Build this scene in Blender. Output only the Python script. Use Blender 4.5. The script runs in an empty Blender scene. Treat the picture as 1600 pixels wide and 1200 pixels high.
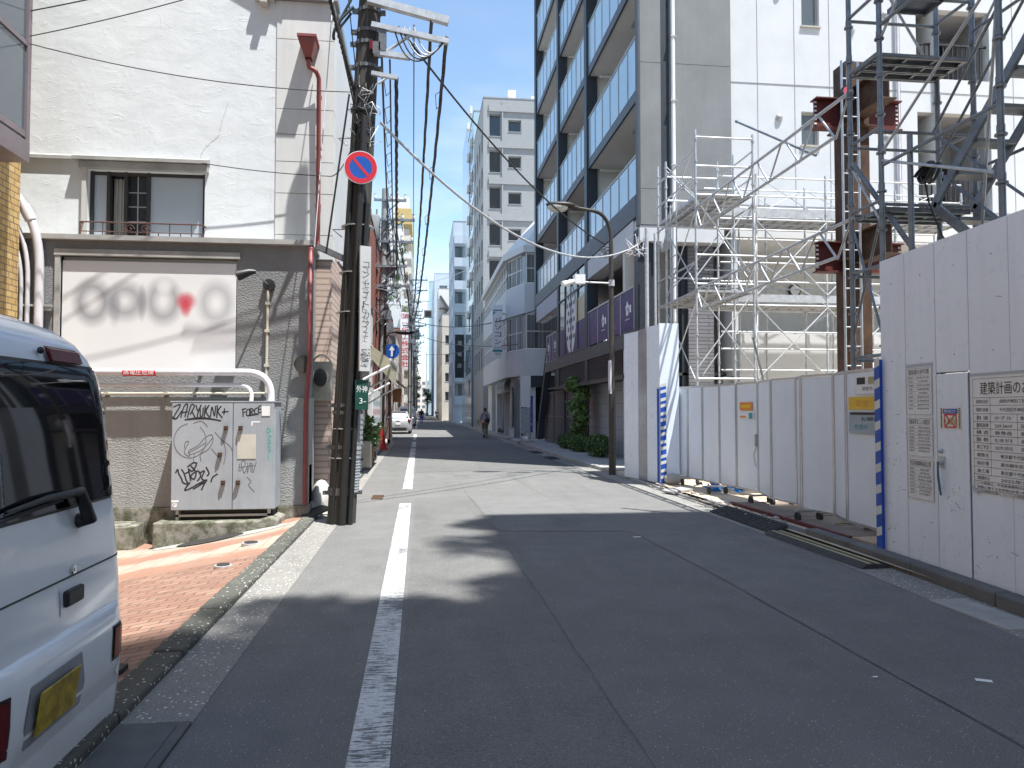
import bpy, bmesh, math, random
from mathutils import Vector, Matrix
V = Vector
random.seed(7)
SC = bpy.context.scene
COL = SC.collection
rad = math.radians

# ------------------------------------------------------------------ materials
class NT:
    def __init__(s, name):
        s.m = bpy.data.materials.new(name); s.m.use_nodes = True
        s.t = s.m.node_tree; s.n = s.t.nodes; s.l = s.t.links
        s.b = s.n['Principled BSDF']
        s.tc = s.n.new('ShaderNodeTexCoord')
        s.obj = s.tc.outputs['Object']
    def node(s, typ, ins=None, **kw):
        n = s.n.new(typ)
        for k, v in kw.items(): setattr(n, k, v)
        for k, v in (ins or {}).items():
            if isinstance(v, bpy.types.NodeSocket): s.l.new(v, n.inputs[k])
            else: n.inputs[k].default_value = v
        return n
    def map(s, scale=(1, 1, 1), loc=(0, 0, 0), vec=None):
        return s.node('ShaderNodeMapping', {'Vector': vec or s.obj, 'Scale': scale, 'Location': loc}).outputs[0]
    def noise(s, scale, detail=4, rough=.6, vec=None, dist=0):
        return s.node('ShaderNodeTexNoise', {'Vector': vec or s.obj, 'Scale': scale, 'Detail': detail, 'Roughness': rough, 'Distortion': dist}).outputs['Fac']
    def ramp(s, fac, stops, interp='LINEAR'):
        r = s.node('ShaderNodeValToRGB', {'Fac': fac}); r.color_ramp.interpolation = interp
        e = r.color_ramp.elements
        while len(e) > 1: e.remove(e[-1])
        e[0].position = stops[0][0]; e[0].color = c4(stops[0][1])
        for p, c in stops[1:]:
            x = e.new(p); x.color = c4(c)
        return r.outputs[0]
    def mix(s, fac, a, b, mode='MIX'):
        n = s.node('ShaderNodeMix', data_type='RGBA', blend_type=mode)
        for i, v in ((0, fac), (6, a), (7, b)):
            if isinstance(v, bpy.types.NodeSocket): s.l.new(v, n.inputs[i])
            else: n.inputs[i].default_value = c4(v) if i else v
        return n.outputs[2]
    def math(s, op, a, b=0.0, c=0.0):
        n = s.node('ShaderNodeMath', operation=op)
        for i, v in enumerate((a, b, c)):
            if isinstance(v, bpy.types.NodeSocket): s.l.new(v, n.inputs[i])
            else: n.inputs[i].default_value = v
        return n.outputs[0]
    def wallvec(s):                       # (x+y, z): lays bricks on any upright wall square to the axes
        sp = s.node('ShaderNodeSeparateXYZ', {0: s.obj})
        return s.node('ShaderNodeCombineXYZ', {0: s.math('ADD', sp.outputs[0], sp.outputs[1]), 1: sp.outputs[2], 2: 0.0}).outputs[0]
    def bump(s, h, strength=.3, dist=.01, prev=None):
        n = s.node('ShaderNodeBump', {'Height': h, 'Strength': strength, 'Distance': dist})
        if prev is not None: s.l.new(prev, n.inputs['Normal'])
        s.l.new(n.outputs[0], s.b.inputs['Normal']); return n.outputs[0]
    def out(s, col=None, rough=None, metal=None, spec=None):
        for k, v in (('Base Color', col), ('Roughness', rough), ('Metallic', metal), ('Specular IOR Level', spec)):
            if v is None: continue
            if isinstance(v, bpy.types.NodeSocket): s.l.new(v, s.b.inputs[k])
            else: s.b.inputs[k].default_value = c4(v) if k == 'Base Color' else v
        return s.m

def c4(c):
    if isinstance(c, (int, float)): return (c, c, c, 1)
    return (c[0], c[1], c[2], 1)

def mul(c, k): return tuple(min(1, x * k) for x in c)

def mat(name, col, rough=.6, metal=0, var=.12, vscale=2.0, bump=0, bscale=40, bdist=.004, streak=0, spec=None, dirt=None):
    if isinstance(col, (int, float)): col = (col, col, col)
    s = NT(name)
    f = s.noise(vscale, 5, .65)
    c = s.ramp(f, [(.3, mul(col, 1 - var)), (.7, mul(col, 1 + var))])
    if streak:
        g = s.noise(1.0, 4, .6, s.map((7, 7, .5)))
        c = s.mix(s.ramp(g, [(.45, 0), (.72, streak)]), c, dirt or mul(col, .55))
    r = s.math('ADD', s.math('MULTIPLY', s.noise(9, 3), .22), max(0.02, rough - .11))
    if bump: s.bump(s.noise(bscale, 3, .6), bump, bdist)
    return s.out(c, r, metal, spec)

M = {}
M['steel'] = mat('galvanised steel', (.5, .51, .52), .45, .4, .2, 8)
M['steel_dark'] = mat('weathered scaffold tube', (.22, .24, .26), .5, .6, .25, 6)
M['alu'] = mat('bare aluminium', (.55, .56, .58), .35, .85, .12, 6)
M['black'] = mat('black plastic', .018, .45, 0, .2, 6)
M['rubber'] = mat('black rubber', .045, .8, 0, .25, 12, .3, 60)
M['white_paint'] = mat('white paint', (.78, .78, .77), .45, 0, .04, 3)
M['panel_white'] = mat('white sheet panel', (.74, .75, .78), .38, 0, .05, 1.2, .06, 1.5, .05, .12, dirt=(.5, .5, .5))
M['hoard_white'] = mat('white hoarding steel', (.79, .85, .93), .3, 0, .03, 1.5, .05, 1.1, .03, .16, dirt=(.55, .55, .56))
M['red'] = mat('red plastic', (.55, .03, .03), .45, 0, .1)
M['blue'] = mat('blue vinyl', (.015, .08, .42), .45, 0, .15, 5, .2, 12, .01)
M['signred'] = mat('sign red', (.62, .02, .035), .35, 0, .04)
M['signblue'] = mat('sign blue', (.01, .09, .42), .35, 0, .04)
M['yellow'] = mat('yellow paint', (.75, .48, .03), .5, 0, .1)
M['ink'] = mat('black ink', .02, .6, 0, .1)
M['paper'] = mat('printed paper', (.78, .78, .77), .55, 0, .05, 4, .15, 6, .02)
M['primer'] = mat('red oxide primer', (.11, .016, .014), .6, 0, .2, 4)
M['rust'] = mat('rusting structural steel', (.085, .045, .026), .75, .2, .5, 3, .2, 30)
M['maroon'] = mat('maroon painted pipe', (.24, .06, .055), .5, 0, .15, 5)
M['pipe_white'] = mat('white painted conduit', (.62, .6, .62), .42, 0, .1, 5, streak=.2)
M['beige_pipe'] = mat('beige conduit', (.55, .5, .4), .5, 0, .1)
M['concrete'] = mat('concrete', (.36, .35, .33), .85, 0, .22, 2.5, .35, 45, .006)
M['concrete_light'] = mat('pale concrete', (.52, .5, .46), .85, 0, .15, 2, .3, 40, .005)
M['dark_frame'] = mat('dark window frame', (.035, .03, .028), .5, 0, .2)
M['grey_frame'] = mat('grey window frame', (.4, .4, .4), .4, .3, .1)
M['purple_frame'] = mat('mauve metal cladding', (.21, .17, .18), .45, .2, .12, 3)
M['dark_blue_grey'] = mat('dark slate cladding', (.022, .03, .04), .5, 0, .15, 2)
M['fascia'] = mat('charcoal fascia', (.06, .062, .072), .5, 0, .12, 2)
M['soffit'] = mat('balcony soffit', (.62, .61, .58), .7, 0, .05, 1.5)
M['white_wall'] = mat('white rendered wall', (.56, .57, .58), .75, 0, .06, 1.2, .15, 30, .004, .2, dirt=(.6, .6, .58))
M['grey_render'] = mat('grey rendered wall', (.195, .203, .205), .8, 0, .13, .9, .2, 25, .006, .25, dirt=(.15, .15, .16))
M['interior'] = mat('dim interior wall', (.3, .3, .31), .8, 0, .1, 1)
M['roof_grey'] = mat('roof sheet', (.25, .26, .27), .7, 0, .12, 1)
M['beige_wall'] = mat('beige render', (.56, .5, .43), .8, 0, .08, 1, .1, 25, .004, .15)
M['pale_wall'] = mat('pale render', (.6, .6, .58), .8, 0, .08, .8, .1, 25, .004, .18)
M['blue_wall'] = mat('pale blue grey wall', (.42, .48, .55), .6, 0, .08, .8, streak=.1)
M['brown_wall'] = mat('brown wall', (.2, .11, .085), .8, 0, .12, 1)
M['wood'] = mat('plywood', (.42, .31, .2), .75, 0, .18, 3, .2, 30)
M['skin'] = mat('skin', (.5, .31, .23), .5, 0, .05)
M['hair'] = mat('hair', .015, .5)
M['khaki'] = mat('khaki cotton', (.2, .17, .12), .9, 0, .15, 12)
M['cloth_dark'] = mat('dark cloth', (.03, .03, .035), .9, 0, .2, 12)
M['green_sign'] = mat('dark green sign', (.012, .06, .045), .4, 0, .05)
M['car_silver'] = mat('silver car paint', (.5, .5, .52), .28, .35, .03, 1)
M['chrome'] = mat('chrome', (.7, .7, .7), .12, 1, .02)
M['amber'] = mat('lamp plastic', (.35, .1, .04), .2, 0, .2, 10)
M['lamp_red'] = mat('red lamp plastic', (.13, .008, .01), .25, 0, .1)
M['terracotta'] = mat('plant pot', (.2, .1, .06), .8)
M['banner_purple'] = None

def m_glass(name, col, rough=.06, spec=.9, wob=.02):
    s = NT(name)
    s.bump(s.noise(1.3, 2), wob, .05)
    return s.out(s.mix(s.noise(.8, 2), mul(col, .85), mul(col, 1.15)), rough, 0, spec)
M['glass_dark'] = m_glass('dark window glass', (.02, .024, .028))
M['glass_grey'] = m_glass('grey window glass', (.1, .12, .135), .08)
M['glass_frost'] = m_glass('frosted pane', (.42, .47, .52), .3, .5)
M['glass_teal'] = m_glass('teal curtain wall glass', (.32, .43, .46), .1, .8)
M['glass_balcony'] = m_glass('blue milky balcony glass', (.34, .49, .6), .12, .9, .01)
M['van_glass'] = m_glass('privacy glass', (.006, .007, .009), .03, .6, .015)

def m_asphalt(name, base, chip, amt, vs=74.0):
    s = NT(name)
    big = s.noise(.35, 4, .6); mid = s.noise(2.2, 4, .6); fine = s.noise(105, 4, .8)
    c = s.ramp(big, [(.3, mul(base, .78)), (.7, mul(base, 1.2))])
    c = s.mix(s.ramp(mid, [(.4, 0), (.7, .55)]), c, mul(base, .62))
    c = s.mix(.55, c, s.ramp(fine, [(.32, mul(base, .22)), (.72, mul(base, 1.95))]))
    v = s.node('ShaderNodeTexVoronoi', {'Vector': s.obj, 'Scale': vs, 'Randomness': 1.0})
    rnd = s.node('ShaderNodeSeparateColor', {0: v.outputs['Color']}).outputs[0]
    dot = s.math('MULTIPLY', s.math('LESS_THAN', v.outputs['Distance'], s.math('MULTIPLY', s.noise(17, 2), .45)), s.math('GREATER_THAN', rnd, s.ramp(big, [(.35, 1 - amt), (.7, 1 - amt * 2.2)])))
    oil = s.noise(.8, 4, .6, s.map((1, .5, 1), (7, 3, 0)))
    c = s.mix(s.ramp(oil, [(.6, 0), (.72, .45)]), c, mul(base, .5))
    c = s.mix(dot, c, chip)
    st = s.noise(1.0, 4, .6, s.map((2.2, .16, 1)))
    c = s.mix(s.ramp(st, [(.5, 0), (.8, .4)]), c, mul(base, .6))
    s.bump(s.math('ADD', fine, s.math('MULTIPLY', v.outputs['Distance'], .6)), .55, .006)
    return s.out(c, s.ramp(mid, [(.3, .78), (.7, .92)]), 0, .35)
M['asphalt'] = m_asphalt('worn asphalt', (.165, .162, .155), (.48, .47, .45), .1)
M['asphalt_patch'] = m_asphalt('darker asphalt patch', (.153, .15, .143), (.42, .41, .4), .05)
M['gutter'] = m_asphalt('exposed aggregate gutter', (.25, .24, .22), (.66, .63, .57), .42, 30.0)
M['kerb'] = m_asphalt('mossy stone kerb', (.1, .1, .085), (.58, .56, .5), .34, 30.0)
M['asphalt_light'] = m_asphalt('smooth grey asphalt', (.174, .171, .164), (.4, .4, .4), .015)
M['seam'] = mat('tar seam', .06, .8, 0, .3, 10)
M['iron'] = mat('cast iron cover', (.06, .058, .055), .65, .5, .25, 10, .5, 60, .006)

def m_line():
    s = NT('worn road paint')
    n1 = s.noise(1.0, 5, .7, s.map((9, 55, 1))); n2 = s.noise(1.0, 5, .65, s.map((3, 1.1, 1)))
    w = s.math('ADD', s.math('MULTIPLY', n1, .75), s.math('MULTIPLY', n2, .45))
    f = s.ramp(w, [(.5, 0), (.56, 1)])
    inv = s.ramp(w, [(.47, 1), (.52, 0)])
    fine = s.noise(60, 3)
    wc = s.ramp(fine, [(.3, (.46, .46, .45)), (.7, (.66, .66, .64))])
    s.bump(fine, .3, .004)
    return s.out(s.mix(s.ramp(w, [(.6, 0), (.66, 1)]), wc, (.13, .13, .13)), .75)
M['line'] = m_line()

def m_brick(name, c1, c2, mortar, bw, bh, ms=.012, wall=True, bump=.4, off=.5, dirt=.25, sq=None):
    s = NT(name)
    vec = s.wallvec() if wall else s.obj
    b = s.node('ShaderNodeTexBrick', {'Vector': vec, 'Color1': c4(c1), 'Color2': c4(c2), 'Mortar': c4(mortar), 'Scale': 1.0,
        'Mortar Size': ms, 'Mortar Smooth': .1, 'Bias': 0.0, 'Brick Width': bw, 'Row Height': bh})
    b.offset = off
    d = s.noise(1.6, 5, .65); f = s.noise(30, 3, .6)
    c = s.mix(s.ramp(d, [(.4, 0), (.75, dirt)]), b.outputs['Color'], mul(c1, .45))
    c = s.mix(s.math('MULTIPLY', f, .35), c, mul(c2, 1.15))
    h = s.math('SUBTRACT', s.math('MULTIPLY', f, .25), b.outputs['Fac'])
    s.bump(h, bump, .008)
    if not wall: c = s.mix(s.ramp(s.noise(6, 3), [(.4, 0), (.7, .5)]), c, (.2, .13, .1))
    return s.out(c, .75)
M['tile_yellow'] = m_brick('glazed yellow tile', (.5, .31, .1), (.66, .46, .2), (.13, .1, .07), .2, .085, .009, off=0.5)
M['tile_pink'] = m_brick('pink split-face tile', (.5, .37, .3), (.56, .43, .36), (.3, .22, .18), .9, .095, .014, dirt=.15, bump=.9)
M['brick_red'] = m_brick('red brick', (.27, .075, .045), (.34, .11, .07), (.2, .12, .1), .24, .085, .01)
M['tile_grey'] = m_brick('grey split tile', (.17, .17, .19), (.22, .22, .24), (.07, .07, .08), .6, .1, .014, bump=.8)
M['tile_apt'] = m_brick('grey facade tile', (.27, .275, .275), (.29, .295, .295), (.22, .22, .225), .3, .3, .008, bump=.1, dirt=.1)
M['tile_stone'] = m_brick('large stone slabs', (.42, .43, .45), (.46, .47, .49), (.2, .2, .21), .9, .42, .008, bump=.15, dirt=.12)
M['pave_brick'] = m_brick('orange paving brick', (.25, .115, .078), (.36, .225, .16), (.06, .046, .04), .225, .105, .009, False, .6, dirt=.5)

def m_pave_far():
    s = NT('banded paving tile')
    sp = s.node('ShaderNodeSeparateXYZ', {0: s.obj})
    w = s.math('ADD', s.math('MULTIPLY', sp.outputs[1], .78), s.math('MULTIPLY', s.noise(1.1, 4), 1.1))
    fr = s.math('FRACT', w)
    band = s.ramp(fr, [(.0, (.3, .16, .11)), (.4, (.34, .18, .12)), (.54, (.4, .33, .26)), (.9, (.38, .33, .27)), (1, (.3, .16, .11))])
    lx = s.math('FRACT', s.math('MULTIPLY', sp.outputs[0], 3.33)); ly = s.math('FRACT', s.math('MULTIPLY', sp.outputs[1], 3.33))
    g = s.math('MAXIMUM', s.math('LESS_THAN', lx, .03), s.math('LESS_THAN', ly, .03))
    c = s.mix(g, band, (.2, .16, .13))
    c = s.mix(s.ramp(s.noise(3, 5), [(.45, 0), (.7, .4)]), c, (.25, .2, .16))
    rib = s.math('SINE', s.math('MULTIPLY', sp.outputs[0], 180))
    s.bump(s.math('ADD', s.math('MULTIPLY', rib, .4), s.noise(40, 3)), .35, .006)
    return s.out(c, .8)
M['pave_far'] = m_pave_far()

def m_stucco_white():
    s = NT('trowelled white plaster')
    a = s.noise(2.2, 5, .55, s.map((1, 1, 1.3)), .3); b = s.noise(7, 5, .6); f = s.noise(60, 3)
    pl = s.ramp(s.noise(2.6, 3, .55, s.map((1, 1, 2.2), (3, 0, 1)), 1.6), [(.6, 0), (.66, 1), (.72, .25)])
    c = s.ramp(a, [(.3, (.66, .68, .69)), (.7, (.72, .74, .75))])
    st = s.noise(1.0, 4, .6, s.map((6, 6, .35)))
    c = s.mix(s.ramp(st, [(.55, 0), (.8, .22)]), c, (.5, .49, .45))
    n = s.bump(s.math('ADD', s.math('MULTIPLY', a, 1.6), s.math('ADD', s.math('MULTIPLY', b, .16), s.math('MULTIPLY', pl, .3))), .13, .05)
    s.bump(f, .12, .004, n)
    return s.out(c, .85)
M['plaster'] = m_stucco_white()

def m_rough_grey():
    s = NT('rough sprayed mortar')
    v = s.node('ShaderNodeTexVoronoi', {'Vector': s.map((1, 1, 1.5)), 'Scale': 34.0, 'Randomness': 1.0}).outputs['Distance']
    f = s.noise(60, 4, .7); a = s.noise(1.3, 5, .65)
    c = s.ramp(a, [(.3, (.185, .187, .188)), (.7, (.245, .247, .246))])
    st = s.noise(1.0, 5, .65, s.map((5, 5, .4)))
    c = s.mix(s.ramp(st, [(.5, 0), (.78, .5)]), c, (.125, .123, .12))
    c = s.mix(s.math('MULTIPLY', f, .4), c, (.27, .265, .255))
    s.bump(s.math('ADD', v, s.math('MULTIPLY', f, .6)), .5, .011)
    return s.out(c, .92)
M['rough_grey'] = m_rough_grey()

def m_moss():
    s = NT('mossy concrete')
    a = s.noise(5, 5, .7); g = s.node('ShaderNodeSeparateXYZ', {0: s.obj}).outputs[2]
    c = s.ramp(s.noise(2, 4), [(.3, (.22, .21, .18)), (.7, (.34, .32, .28))])
    c = s.mix(s.ramp(a, [(.42, 0), (.6, .85)]), c, (.05, .06, .02))
    s.bump(s.noise(40, 4), .5, .01)
    return s.out(c, .9)
M['moss'] = m_moss()

def m_cabinet():
    s = NT('grey blue cabinet paint')
    a = s.noise(3, 5, .6); st = s.noise(1, 5, .65, s.map((10, 10, .6)))
    c = s.ramp(a, [(.3, (.29, .32, .35)), (.7, (.36, .385, .415))])
    c = s.mix(s.ramp(st, [(.52, 0), (.75, .5)]), c, (.26, .27, .28))
    return s.out(c, s.ramp(a, [(.3, .4), (.7, .6)]))
M['cabinet'] = m_cabinet()

def m_pole():
    s = NT('old concrete pole')
    st = s.noise(1, 5, .65, s.map((14, 14, .7)))
    c = s.ramp(st, [(.3, (.032, .03, .026)), (.55, (.055, .05, .043)), (.8, (.13, .122, .108))])
    s.bump(s.noise(50, 3), .25, .004)
    return s.out(c, .8)
M['pole'] = m_pole()
M['pole_far'] = mat('grey concrete pole', (.3, .3, .3), .8, 0, .15, 2, streak=.3)

def m_van():
    s = NT('white van paint')
    n = s.noise(1.1, 4)
    c = s.mix(s.ramp(s.noise(1, 4, .6, s.map((3, 3, .7))), [(.5, 0), (.85, .3)]), (.84, .86, .87), (.66, .67, .67))
    s.b.inputs['Coat Weight'].default_value = .6; s.b.inputs['Coat Roughness'].default_value = .06
    s.bump(n, .03, .2)
    return s.out(c, .16)
M['van'] = m_van()

def m_leaf(name, c):
    s = NT(name)
    f = s.noise(7, 3, .6)
    col = s.ramp(f, [(.3, mul(c, .4)), (.7, mul(c, 1.7))])
    s.b.inputs['Subsurface Weight'].default_value = 0
    return s.out(col, .55)
M['leaf'] = m_leaf('shrub leaf', (.06, .115, .028))
M['leaf_light'] = m_leaf('light leaf', (.1, .17, .04))
M['bark'] = mat('bark', (.1, .075, .05), .9, 0, .3, 10, .4, 30)

def m_blur_sign():
    """white signboard whose print is only legible as soft grey shapes and a red heart"""
    s = NT('white signboard with soft print')
    sp = s.node('ShaderNodeSeparateXYZ', {0: s.obj}); x, z = sp.outputs[0], sp.outputs[2]
    def blob(cx, cz, rx, rz, hole=0, soft=.5):
        dx = s.math('DIVIDE', s.math('SUBTRACT', x, cx), rx); dz = s.math('DIVIDE', s.math('SUBTRACT', z, cz), rz)
        d = s.math('SQRT', s.math('ADD', s.math('MULTIPLY', dx, dx), s.math('MULTIPLY', dz, dz)))
        if hole: d = s.math('ABSOLUTE', s.math('SUBTRACT', d, 1.0)); return s.ramp(d, [(0, 1), (hole, .6), (hole * 2.4, 0)])
        return s.ramp(d, [(0, 1), (.45, .85), (1, 0)])
    c = s.ramp(s.noise(.8, 2), [(.3, (.72, .71, .7)), (.7, (.78, .77, .76))])
    for args, col, k in (((.42, .96, .17, .22, .33), (.2, .2, .22), .75), ((.86, .98, .17, .17, .4), (.22, .22, .24), .7), ((.72, .88, .1, .3), (.2, .2, .22), .55),
        ((1.09, .96, .075, .3), (.22, .22, .24), .75), ((1.38, .98, .17, .22, .33), (.22, .22, .24), .7), ((1.39, 1.2, .14, .14), (.74, .73, .72), .95),
        ((1.69, .99, .17, .16), (.55, .03, .06), .95), ((1.69, .88, .09, .14), (.55, .03, .06), .8), ((2.11, .97, .17, .22, .33), (.24, .24, .26), .55)):
        c = s.mix(s.math('MULTIPLY', blob(*args), k), c, col)
    return s.out(c, .45)
M['blur_sign'] = m_blur_sign()

def m_purple():
    s = NT('violet printed film')
    f = s.noise(1.4, 4, .6, s.map((1, 1, 2)), 1.0)
    return s.out(s.ramp(f, [(.3, (.016, .016, .085)), (.52, (.04, .024, .12)), (.66, (.13, .035, .15)), (.8, (.03, .03, .15))]), .5)
M['purple'] = m_purple()

def m_plaid():
    s = NT('checked shirt cloth')
    sp = s.node('ShaderNodeSeparateXYZ', {0: s.obj})
    a = s.math('GREATER_THAN', s.math('FRACT', s.math('MULTIPLY', sp.outputs[0], 14)), .6)
    b = s.math('GREATER_THAN', s.math('FRACT', s.math('MULTIPLY', sp.outputs[2], 14)), .6)
    f = s.math('MULTIPLY', s.math('ADD', a, b), .5)
    return s.out(s.ramp(f, [(0, (.6, .58, .6)), (.5, (.3, .28, .34)), (1, (.07, .06, .1))]), .9)
M['plaid'] = m_plaid()

# ------------------------------------------------------------------ mesh builder
class MB:
    def __init__(s): s.v = []; s.f = []; s.mi = []; s.sm = []
    def add(s, vs, fs, mi=0, smooth=False):
        o = len(s.v); s.v += [tuple(v) for v in vs]
        for f in fs: s.f.append([o + i for i in f]); s.mi.append(mi); s.sm.append(smooth)
    def box(s, x0, x1, y0, y1, z0, z1, mi=0):
        s.add([(x0, y0, z0), (x1, y0, z0), (x1, y1, z0), (x0, y1, z0), (x0, y0, z1), (x1, y0, z1), (x1, y1, z1), (x0, y1, z1)],
              [(0, 3, 2, 1), (4, 5, 6, 7), (0, 1, 5, 4), (1, 2, 6, 5), (2, 3, 7, 6), (3, 0, 4, 7)], mi); return s
    def obox(s, c, u, v, w, mi=0):            # centre and three half-axes
        c, u, v, w = V(c), V(u), V(v), V(w)
        if u.cross(v).dot(w) < 0: u = -u
        p = [c + a * u + b * v + d * w for d in (-1, 1) for (a, b) in ((-1, -1), (1, -1), (1, 1), (-1, 1))]
        s.add(p, [(0, 3, 2, 1), (4, 5, 6, 7), (0, 1, 5, 4), (1, 2, 6, 5), (2, 3, 7, 6), (3, 0, 4, 7)], mi); return s
    def bar(s, p, q, w, h, mi=0, up=(0, 0, 1)):   # rectangular bar from p to q
        p, q = V(p), V(q); d = (q - p); L = d.length; d.normalize(); up = V(up)
        a = d.cross(up)
        if a.length < 1e-4: a = d.cross(V((1, 0, 0)))
        a.normalize(); b = a.cross(d)
        return s.obox((p + q) / 2, d * L / 2, a * w / 2, b * h / 2, mi)
    def tube(s, pts, r, n=8, mi=0, cap=True):
        pts = [V(p) for p in pts]; k = len(pts)
        rs = r if isinstance(r, (list, tuple)) else [r] * k
        vs = []; prev = None
        for i, p in enumerate(pts):
            d = (pts[min(i + 1, k - 1)] - pts[max(i - 1, 0)])
            if d.length < 1e-9: d = V((0, 0, 1))
            d.normalize()
            a = prev - d * prev.dot(d) if prev is not None else d.cross(V((0, 0, 1)) if abs(d.z) < .9 else V((1, 0, 0)))
            a.normalize(); prev = a; b = d.cross(a)
            vs += [p + (a * math.cos(2 * math.pi * j / n) + b * math.sin(2 * math.pi * j / n)) * rs[i] for j in range(n)]
        fs = [(i * n + j, i * n + (j + 1) % n, (i + 1) * n + (j + 1) % n, (i + 1) * n + j) for i in range(k - 1) for j in range(n)]
        s.add(vs, fs, mi, True)
        if cap: s.add(vs[:n], [tuple(range(n))[::-1]], mi); s.add(vs[-n:], [tuple(range(n))], mi)
        return s
    def disc(s, c, nrm, r, n=24, mi=0, r2=0):
        c, nrm = V(c), V(nrm).normalized(); a = nrm.cross(V((0, 0, 1)) if abs(nrm.z) < .9 else V((1, 0, 0))).normalized(); b = nrm.cross(a)
        ring = lambda q: [c + (a * math.cos(2 * math.pi * j / n) + b * math.sin(2 * math.pi * j / n)) * q for j in range(n)]
        if r2: s.add(ring(r) + ring(r2), [(j, (j + 1) % n, n + (j + 1) % n, n + j) for j in range(n)], mi)
        else: s.add(ring(r), [tuple(range(n))], mi)
        return s
    def quad(s, a, b, c, d, mi=0): s.add([a, b, c, d], [(0, 1, 2, 3)], mi); return s
    def poly(s, pts, mi=0): s.add(pts, [tuple(range(len(pts)))], mi); return s
    def prism(s, pts, d, mi=0):               # polygon pts swept by d
        n = len(pts); d = V(d); a = [V(p) for p in pts]
        s.add(a + [p + d for p in a], [tuple(range(n))[::-1], tuple(range(n, 2 * n))] + [(i, (i + 1) % n, n + (i + 1) % n, n + i) for i in range(n)], mi); return s
    def sphere(s, c, r, n=10, mi=0):
        if not isinstance(r, (tuple, list)): r = (r, r, r)
        m = n // 2 + 1; vs = []
        for i in range(m + 1):
            t = math.pi * i / m
            for j in range(n):
                p = 2 * math.pi * j / n
                vs.append((c[0] + r[0] * math.sin(t) * math.cos(p), c[1] + r[1] * math.sin(t) * math.sin(p), c[2] + r[2] * math.cos(t)))
        s.add(vs, [(i * n + j, (i + 1) * n + j, (i + 1) * n + (j + 1) % n, i * n + (j + 1) % n) for i in range(m) for j in range(n)], mi, True); return s
    def wall(s, o, u, v, W, H, holes=(), depth=.15, mi=0, rmi=None):   # a rectangle with real openings and their reveals; faces u x v
        o, u, v = V(o), V(u), V(v); n = u.cross(v)
        us = sorted({0, W} | {h[0] for h in holes} | {h[1] for h in holes}); vs_ = sorted({0, H} | {h[2] for h in holes} | {h[3] for h in holes})
        us = [x for x in us if 0 <= x <= W]; vs_ = [x for x in vs_ if 0 <= x <= H]
        for i in range(len(us) - 1):
            for j in range(len(vs_) - 1):
                a, b, c, d = us[i], us[i + 1], vs_[j], vs_[j + 1]
                if any(h[0] < (a + b) / 2 < h[1] and h[2] < (c + d) / 2 < h[3] for h in holes): continue
                s.quad(o + u * a + v * c, o + u * b + v * c, o + u * b + v * d, o + u * a + v * d, mi)
        for (a, b, c, d) in holes:
            p = [o + u * a + v * c, o + u * b + v * c, o + u * b + v * d, o + u * a + v * d]
            for k in range(4): s.quad(p[k], p[(k + 1) % 4], p[(k + 1) % 4] - n * depth, p[k] - n * depth, mi if rmi is None else rmi)
        return s
    def build(s, name, mats, parent=None, bevel=0, merge=False, subsurf=0):
        if not isinstance(mats, (list, tuple)): mats = [mats]
        off = V((0, 0, 0))
        if parent is not None:
            p = parent
            while p is not None: off = off + p.location; p = p.parent
        me = bpy.data.meshes.new(name)
        me.from_pydata([(x - off.x, y - off.y, z - off.z) for x, y, z in s.v], [], s.f)
        for m in mats: me.materials.append(M[m] if isinstance(m, str) else m)
        for p, i, sm in zip(me.polygons, s.mi, s.sm): p.material_index = i; p.use_smooth = sm
        if merge:
            bm = bmesh.new(); bm.from_mesh(me); bmesh.ops.remove_doubles(bm, verts=bm.verts, dist=1e-4)
            bmesh.ops.recalc_face_normals(bm, faces=bm.faces); bm.to_mesh(me); bm.free()
        me.update()
        o = bpy.data.objects.new(name, me); COL.objects.link(o)
        if parent is not None: o.parent = parent
        if bevel:
            b = o.modifiers.new('bevel', 'BEVEL'); b.width = bevel; b.segments = 2; b.limit_method = 'ANGLE'
        return o

def setp(o, label=None, cat=None, group=None, kind=None):
    if label: o['label'] = label
    if cat: o['category'] = cat
    if group: o['group'] = group
    if kind: o['kind'] = kind
    return o
def T(name, label, cat, loc=(0, 0, 0), group=None):
    o = bpy.data.objects.new(name, None); o.empty_display_size = .2; o.location = loc; COL.objects.link(o)
    return setp(o, label, cat, group)
def P(name, mb, mats, parent, label=None, **kw):
    o = mb.build(name, mats, parent, **kw)
    if label: o['label'] = label
    return o
def S(name, mb, mats, kind='structure', **kw): return setp(mb.build(name, mats, None, **kw), kind=kind)
def ONE(name, mb, mats, label, cat, group=None, **kw): return setp(mb.build(name, mats, None, **kw), label, cat, group)
def dup(o, loc, label=None, group=None):
    r = o.copy(); COL.objects.link(r); r.location = loc
    if label: r['label'] = label
    if group: r['group'] = group
    for ch in o.children:
        c = ch.copy(); COL.objects.link(c); c.parent = r
        for g in ch.children:
            d = g.copy(); COL.objects.link(d); d.parent = c
    return r

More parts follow.
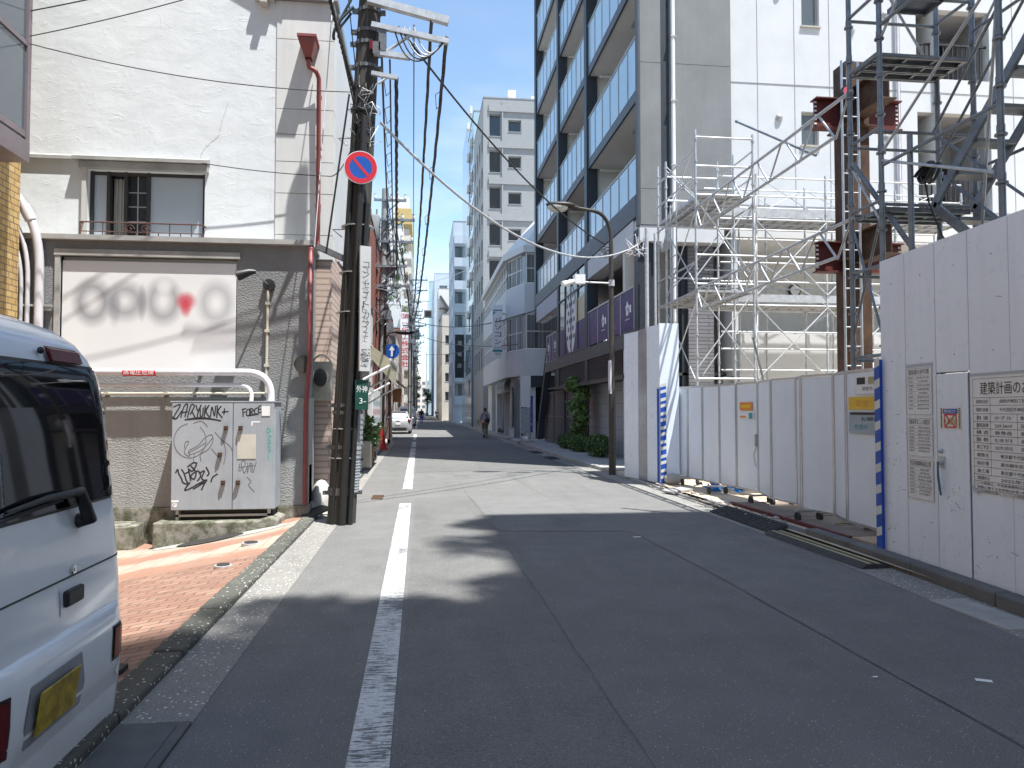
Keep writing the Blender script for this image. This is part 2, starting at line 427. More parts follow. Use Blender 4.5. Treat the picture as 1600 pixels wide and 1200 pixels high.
_tc = {}
def text_mesh(body):
    if body not in _tc:
        cu = bpy.data.curves.new('t', 'FONT'); cu.body = body; cu.resolution_u = 2; cu.size = 1; cu.align_x = 'CENTER'; cu.align_y = 'CENTER'
        o = bpy.data.objects.new('t', cu); COL.objects.link(o)
        dg = bpy.context.evaluated_depsgraph_get()
        me = bpy.data.meshes.new_from_object(o.evaluated_get(dg))
        _tc[body] = ([v.co.copy() for v in me.vertices], [tuple(p.vertices) for p in me.polygons])
        bpy.data.objects.remove(o); bpy.data.curves.remove(cu); bpy.data.meshes.remove(me)
    return _tc[body]
def lettering(mb, body, c, u, v, size, mi=0, sx=1.0, width=None):
    vs, fs = text_mesh(body); c, u, v = V(c), V(u), V(v)
    x0, x1 = min(p.x for p in vs), max(p.x for p in vs); y0, y1 = min(p.y for p in vs), max(p.y for p in vs)
    if width: sx = width / max(1e-6, (x1 - x0) * size)
    mx, my = (x0 + x1) / 2, (y0 + y1) / 2
    mb.add([c + u * ((p.x - mx) * size * sx) + v * ((p.y - my) * size) for p in vs], fs, mi); return mb
def arc(p0, p1, p2, n=8):
    p0, p1, p2 = V(p0), V(p1), V(p2)
    return [p0 * (1 - t) ** 2 + p1 * 2 * t * (1 - t) + p2 * t * t for t in (i / n for i in range(n + 1))]
def catenary(p, q, sag, n=18):
    p, q = V(p), V(q)
    return [p.lerp(q, i / n) - V((0, 0, sag * 4 * (i / n) * (1 - i / n))) for i in range(n + 1)]
UP = V((0, 0, 1))
# ================================================================== GROUND AND ROAD
def lerp_tab(tab, y):
    if y <= tab[0][0]: return tab[0][1]
    for (a, xa), (b, xb) in zip(tab, tab[1:]):
        if y <= b: return xa + (xb - xa) * (y - a) / (b - a)
    return tab[-1][1]
KERB = [(-20, 3.9), (2, 4.25), (5.2, 4.46), (7.5, 4.62), (12, 4.66), (18, 4.62), (22, 4.5), (28, 4.5), (40, 4.5), (78, 4.5), (88, 3.6), (106, 3.5), (112, 2.9), (700, 2.9)]
kx = lambda y: lerp_tab(KERB, y)
LEFT = [(-20, -1.12), (12, -1.12), (20, -1.2), (38, -1.25), (47, -2.3), (58, -2.3), (66, -1.25), (700, -1.25)]
lx = lambda y: lerp_tab(LEFT, y)
def strip(name, ys, xa, xb, za, zb, m, bottom=-.45):
    mb = MB(); n = len(ys)
    for i in range(n - 1):
        a, b = ys[i], ys[i + 1]
        A, B, C, D = (xa(a), a, za), (xb(a), a, zb), (xb(b), b, zb), (xa(b), b, za)
        mb.quad(A, B, C, D)
        if bottom is not None:
            lo = lambda p: (p[0], p[1], bottom)
            mb.quad(lo(A), A, D, lo(D)); mb.quad(B, lo(B), lo(C), C)
            if i == 0: mb.quad(lo(A), lo(B), B, A)
    return S(name, mb, m)
YS = [-20, -8, 0, 2, 4, 5.2, 6.5, 7.5, 9, 10.5, 12, 14, 16, 18, 20, 22, 25, 28, 32, 36, 40, 44, 52, 64, 90, 140, 250, 420, 700]
g = MB(); g.quad((-1500, -300, -.46), (1500, -300, -.46), (1500, 2500, -.46), (-1500, 2500, -.46)); S('ground', g, 'concrete')
strip('road', YS, lx, lambda y: kx(y) - .36, 0, 0, 'asphalt')
# asphalt patches laid in the road, 4 mm proud
def patch(pts, m, z=.004, name='road_patch'):
    g = MB(); g.poly([(x, y, z) for x, y in pts]); return S(name, g, m)
patch([(2.76, -2), (4.02, -2), (4.1, 5.2), (4.22, 8.9), (2.7, 8.9), (2.75, 6.6)], 'asphalt_light')
patch([(-.1, -3), (1.05, -3), (1.0, 4.5), (.97, 9.6), (.85, 13.6), (-.1, 13.5)], 'asphalt_patch')
patch([(1.0, 9.7), (2.66, 9.5), (2.2, 13.6), (.88, 13.6)], 'asphalt_light')
patch([(-.12, 19), (3.9, 20.2), (3.9, 24.5), (-.1, 24.0)], 'asphalt_patch')
def seam(pts, w=.012, z=.009, m='seam', name='road_seam'):
    g = MB(); pts2 = []
    for (a, b) in zip(pts, pts[1:]):
        n = max(2, int(math.dist(a, b) / .25))
        pts2 += [(a[0] + (b[0] - a[0]) * i / n + random.uniform(-.012, .012), a[1] + (b[1] - a[1]) * i / n) for i in range(n)]
    pts2.append(pts[-1])
    for a, b in zip(pts2, pts2[1:]):
        w_ = w * .32
        d = V((b[0] - a[0], b[1] - a[1], 0)).normalized(); nn = V((-d.y, d.x, 0)) * w_ * random.uniform(.25, .6)
        A, B = V((a[0], a[1], z)), V((b[0], b[1], z)); g.quad(A - nn, B - nn, B + nn, A + nn)
    return S(name, g, m)
seam([(1.05, 1.2), (1.0, 4.5), (.97, 9.6), (.85, 13.6), (.8, 19)])
seam([(-.08, 13.5), (.85, 13.6), (2.2, 13.7)]); seam([(2.75, 2.5), (2.75, 6.6), (2.7, 8.9), (2.2, 13.8), (2.1, 18.5)])
seam([(2.75, 6.6), (1.4, 6.5)], .008); seam([(2.7, 8.9), (1.0, 8.7)], .008); seam([(.2, 24), (2.0, 24.6), (3.9, 24.6)], .02); seam([(-1.1, 20.5), (1.2, 20.1), (3.9, 20.2)], .02)
# worn paint
for a, b in ((-3, 12.75), (15, 37.8), (40.4, 49), (64, 100), (112, 200)):
    g = MB(); n = max(2, int((b - a) / 2))
    for i in range(n):
        y0, y1 = a + (b - a) * i / n, a + (b - a) * (i + 1) / n
        x = lambda y: -.215 - .003 * y
        g.quad((x(y0) - .095, y0, .005), (x(y0) + .095, y0, .005), (x(y1) + .095, y1, .005), (x(y1) - .095, y1, .005))
    S('road_marking', g, 'line')
for x, y, w, d, a in ((2.62, 9.02, .1, .05, .1), (3.2, 4.02, .085, .045, -.5), (2.62, 4.15, .03, .02, 0), (3.9, 38.6, .2, .1, .1)):
    g = MB(); c, s_ = math.cos(a), math.sin(a)
    g.poly([(x + p * w / 2 * c - q * d / 2 * s_, y + p * w / 2 * s_ + q * d / 2 * c, .008) for p, q in ((-1, -1), (1, -1), (1, 1), (-1, 1))]); S('road_marking', g, 'white_paint')
chalk_b = mat('blue survey chalk', (.1, .17, .22), .9, 0, .4, 30); chalk_r = mat('red survey chalk', (.22, .1, .075), .9, 0, .4, 30)
M['chalk_b'], M['chalk_r'] = chalk_b, chalk_r
for p, q, m in (((3.15, 8.75), (3.6, 8.6), 'chalk_b'), ((3.35, 8.2), (3.75, 8.0), 'chalk_b'), ((3.65, 7.85), (3.95, 7.75), 'chalk_b'), ((3.7, 8.25), (4.15, 8.05), 'chalk_r'), ((3.95, 7.9), (4.25, 7.8), 'chalk_r'), ((3.75, 8.75), (3.95, 8.7), 'chalk_r')):
    seam([p, q], .03, .009, m, 'road_marking')
g = MB(); g.poly([(-.55, 31.2, .011), (.62, 31.2, .011), (.62, 31.9, .011), (-.55, 31.9, .011)]); S('road_patch', g, 'asphalt_patch')

M['concrete_dark'] = mat('dark worn concrete', (.11, .11, .105), .85, 0, .25, 3, .4, 45, .006)
# left gutter, kerb, paving
strip('gutter', [-20, 0, 4, 8, 12, 16, 20, 24, 30, 36, 40], lambda y: -1.47, lambda y: lx(y), .006, .004, 'gutter')
for i in range(16):
    y0 = -5 + i * 1.0; y1 = y0 + .985
    if y1 > 11.25: y1 = 11.2
    if y0 > 11: break
    g = MB(); g.box(-1.66, -1.47, y0, y1, -.4, .05 + .006 * (i % 3)); S('kerb', g, 'kerb', bevel=.02)
side = lambda x: .03 - max(0, (-1.66 - x)) * .175 if x > -3.7 else -.327
def slope(name, y0, y1, m, dz=0):
    g = MB(); xs = [-1.66, -2.2, -2.7, -3.2, -3.7, -5.6, -14]
    for a, b in zip(xs, xs[1:]): g.quad((b, y0, side(b) + dz), (a, y0, side(a) + dz), (a, y1, side(a) + dz), (b, y1, side(b) + dz))
    g.quad((-1.66, y1, side(-1.66) + dz), (-1.66, y0, side(-1.66) + dz), (-1.66, y0, -.45), (-1.66, y1, -.45))
    return S(name, g, m)
slope('sidewalk', -12, 8.3, 'pave_brick'); slope('sidewalk', 8.3, 11.45, 'pave_far')
def oncurve(pts, z=.006): return [(x, y, side(x) + z) for x, y in pts]
g = MB(); g.poly(oncurve([(-3.5, 10.45), (-2.9, 10.2), (-2.2, 10.25), (-1.72, 10.5), (-1.95, 10.75), (-3.0, 10.75), (-3.5, 10.7)], .005)); S('sidewalk_patch', g, 'concrete')
g = MB(); c = (-2.75, 10.42); g.poly(oncurve([(c[0] + .42 * math.cos(t), c[1] + .26 * math.sin(t)) for t in [i * math.pi / 16 for i in range(32)]], .012))
ONE('manhole_cover', g, 'iron', 'round grey manhole cover in the paving below the graffiti cabinet', 'manhole cover')
for (x, y, r, lab) in ((-1.98, 9.25, .11, 'small round metal valve cap by the kerb between the banded tiles and cabinet'), (-1.97, 7.95, .09, 'small round metal valve cap where banded tiles meet orange brick')):
    t = T('valve_cover', lab, 'valve cover', (x, y, side(x)), 'valve covers in the paving')
    g = MB(); g.tube([(x, y, side(x) - .01), (x, y, side(x) + .02)], r, 16); P('collar', g, 'steel', t)
    g = MB(); g.tube([(x, y, side(x) + .015), (x, y, side(x) + .032)], r * .7, 16); P('cap', g, 'iron', t)
t = T('drain_bracket', 'small black iron drain box at the edge of the brick paving behind the van', 'drain cover', (-1.82, 4.72, side(-1.8)))
g = MB(); g.box(-1.9, -1.72, 4.66, 4.78, side(-1.85) - .02, side(-1.72) + .03); P('box', g, 'iron', t); g = MB(); g.box(-1.87, -1.75, 4.685, 4.755, .02, .045); P('lid', g, 'black', t)
g = MB(); g.box(-1.455, -1.12, 3.3, 3.95, -.05, .018); g.box(-1.40, -1.17, 3.36, 3.89, .018, .024); ONE('drain_cover', g, 'concrete_dark', 'dark square gutter lid beside the left kerb near the van', 'drain cover', bevel=.008)
# flat pad between the annex and the first pole, pavement further on
g = MB(); g.box(-1.66, -1.47, 11.2, 11.9, -.4, .035); g.quad((-1.66, 11.45, .022), (-1.12, 11.45, .022), (-1.12, 12.0, .022), (-1.66, 12.0, .022)); S('sidewalk_pad', g, 'concrete_light')
g = MB(); g.obox((-1.52, 11.25, .085), (.14, .12, .06), (-.1, .25, 0), (0, 0, .012)); ONE('steel_plate', g, 'iron', 'dark steel ramp plate lying behind the foot of the first pole', 'steel plate')
g = MB(); g.box(-.86, -.66, 13.4, 14.0, .004, .012); ONE('drain_cover', g, 'rust', 'rusty flat drain lid in the asphalt just past the first pole', 'drain cover')
strip('sidewalk', [12, 16, 20, 24, 30, 36, 44, 60, 100, 250, 420], lambda y: -9, lambda y: lx(y) - .32 if y < 40 else lx(y), .05, .05, 'concrete_light')
# right side: gutter, kerb, pavement, building site
strip('gutter', YS, lambda y: kx(y) - .37, lambda y: kx(y), .004, .008, 'gutter')
def kerbrun(ys, h, name='kerb', m='concrete'):
    for a, b in zip(ys, ys[1:]):
        g = MB(); b2 = b - .012
        x0, x1 = kx(a), kx(b2)
        g.add([(x0, a, -.4), (x0 + .17, a, -.4), (x1 + .17, b2, -.4), (x1, b2, -.4), (x0, a, h), (x0 + .17, a, h), (x1 + .17, b2, h), (x1, b2, h)],
              [(0, 3, 2, 1), (4, 5, 6, 7), (0, 1, 5, 4), (1, 2, 6, 5), (2, 3, 7, 6), (3, 0, 4, 7)])
        S(name, g, m, bevel=.018)
M['kerb_dark'] = mat('dark kerb stone', (.13, .13, .125), .85, 0, .25, 3, .4, 40, .006)
kerbrun([-3.6, -1.6, .4, 2.4, 4.35, 5.5, 6.65, 7.8, 8.75], .12, 'kerb', 'kerb_dark'); kerbrun([8.75, 9.9, 11, 12.2], .06, 'kerb', 'kerb_dark'); kerbrun([12.2, 13.4, 14.6, 15.8, 17, 18.2], .05, 'kerb', 'concrete')
kerbrun([18.2, 20, 22, 24, 26, 28, 30, 32, 34, 36, 38], .1); kerbrun([40, 60, 90, 140, 250, 400], .1)
strip('pavement', [18.3, 22, 28, 36, 44, 60, 100, 250, 420], lambda y: kx(y) + .16, lambda y: 14, .09, .09, 'concrete')
M['sand'] = mat('pale site sand', (.55, .44, .32), .9, 0, .15, 2, .5, 30, .01)
g = MB(); g.quad((kx(-6) + .16, -6, .05), (40, -6, .05), (40, 18.4, .05), (kx(18) + .16, 18.4, .05)); S('site_ground', g, 'sand')
# broken kerb rubble at the driveway
rb = random.Random(3); g = MB()
for i in range(70):
    y = rb.uniform(9.2, 15.6); x = kx(y) + rb.gauss(.1, .16); r = rb.uniform(.015, .05) * (1.4 if i % 9 == 0 else 1)
    a = rb.uniform(0, 3); u = V((math.cos(a), math.sin(a), rb.uniform(-.3, .3))) * r; w = V((-math.sin(a), math.cos(a), .1)) * r * rb.uniform(.4, .9)
    g.obox((x, y, .05 + r * .2), u, w, (0, 0, r * .35))
S('rubble', g, 'concrete', 'stuff')
g = MB()
for i, (x, y, a) in enumerate(((4.72, 13.6, .3),)):
    g.obox((x, y, .07 + .01 * i % .03), (.22 * math.cos(a), .22 * math.sin(a), .02), (-.16 * math.sin(a), .2 * math.cos(a), 0), (0, 0, .016))
S('rubble', g, 'concrete', 'stuff')
# plywood and boards on the driveway
def board(lab, pts, z, th, m, name='plywood_sheet', edge=None):
    t = T(name, lab, 'board', (pts[0][0], pts[0][1], z), 'boards laid over the site entrance')
    g = MB(); g.prism([(x, y, z) for x, y in pts], (0, 0, th)); P('sheet', g, m, t)
    if edge:
        (a, b) = edge; g = MB(); g.bar((a[0], a[1], z + th / 2 + .004), (b[0], b[1], z + th / 2 + .004), .05, th + .014); P('painted_edge', g, 'primer', t)
M['ply_dark'] = mat('dirty plywood', (.2, .15, .12), .85, 0, .25, 3)
board('dirty plywood sheet with a red edge beneath the folding gate', [(4.93, 8.25), (6.2, 8.4), (6.2, 10.0), (4.93, 9.9)], .055, .03, 'ply_dark', edge=((4.93, 8.25), (4.93, 9.9)))
board('dirty plywood sheet farther back beneath the folding gate', [(4.93, 9.95), (6.2, 10.05), (6.2, 11.7), (4.93, 11.6)], .055, .03, 'ply_dark', edge=((4.93, 9.95), (4.93, 11.6)))
board('bare pale plank lying beside the blue striped hoarding end', [(4.86, 7.7), (5.5, 7.75), (5.5, 8.15), (4.86, 8.1)], .053, .06, 'wood')
# rubber kerb ramps and the cable cover
for y0, y1, lab in ((9.15, 10.1, 'black rubber kerb ramp on the driveway, the one next to the yellow striped cable cover'), (10.12, 11.1, 'black rubber kerb ramp on the driveway, the farther of the two')):
    t = T('rubber_ramp', lab, 'kerb ramp', (4.5, y0, 0), 'rubber kerb ramps')
    g = MB(); a = kx(y0); g.prism([(a - .28, y0, .01), (a - .01, y0, .01), (a - .01, y0, .1), (a - .28, y0, .025)], (0, y1 - y0, 0)); P('wedge', g, 'rubber', t)
    g = MB()
    for k in range(9):
        yy = y0 + .06 + k * (y1 - y0 - .12) / 8; g.bar((a - .27, yy, .032), (a - .02, yy, .103), .03, .012)
    P('grip_ribs', g, 'rubber', t)
t = T('cable_protector', 'black cable protector strip with two yellow lines in the right gutter', 'cable cover', (4.45, 7.1, 0))
g = MB(); y0, y1 = 6.95, 9.05; g.prism([(4.26, y0, .01), (4.56, y0, .01), (4.5, y0, .05), (4.32, y0, .05)], (.0, y1 - y0, 0)); P('strip', g, 'rubber', t)
M['line_yellow'] = mat('faded yellow line', (.42, .38, .2), .7, 0, .2, 8)
for x in (4.365, 4.455): g = MB(); g.box(x - .016, x + .016, y0 + .02, y1 - .02, .047, .054); P('yellow_line', g, 'line_yellow', t)
# covers on the right
for x, y, w, d, lab in ((4.2, 24.2, .34, 1.3, 'dark iron gutter grate in the shade, nearer of two before the shrubs'), (4.2, 27.6, .34, 1.3, 'dark iron gutter grate in the shade, farther of two before the shrubs')):
    g = MB(); g.box(x - w / 2, x + w / 2, y - d / 2, y + d / 2, .0, .02)
    for k in range(8): g.box(x - w / 2 + .02, x + w / 2 - .02, y - d / 2 + .05 + k * (d - .1) / 8, y - d / 2 + .12 + k * (d - .1) / 8, .015, .03)
    ONE('drain_grate', g, 'iron', lab, 'drain grate', 'gutter grates on the right')
g = MB(); g.box(4.1, 4.42, 4.9, 5.75, 0, .016); ONE('drain_cover', g, 'concrete', 'grey concrete gutter lid beside the right kerb under the notice board', 'drain cover', bevel=.006)

# ================================================================== LEFT: YELLOW TILED BUILDING
t = T('tiled_building', 'yellow brick-tiled building with a mauve bay window at the left edge', 'building', (-5.5, 11.0, -.33))
g = MB(); g.wall((-5.5, -6, -.33), (0, 1, 0), UP, 17.05, 11, [(10.6, 16.2, 5.55, 7.6)], .2); g.wall((-14, -6, -.33), (1, 0, 0), UP, 8.5, 11)
g.quad((-5.5, 11.05, -.33), (-14, 11.05, -.33), (-14, 11.05, 10.67), (-5.5, 11.05, 10.67)); P('wall', g, 'tile_yellow', t)
g = MB(); g.box(-14.1, -5.4, -6.1, 11.1, 10.67, 10.85); P('roof', g, 'roof_grey', t)
f = MB(); f.box(-5.5, -5.0, 4.2, 10.25, 4.72, 4.98); f.box(-5.5, -5.0, 4.2, 10.25, 7.25, 7.5)
for y in (4.25, 5.75, 7.25, 8.75, 10.2): f.box(-5.06, -5.0, y - .04, y + .045, 4.98, 7.25)
f.box(-5.05, -5.01, 4.2, 10.2, 5.02, 5.1); f.box(-5.05, -5.01, 4.2, 10.2, 6.2, 6.26)
f.box(-5.5, -5.44, 10.16, 10.245, 4.98, 7.25)
w = P('bay_window', f, 'purple_frame', t)
g = MB(); g.quad((-5.03, 4.25, 4.98), (-5.03, 10.2, 4.98), (-5.03, 10.2, 7.25), (-5.03, 4.25, 7.25)); g.quad((-5.03, 10.2, 4.98), (-5.45, 10.2, 4.98), (-5.45, 10.2, 7.25), (-5.03, 10.2, 7.25)); P('pane', g, 'glass_grey', w)
g = MB(); g.box(-5.49, -5.47, 4.3, 10.15, 5.0, 7.25); P('blind', g, 'beige_wall', w)
f = MB(); f.box(-5.5, -5.44, 8.6, 10.2, 1.0, 3.0); w = P('window', f, 'purple_frame', t); g = MB(); g.box(-5.44, -5.43, 8.7, 10.1, 1.1, 2.9); P('pane', g, 'glass_dark', w)

# conduits climbing between the two houses
t = T('conduit_bundle', 'three pale conduits bending off the yellow tiled corner up the grey wall', 'conduit', (-5.3, 11.2, -.3))
for dx, r, z1 in ((0, .058, 3.9), (-.15, .03, 3.75), (-.235, .026, 3.65)):
    x = -5.3 + dx; g = MB(); g.tube([(x, 11.2, -.3), (x, 11.2, z1 - .45)] + arc((x, 11.2, z1 - .4), (x + .0, 11.2, z1 + .15), (x - .2, 11.14, z1 + .5), 8) + [(x - .27, 11.1, z1 + .62)], r, 10); P('conduit', g, 'pipe_white', t)
    if r > .05: g = MB(); g.tube([(x - .11, 11.17, z1 + .3), (x - .2, 11.14, z1 + .5)], .075, 10); P('coupling', g, 'pipe_white', t)
g = MB(); g.box(-5.6, -5.14, 11.2, 11.28, 3.0, 3.03); P('clamp', g, 'steel', t)

# ================================================================== LEFT: WHITE PLASTERED BUILDING WITH GREY ANNEX
t = T('plastered_building', 'white plastered building with a grey rough-cast ground floor and pink tile flank', 'building', (-1.4, 12, 0))
WY = 12.0
g = MB()
g.wall((-14, WY, 3.9), (1, 0, 0), UP, 11.73, 6.2, [(8.98, 10.68, .23, 1.3)], .22); P('wall', g, 'plaster', t)
g = MB(); z = 3.9
for z2 in (4.28, 4.93, 5.43, 5.86, 6.26, 7.37, 7.98):
    g.box(-2.262, -1.385, WY - .02, WY + .3, z + .006, z2 - .006); z = z2
g.box(-2.27, -1.4, WY, WY + .31, 3.9, 7.98); P('pilaster', g, mat('smooth grey white render', (.62, .62, .6), .8, 0, .06, 1.5, .12, 40, .004, .15), t)
g = MB(); g.wall((-1.4, WY + .31, 4.05), (0, 1, 0), UP, 5.2, 3.95, [(2.6, 3.6, .8, 2.2)], .15); g.quad((-1.4, 17.5, 4.05), (-9, 17.5, 4.05), (-9, 17.5, 8), (-1.4, 17.5, 8)); P('flank_wall', g, 'white_wall', t)
g = MB(); g.box(-1.7, -1.39, WY + .02, 17.5, .02, 4.05); P('tiled_base', g, 'tile_pink', t)
f = MB(); f.box(-1.45, -1.36, 13.3, 14.3, 1.9, 3.6); w = P('window', f, 'dark_frame', t); g = MB(); g.box(-1.36, -1.352, 13.36, 14.24, 1.96, 3.54); P('pane', g, 'glass_grey', w)
g = MB(); g.box(-9, -1.36, WY + .3, 17.55, 7.98, 8.12); g.box(-2.3, -1.33, WY - .1, WY + .3, 7.98, 8.08)
g.prism([(-14, WY - .55, 10.1), (-14, WY - .55, 10.2), (-14, 17.5, 10.2), (-14, 17.5, 10.1)], (11.6, 0, 0)); g.box(-14, -2.3, WY + .8, 17.4, 3.9, 10.1); P('roof', g, 'roof_grey', t)
e = MB(); e.box(-2.6, -2.3, WY - .14, WY, 7.94, 8.04); e.box(-2.5, -2.4, WY - .18, WY, 7.86, 7.94)
e.prism([(-4.3, WY - .3, 9.98), (-1.93, WY - .3, 8.66), (-1.93, WY - .3, 8.78), (-4.3, WY - .3, 10.09)], (0, .3, 0)); P('eave', e, 'concrete_light', t)
# annex
AY = 11.3
g = MB(); HX0, HX1, HZ0, HZ1 = -5.06, -2.66, 2.12, 3.74
g.wall((-9, AY, 1.74), (1, 0, 0), UP, 7.36, 2.22, [(9 + HX0, 9 + HX1, HZ0 - 1.74, HZ1 - 1.74)], .1)
g.quad((-1.64, AY, -.3), (-1.64, WY, -.3), (-1.64, WY, 3.96), (-1.64, AY, 3.96)); P('annex_wall', g, 'rough_grey', t)
g = MB(); g.box(-9, -1.62, AY - .03, AY + .5, .18, 1.735)
M['rough_pale'] = M['rough_grey'].copy(); M['rough_pale'].name = 'pale sprayed mortar'
for n in M['rough_pale'].node_tree.nodes:
    if n.type == 'VALTORGB' and abs(n.color_ramp.elements[0].color[0] - .185) < .01:
        n.color_ramp.elements[0].color = (.26, .262, .254, 1); n.color_ramp.elements[1].color = (.35, .354, .345, 1)
P('annex_dado', g, 'rough_pale', t)
g = MB(); g.box(-9, -1.6, AY - .06, AY + .5, -.4, .175); P('plinth', g, 'moss', t)
g = MB(); g.box(-9.0, -1.58, AY - .1, WY + .0, 3.96, 4.03); P('ledge', g, 'concrete', t)
g = MB(); g.box(HX0 - .08, HX1 + .05, AY - .05, AY + .06, HZ1 + .002, HZ1 + .09); g.box(HX0 - .07, HX0, AY - .04, AY + .06, HZ0, HZ1); P('sign_surround', g, 'concrete', t)
# window on the plastered wall
f = MB(); x0, x1, z0, z1 = -5.02, -3.32, 4.13, 5.2
f.box(x0, x1, WY + .1, WY + .18, z1 - .05, z1); f.box(x0, x1, WY + .1, WY + .18, z0, z0 + .05)
for x in (x0, x0 + .24, -4.53, -4.2, x1 - .05): f.box(x, x + .05, WY + .08, WY + .19, z0, z1)
w = P('window', f, 'dark_frame', t)
for a, b in ((x0 + .04, x0 + .25), (-4.16, x1 - .04)): g = MB(); g.box(a, b, WY + .12, WY + .13, z0 + .05, z1 - .05); P('frosted_pane', g, 'glass_frost', w)
g = MB(); g.box(x0, x1, WY + .5, WY + .52, z0, z1); P('dark_room', g, 'cloth_dark', w)
g = MB(); n = 14
for i in range(n):
    a = -4.74 + i * .2 / n; g.box(a, a + .2 / n, WY + .26 + .015 * math.sin(i * 1.7), WY + .28 + .015 * math.sin(i * 1.7), z0 + .02, z1 - .06)
P('curtain', g, mat('pale curtain', (.5, .48, .42), .9), w)
g = MB(); g.box(-4.49, -4.2, WY + .15, WY + .155, z0 + .05, z1 - .05); P('lattice_pane', g, 'glass_dark', w)
g = MB()
for x in (-4.345,): g.box(x - .008, x + .008, WY + .135, WY + .155, z0 + .05, z1 - .05)
for z in (4.45, 4.68, 4.9): g.box(-4.49, -4.2, WY + .137, WY + .153, z - .007, z + .007)
P('lattice', g, 'grey_frame', w)
g = MB(); g.prism([(-6.6, WY - .06, 5.33), (-6.6, WY, 5.33), (-6.6, WY, 5.42), (-6.6, WY - .06, 5.38)], (1.4, 0, 0)); g.prism([(-5.2, WY - .15, 5.31), (-5.2, WY, 5.32), (-5.2, WY, 5.42), (-5.2, WY - .15, 5.36)], (1.95, 0, 0)); g.prism([(-5.12, WY - .1, 5.2), (-5.12, WY, 5.2), (-5.12, WY, 5.315), (-5.12, WY - .1, 5.305)], (1.86, 0, 0)); P('window_hood', g, 'concrete', t)
g = MB(); g.box(-5.08, -5.02, WY - .07, WY, 4.03, 5.2); P('hood_bracket', g, 'concrete_light', t)
g = MB(); rz0, rz1 = 4.06, 4.36; ry = WY - .16
g.tube([(-5.05, ry, rz1), (-3.3, ry, rz1)], .012, 6); g.tube([(-5.05, ry, 4.22), (-3.3, ry, 4.22)], .008, 6)
for i in range(12):
    x = -5.05 + i * .159; g.tube([(x, ry, 4.03 if i not in (0, 11) else 4.03), (x, ry, rz1 if i % 2 == 0 else 4.22)], .008 if i not in (0, 11) else .014, 6)
for x in (-5.05, -3.3): g.tube([(x, ry, rz1), (x, WY, rz1)], .012, 6)
for cx in (-4.35, -4.13): g.tube([(cx + .07 * (1 - k / 14) * math.cos(k * .7), ry - .005, 4.27 + .07 * (1 - k / 14) * math.sin(k * .7)) for k in range(13)], .006, 5)
P('railing', g, mat('rusted iron railing', (.1, .05, .04), .7, .2, .3, 20), t)
# cracks
g = MB(); pts = [(-3.42, 5.36), (-3.38, 5.5), (-3.3, 5.62), (-3.22, 5.7), (-3.12, 5.8), (-3.08, 6.0), (-3.03, 6.2), (-2.98, 6.35)]
g.tube([(x + random.uniform(-.008, .008), WY - .001, z) for a_, b_ in zip(pts, pts[1:]) for x, z in [(a_[0] + (b_[0] - a_[0]) * q / 4, a_[1] + (b_[1] - a_[1]) * q / 4) for q in range(4)]], .0022, 4); P('wall_crack', g, 'interior', t)
# downpipe with hopper
t = T('downpipe', 'maroon rainwater hopper and downpipe at the corner of the white building', 'downpipe', (-1.66, 11.9, 0))
g = MB(); a = [(-1.88, 11.62, 7.27), (-1.63, 11.62, 7.27), (-1.63, 11.98, 7.27), (-1.88, 11.98, 7.27)]; b = [(-1.8, 11.72, 6.98), (-1.7, 11.72, 6.98), (-1.7, 11.88, 6.98), (-1.8, 11.88, 6.98)]
c = [(x, y, 7.17) for x, y, z in [(-1.865, 11.64, 0), (-1.645, 11.64, 0), (-1.645, 11.98, 0), (-1.865, 11.98, 0)]]
for p, q in ((a, c), (c, b)): g.add(p + q, [(i, (i + 1) % 4, 4 + (i + 1) % 4, 4 + i) for i in range(4)])
g.poly(a); g.box(-1.9, -1.61, 11.6, 11.99, 7.25, 7.29); P('hopper', g, 'maroon', t)
g = MB(); g.tube([(-1.75, 11.8, 7.0), (-1.75, 11.8, 6.88)] + arc((-1.74, 11.8, 6.85), (-1.62, 11.8, 6.83), (-1.6, 11.86, 6.7)) + [(-1.6, 11.9, 4.2), (-1.6, 11.9, 4.08), (-1.6, 11.16, 3.9), (-1.6, 11.16, 2.3), (-1.645, 11.16, 1.6), (-1.65, 11.16, .2)], .035, 10); P('pipe', g, 'maroon', t)
for z in (6.4, 5.6, 4.7): g = MB(); g.tube([(-1.6, 11.9, z), (-1.6, 11.9, z + .05)], .043, 10); P('joint_collar', g, 'maroon', t)

# signboard in the recess (its print is only soft shapes)
t = T('signboard', 'large white signboard with blurred grey lettering and a red heart', 'signboard', (-5.06, 11.3, 2.13))
g = MB(); g.box(-5.05, -2.67, 11.31, 11.37, 2.13, 3.68); P('board', g, 'blur_sign', t, bevel=.01)
g = MB(); g.box(-5.05, -2.67, 11.37, 11.395, 3.66, 3.735); g.box(-5.03, -2.7, 11.3, 11.35, 2.1, 2.128); P('frame', g, 'grey_frame', t)
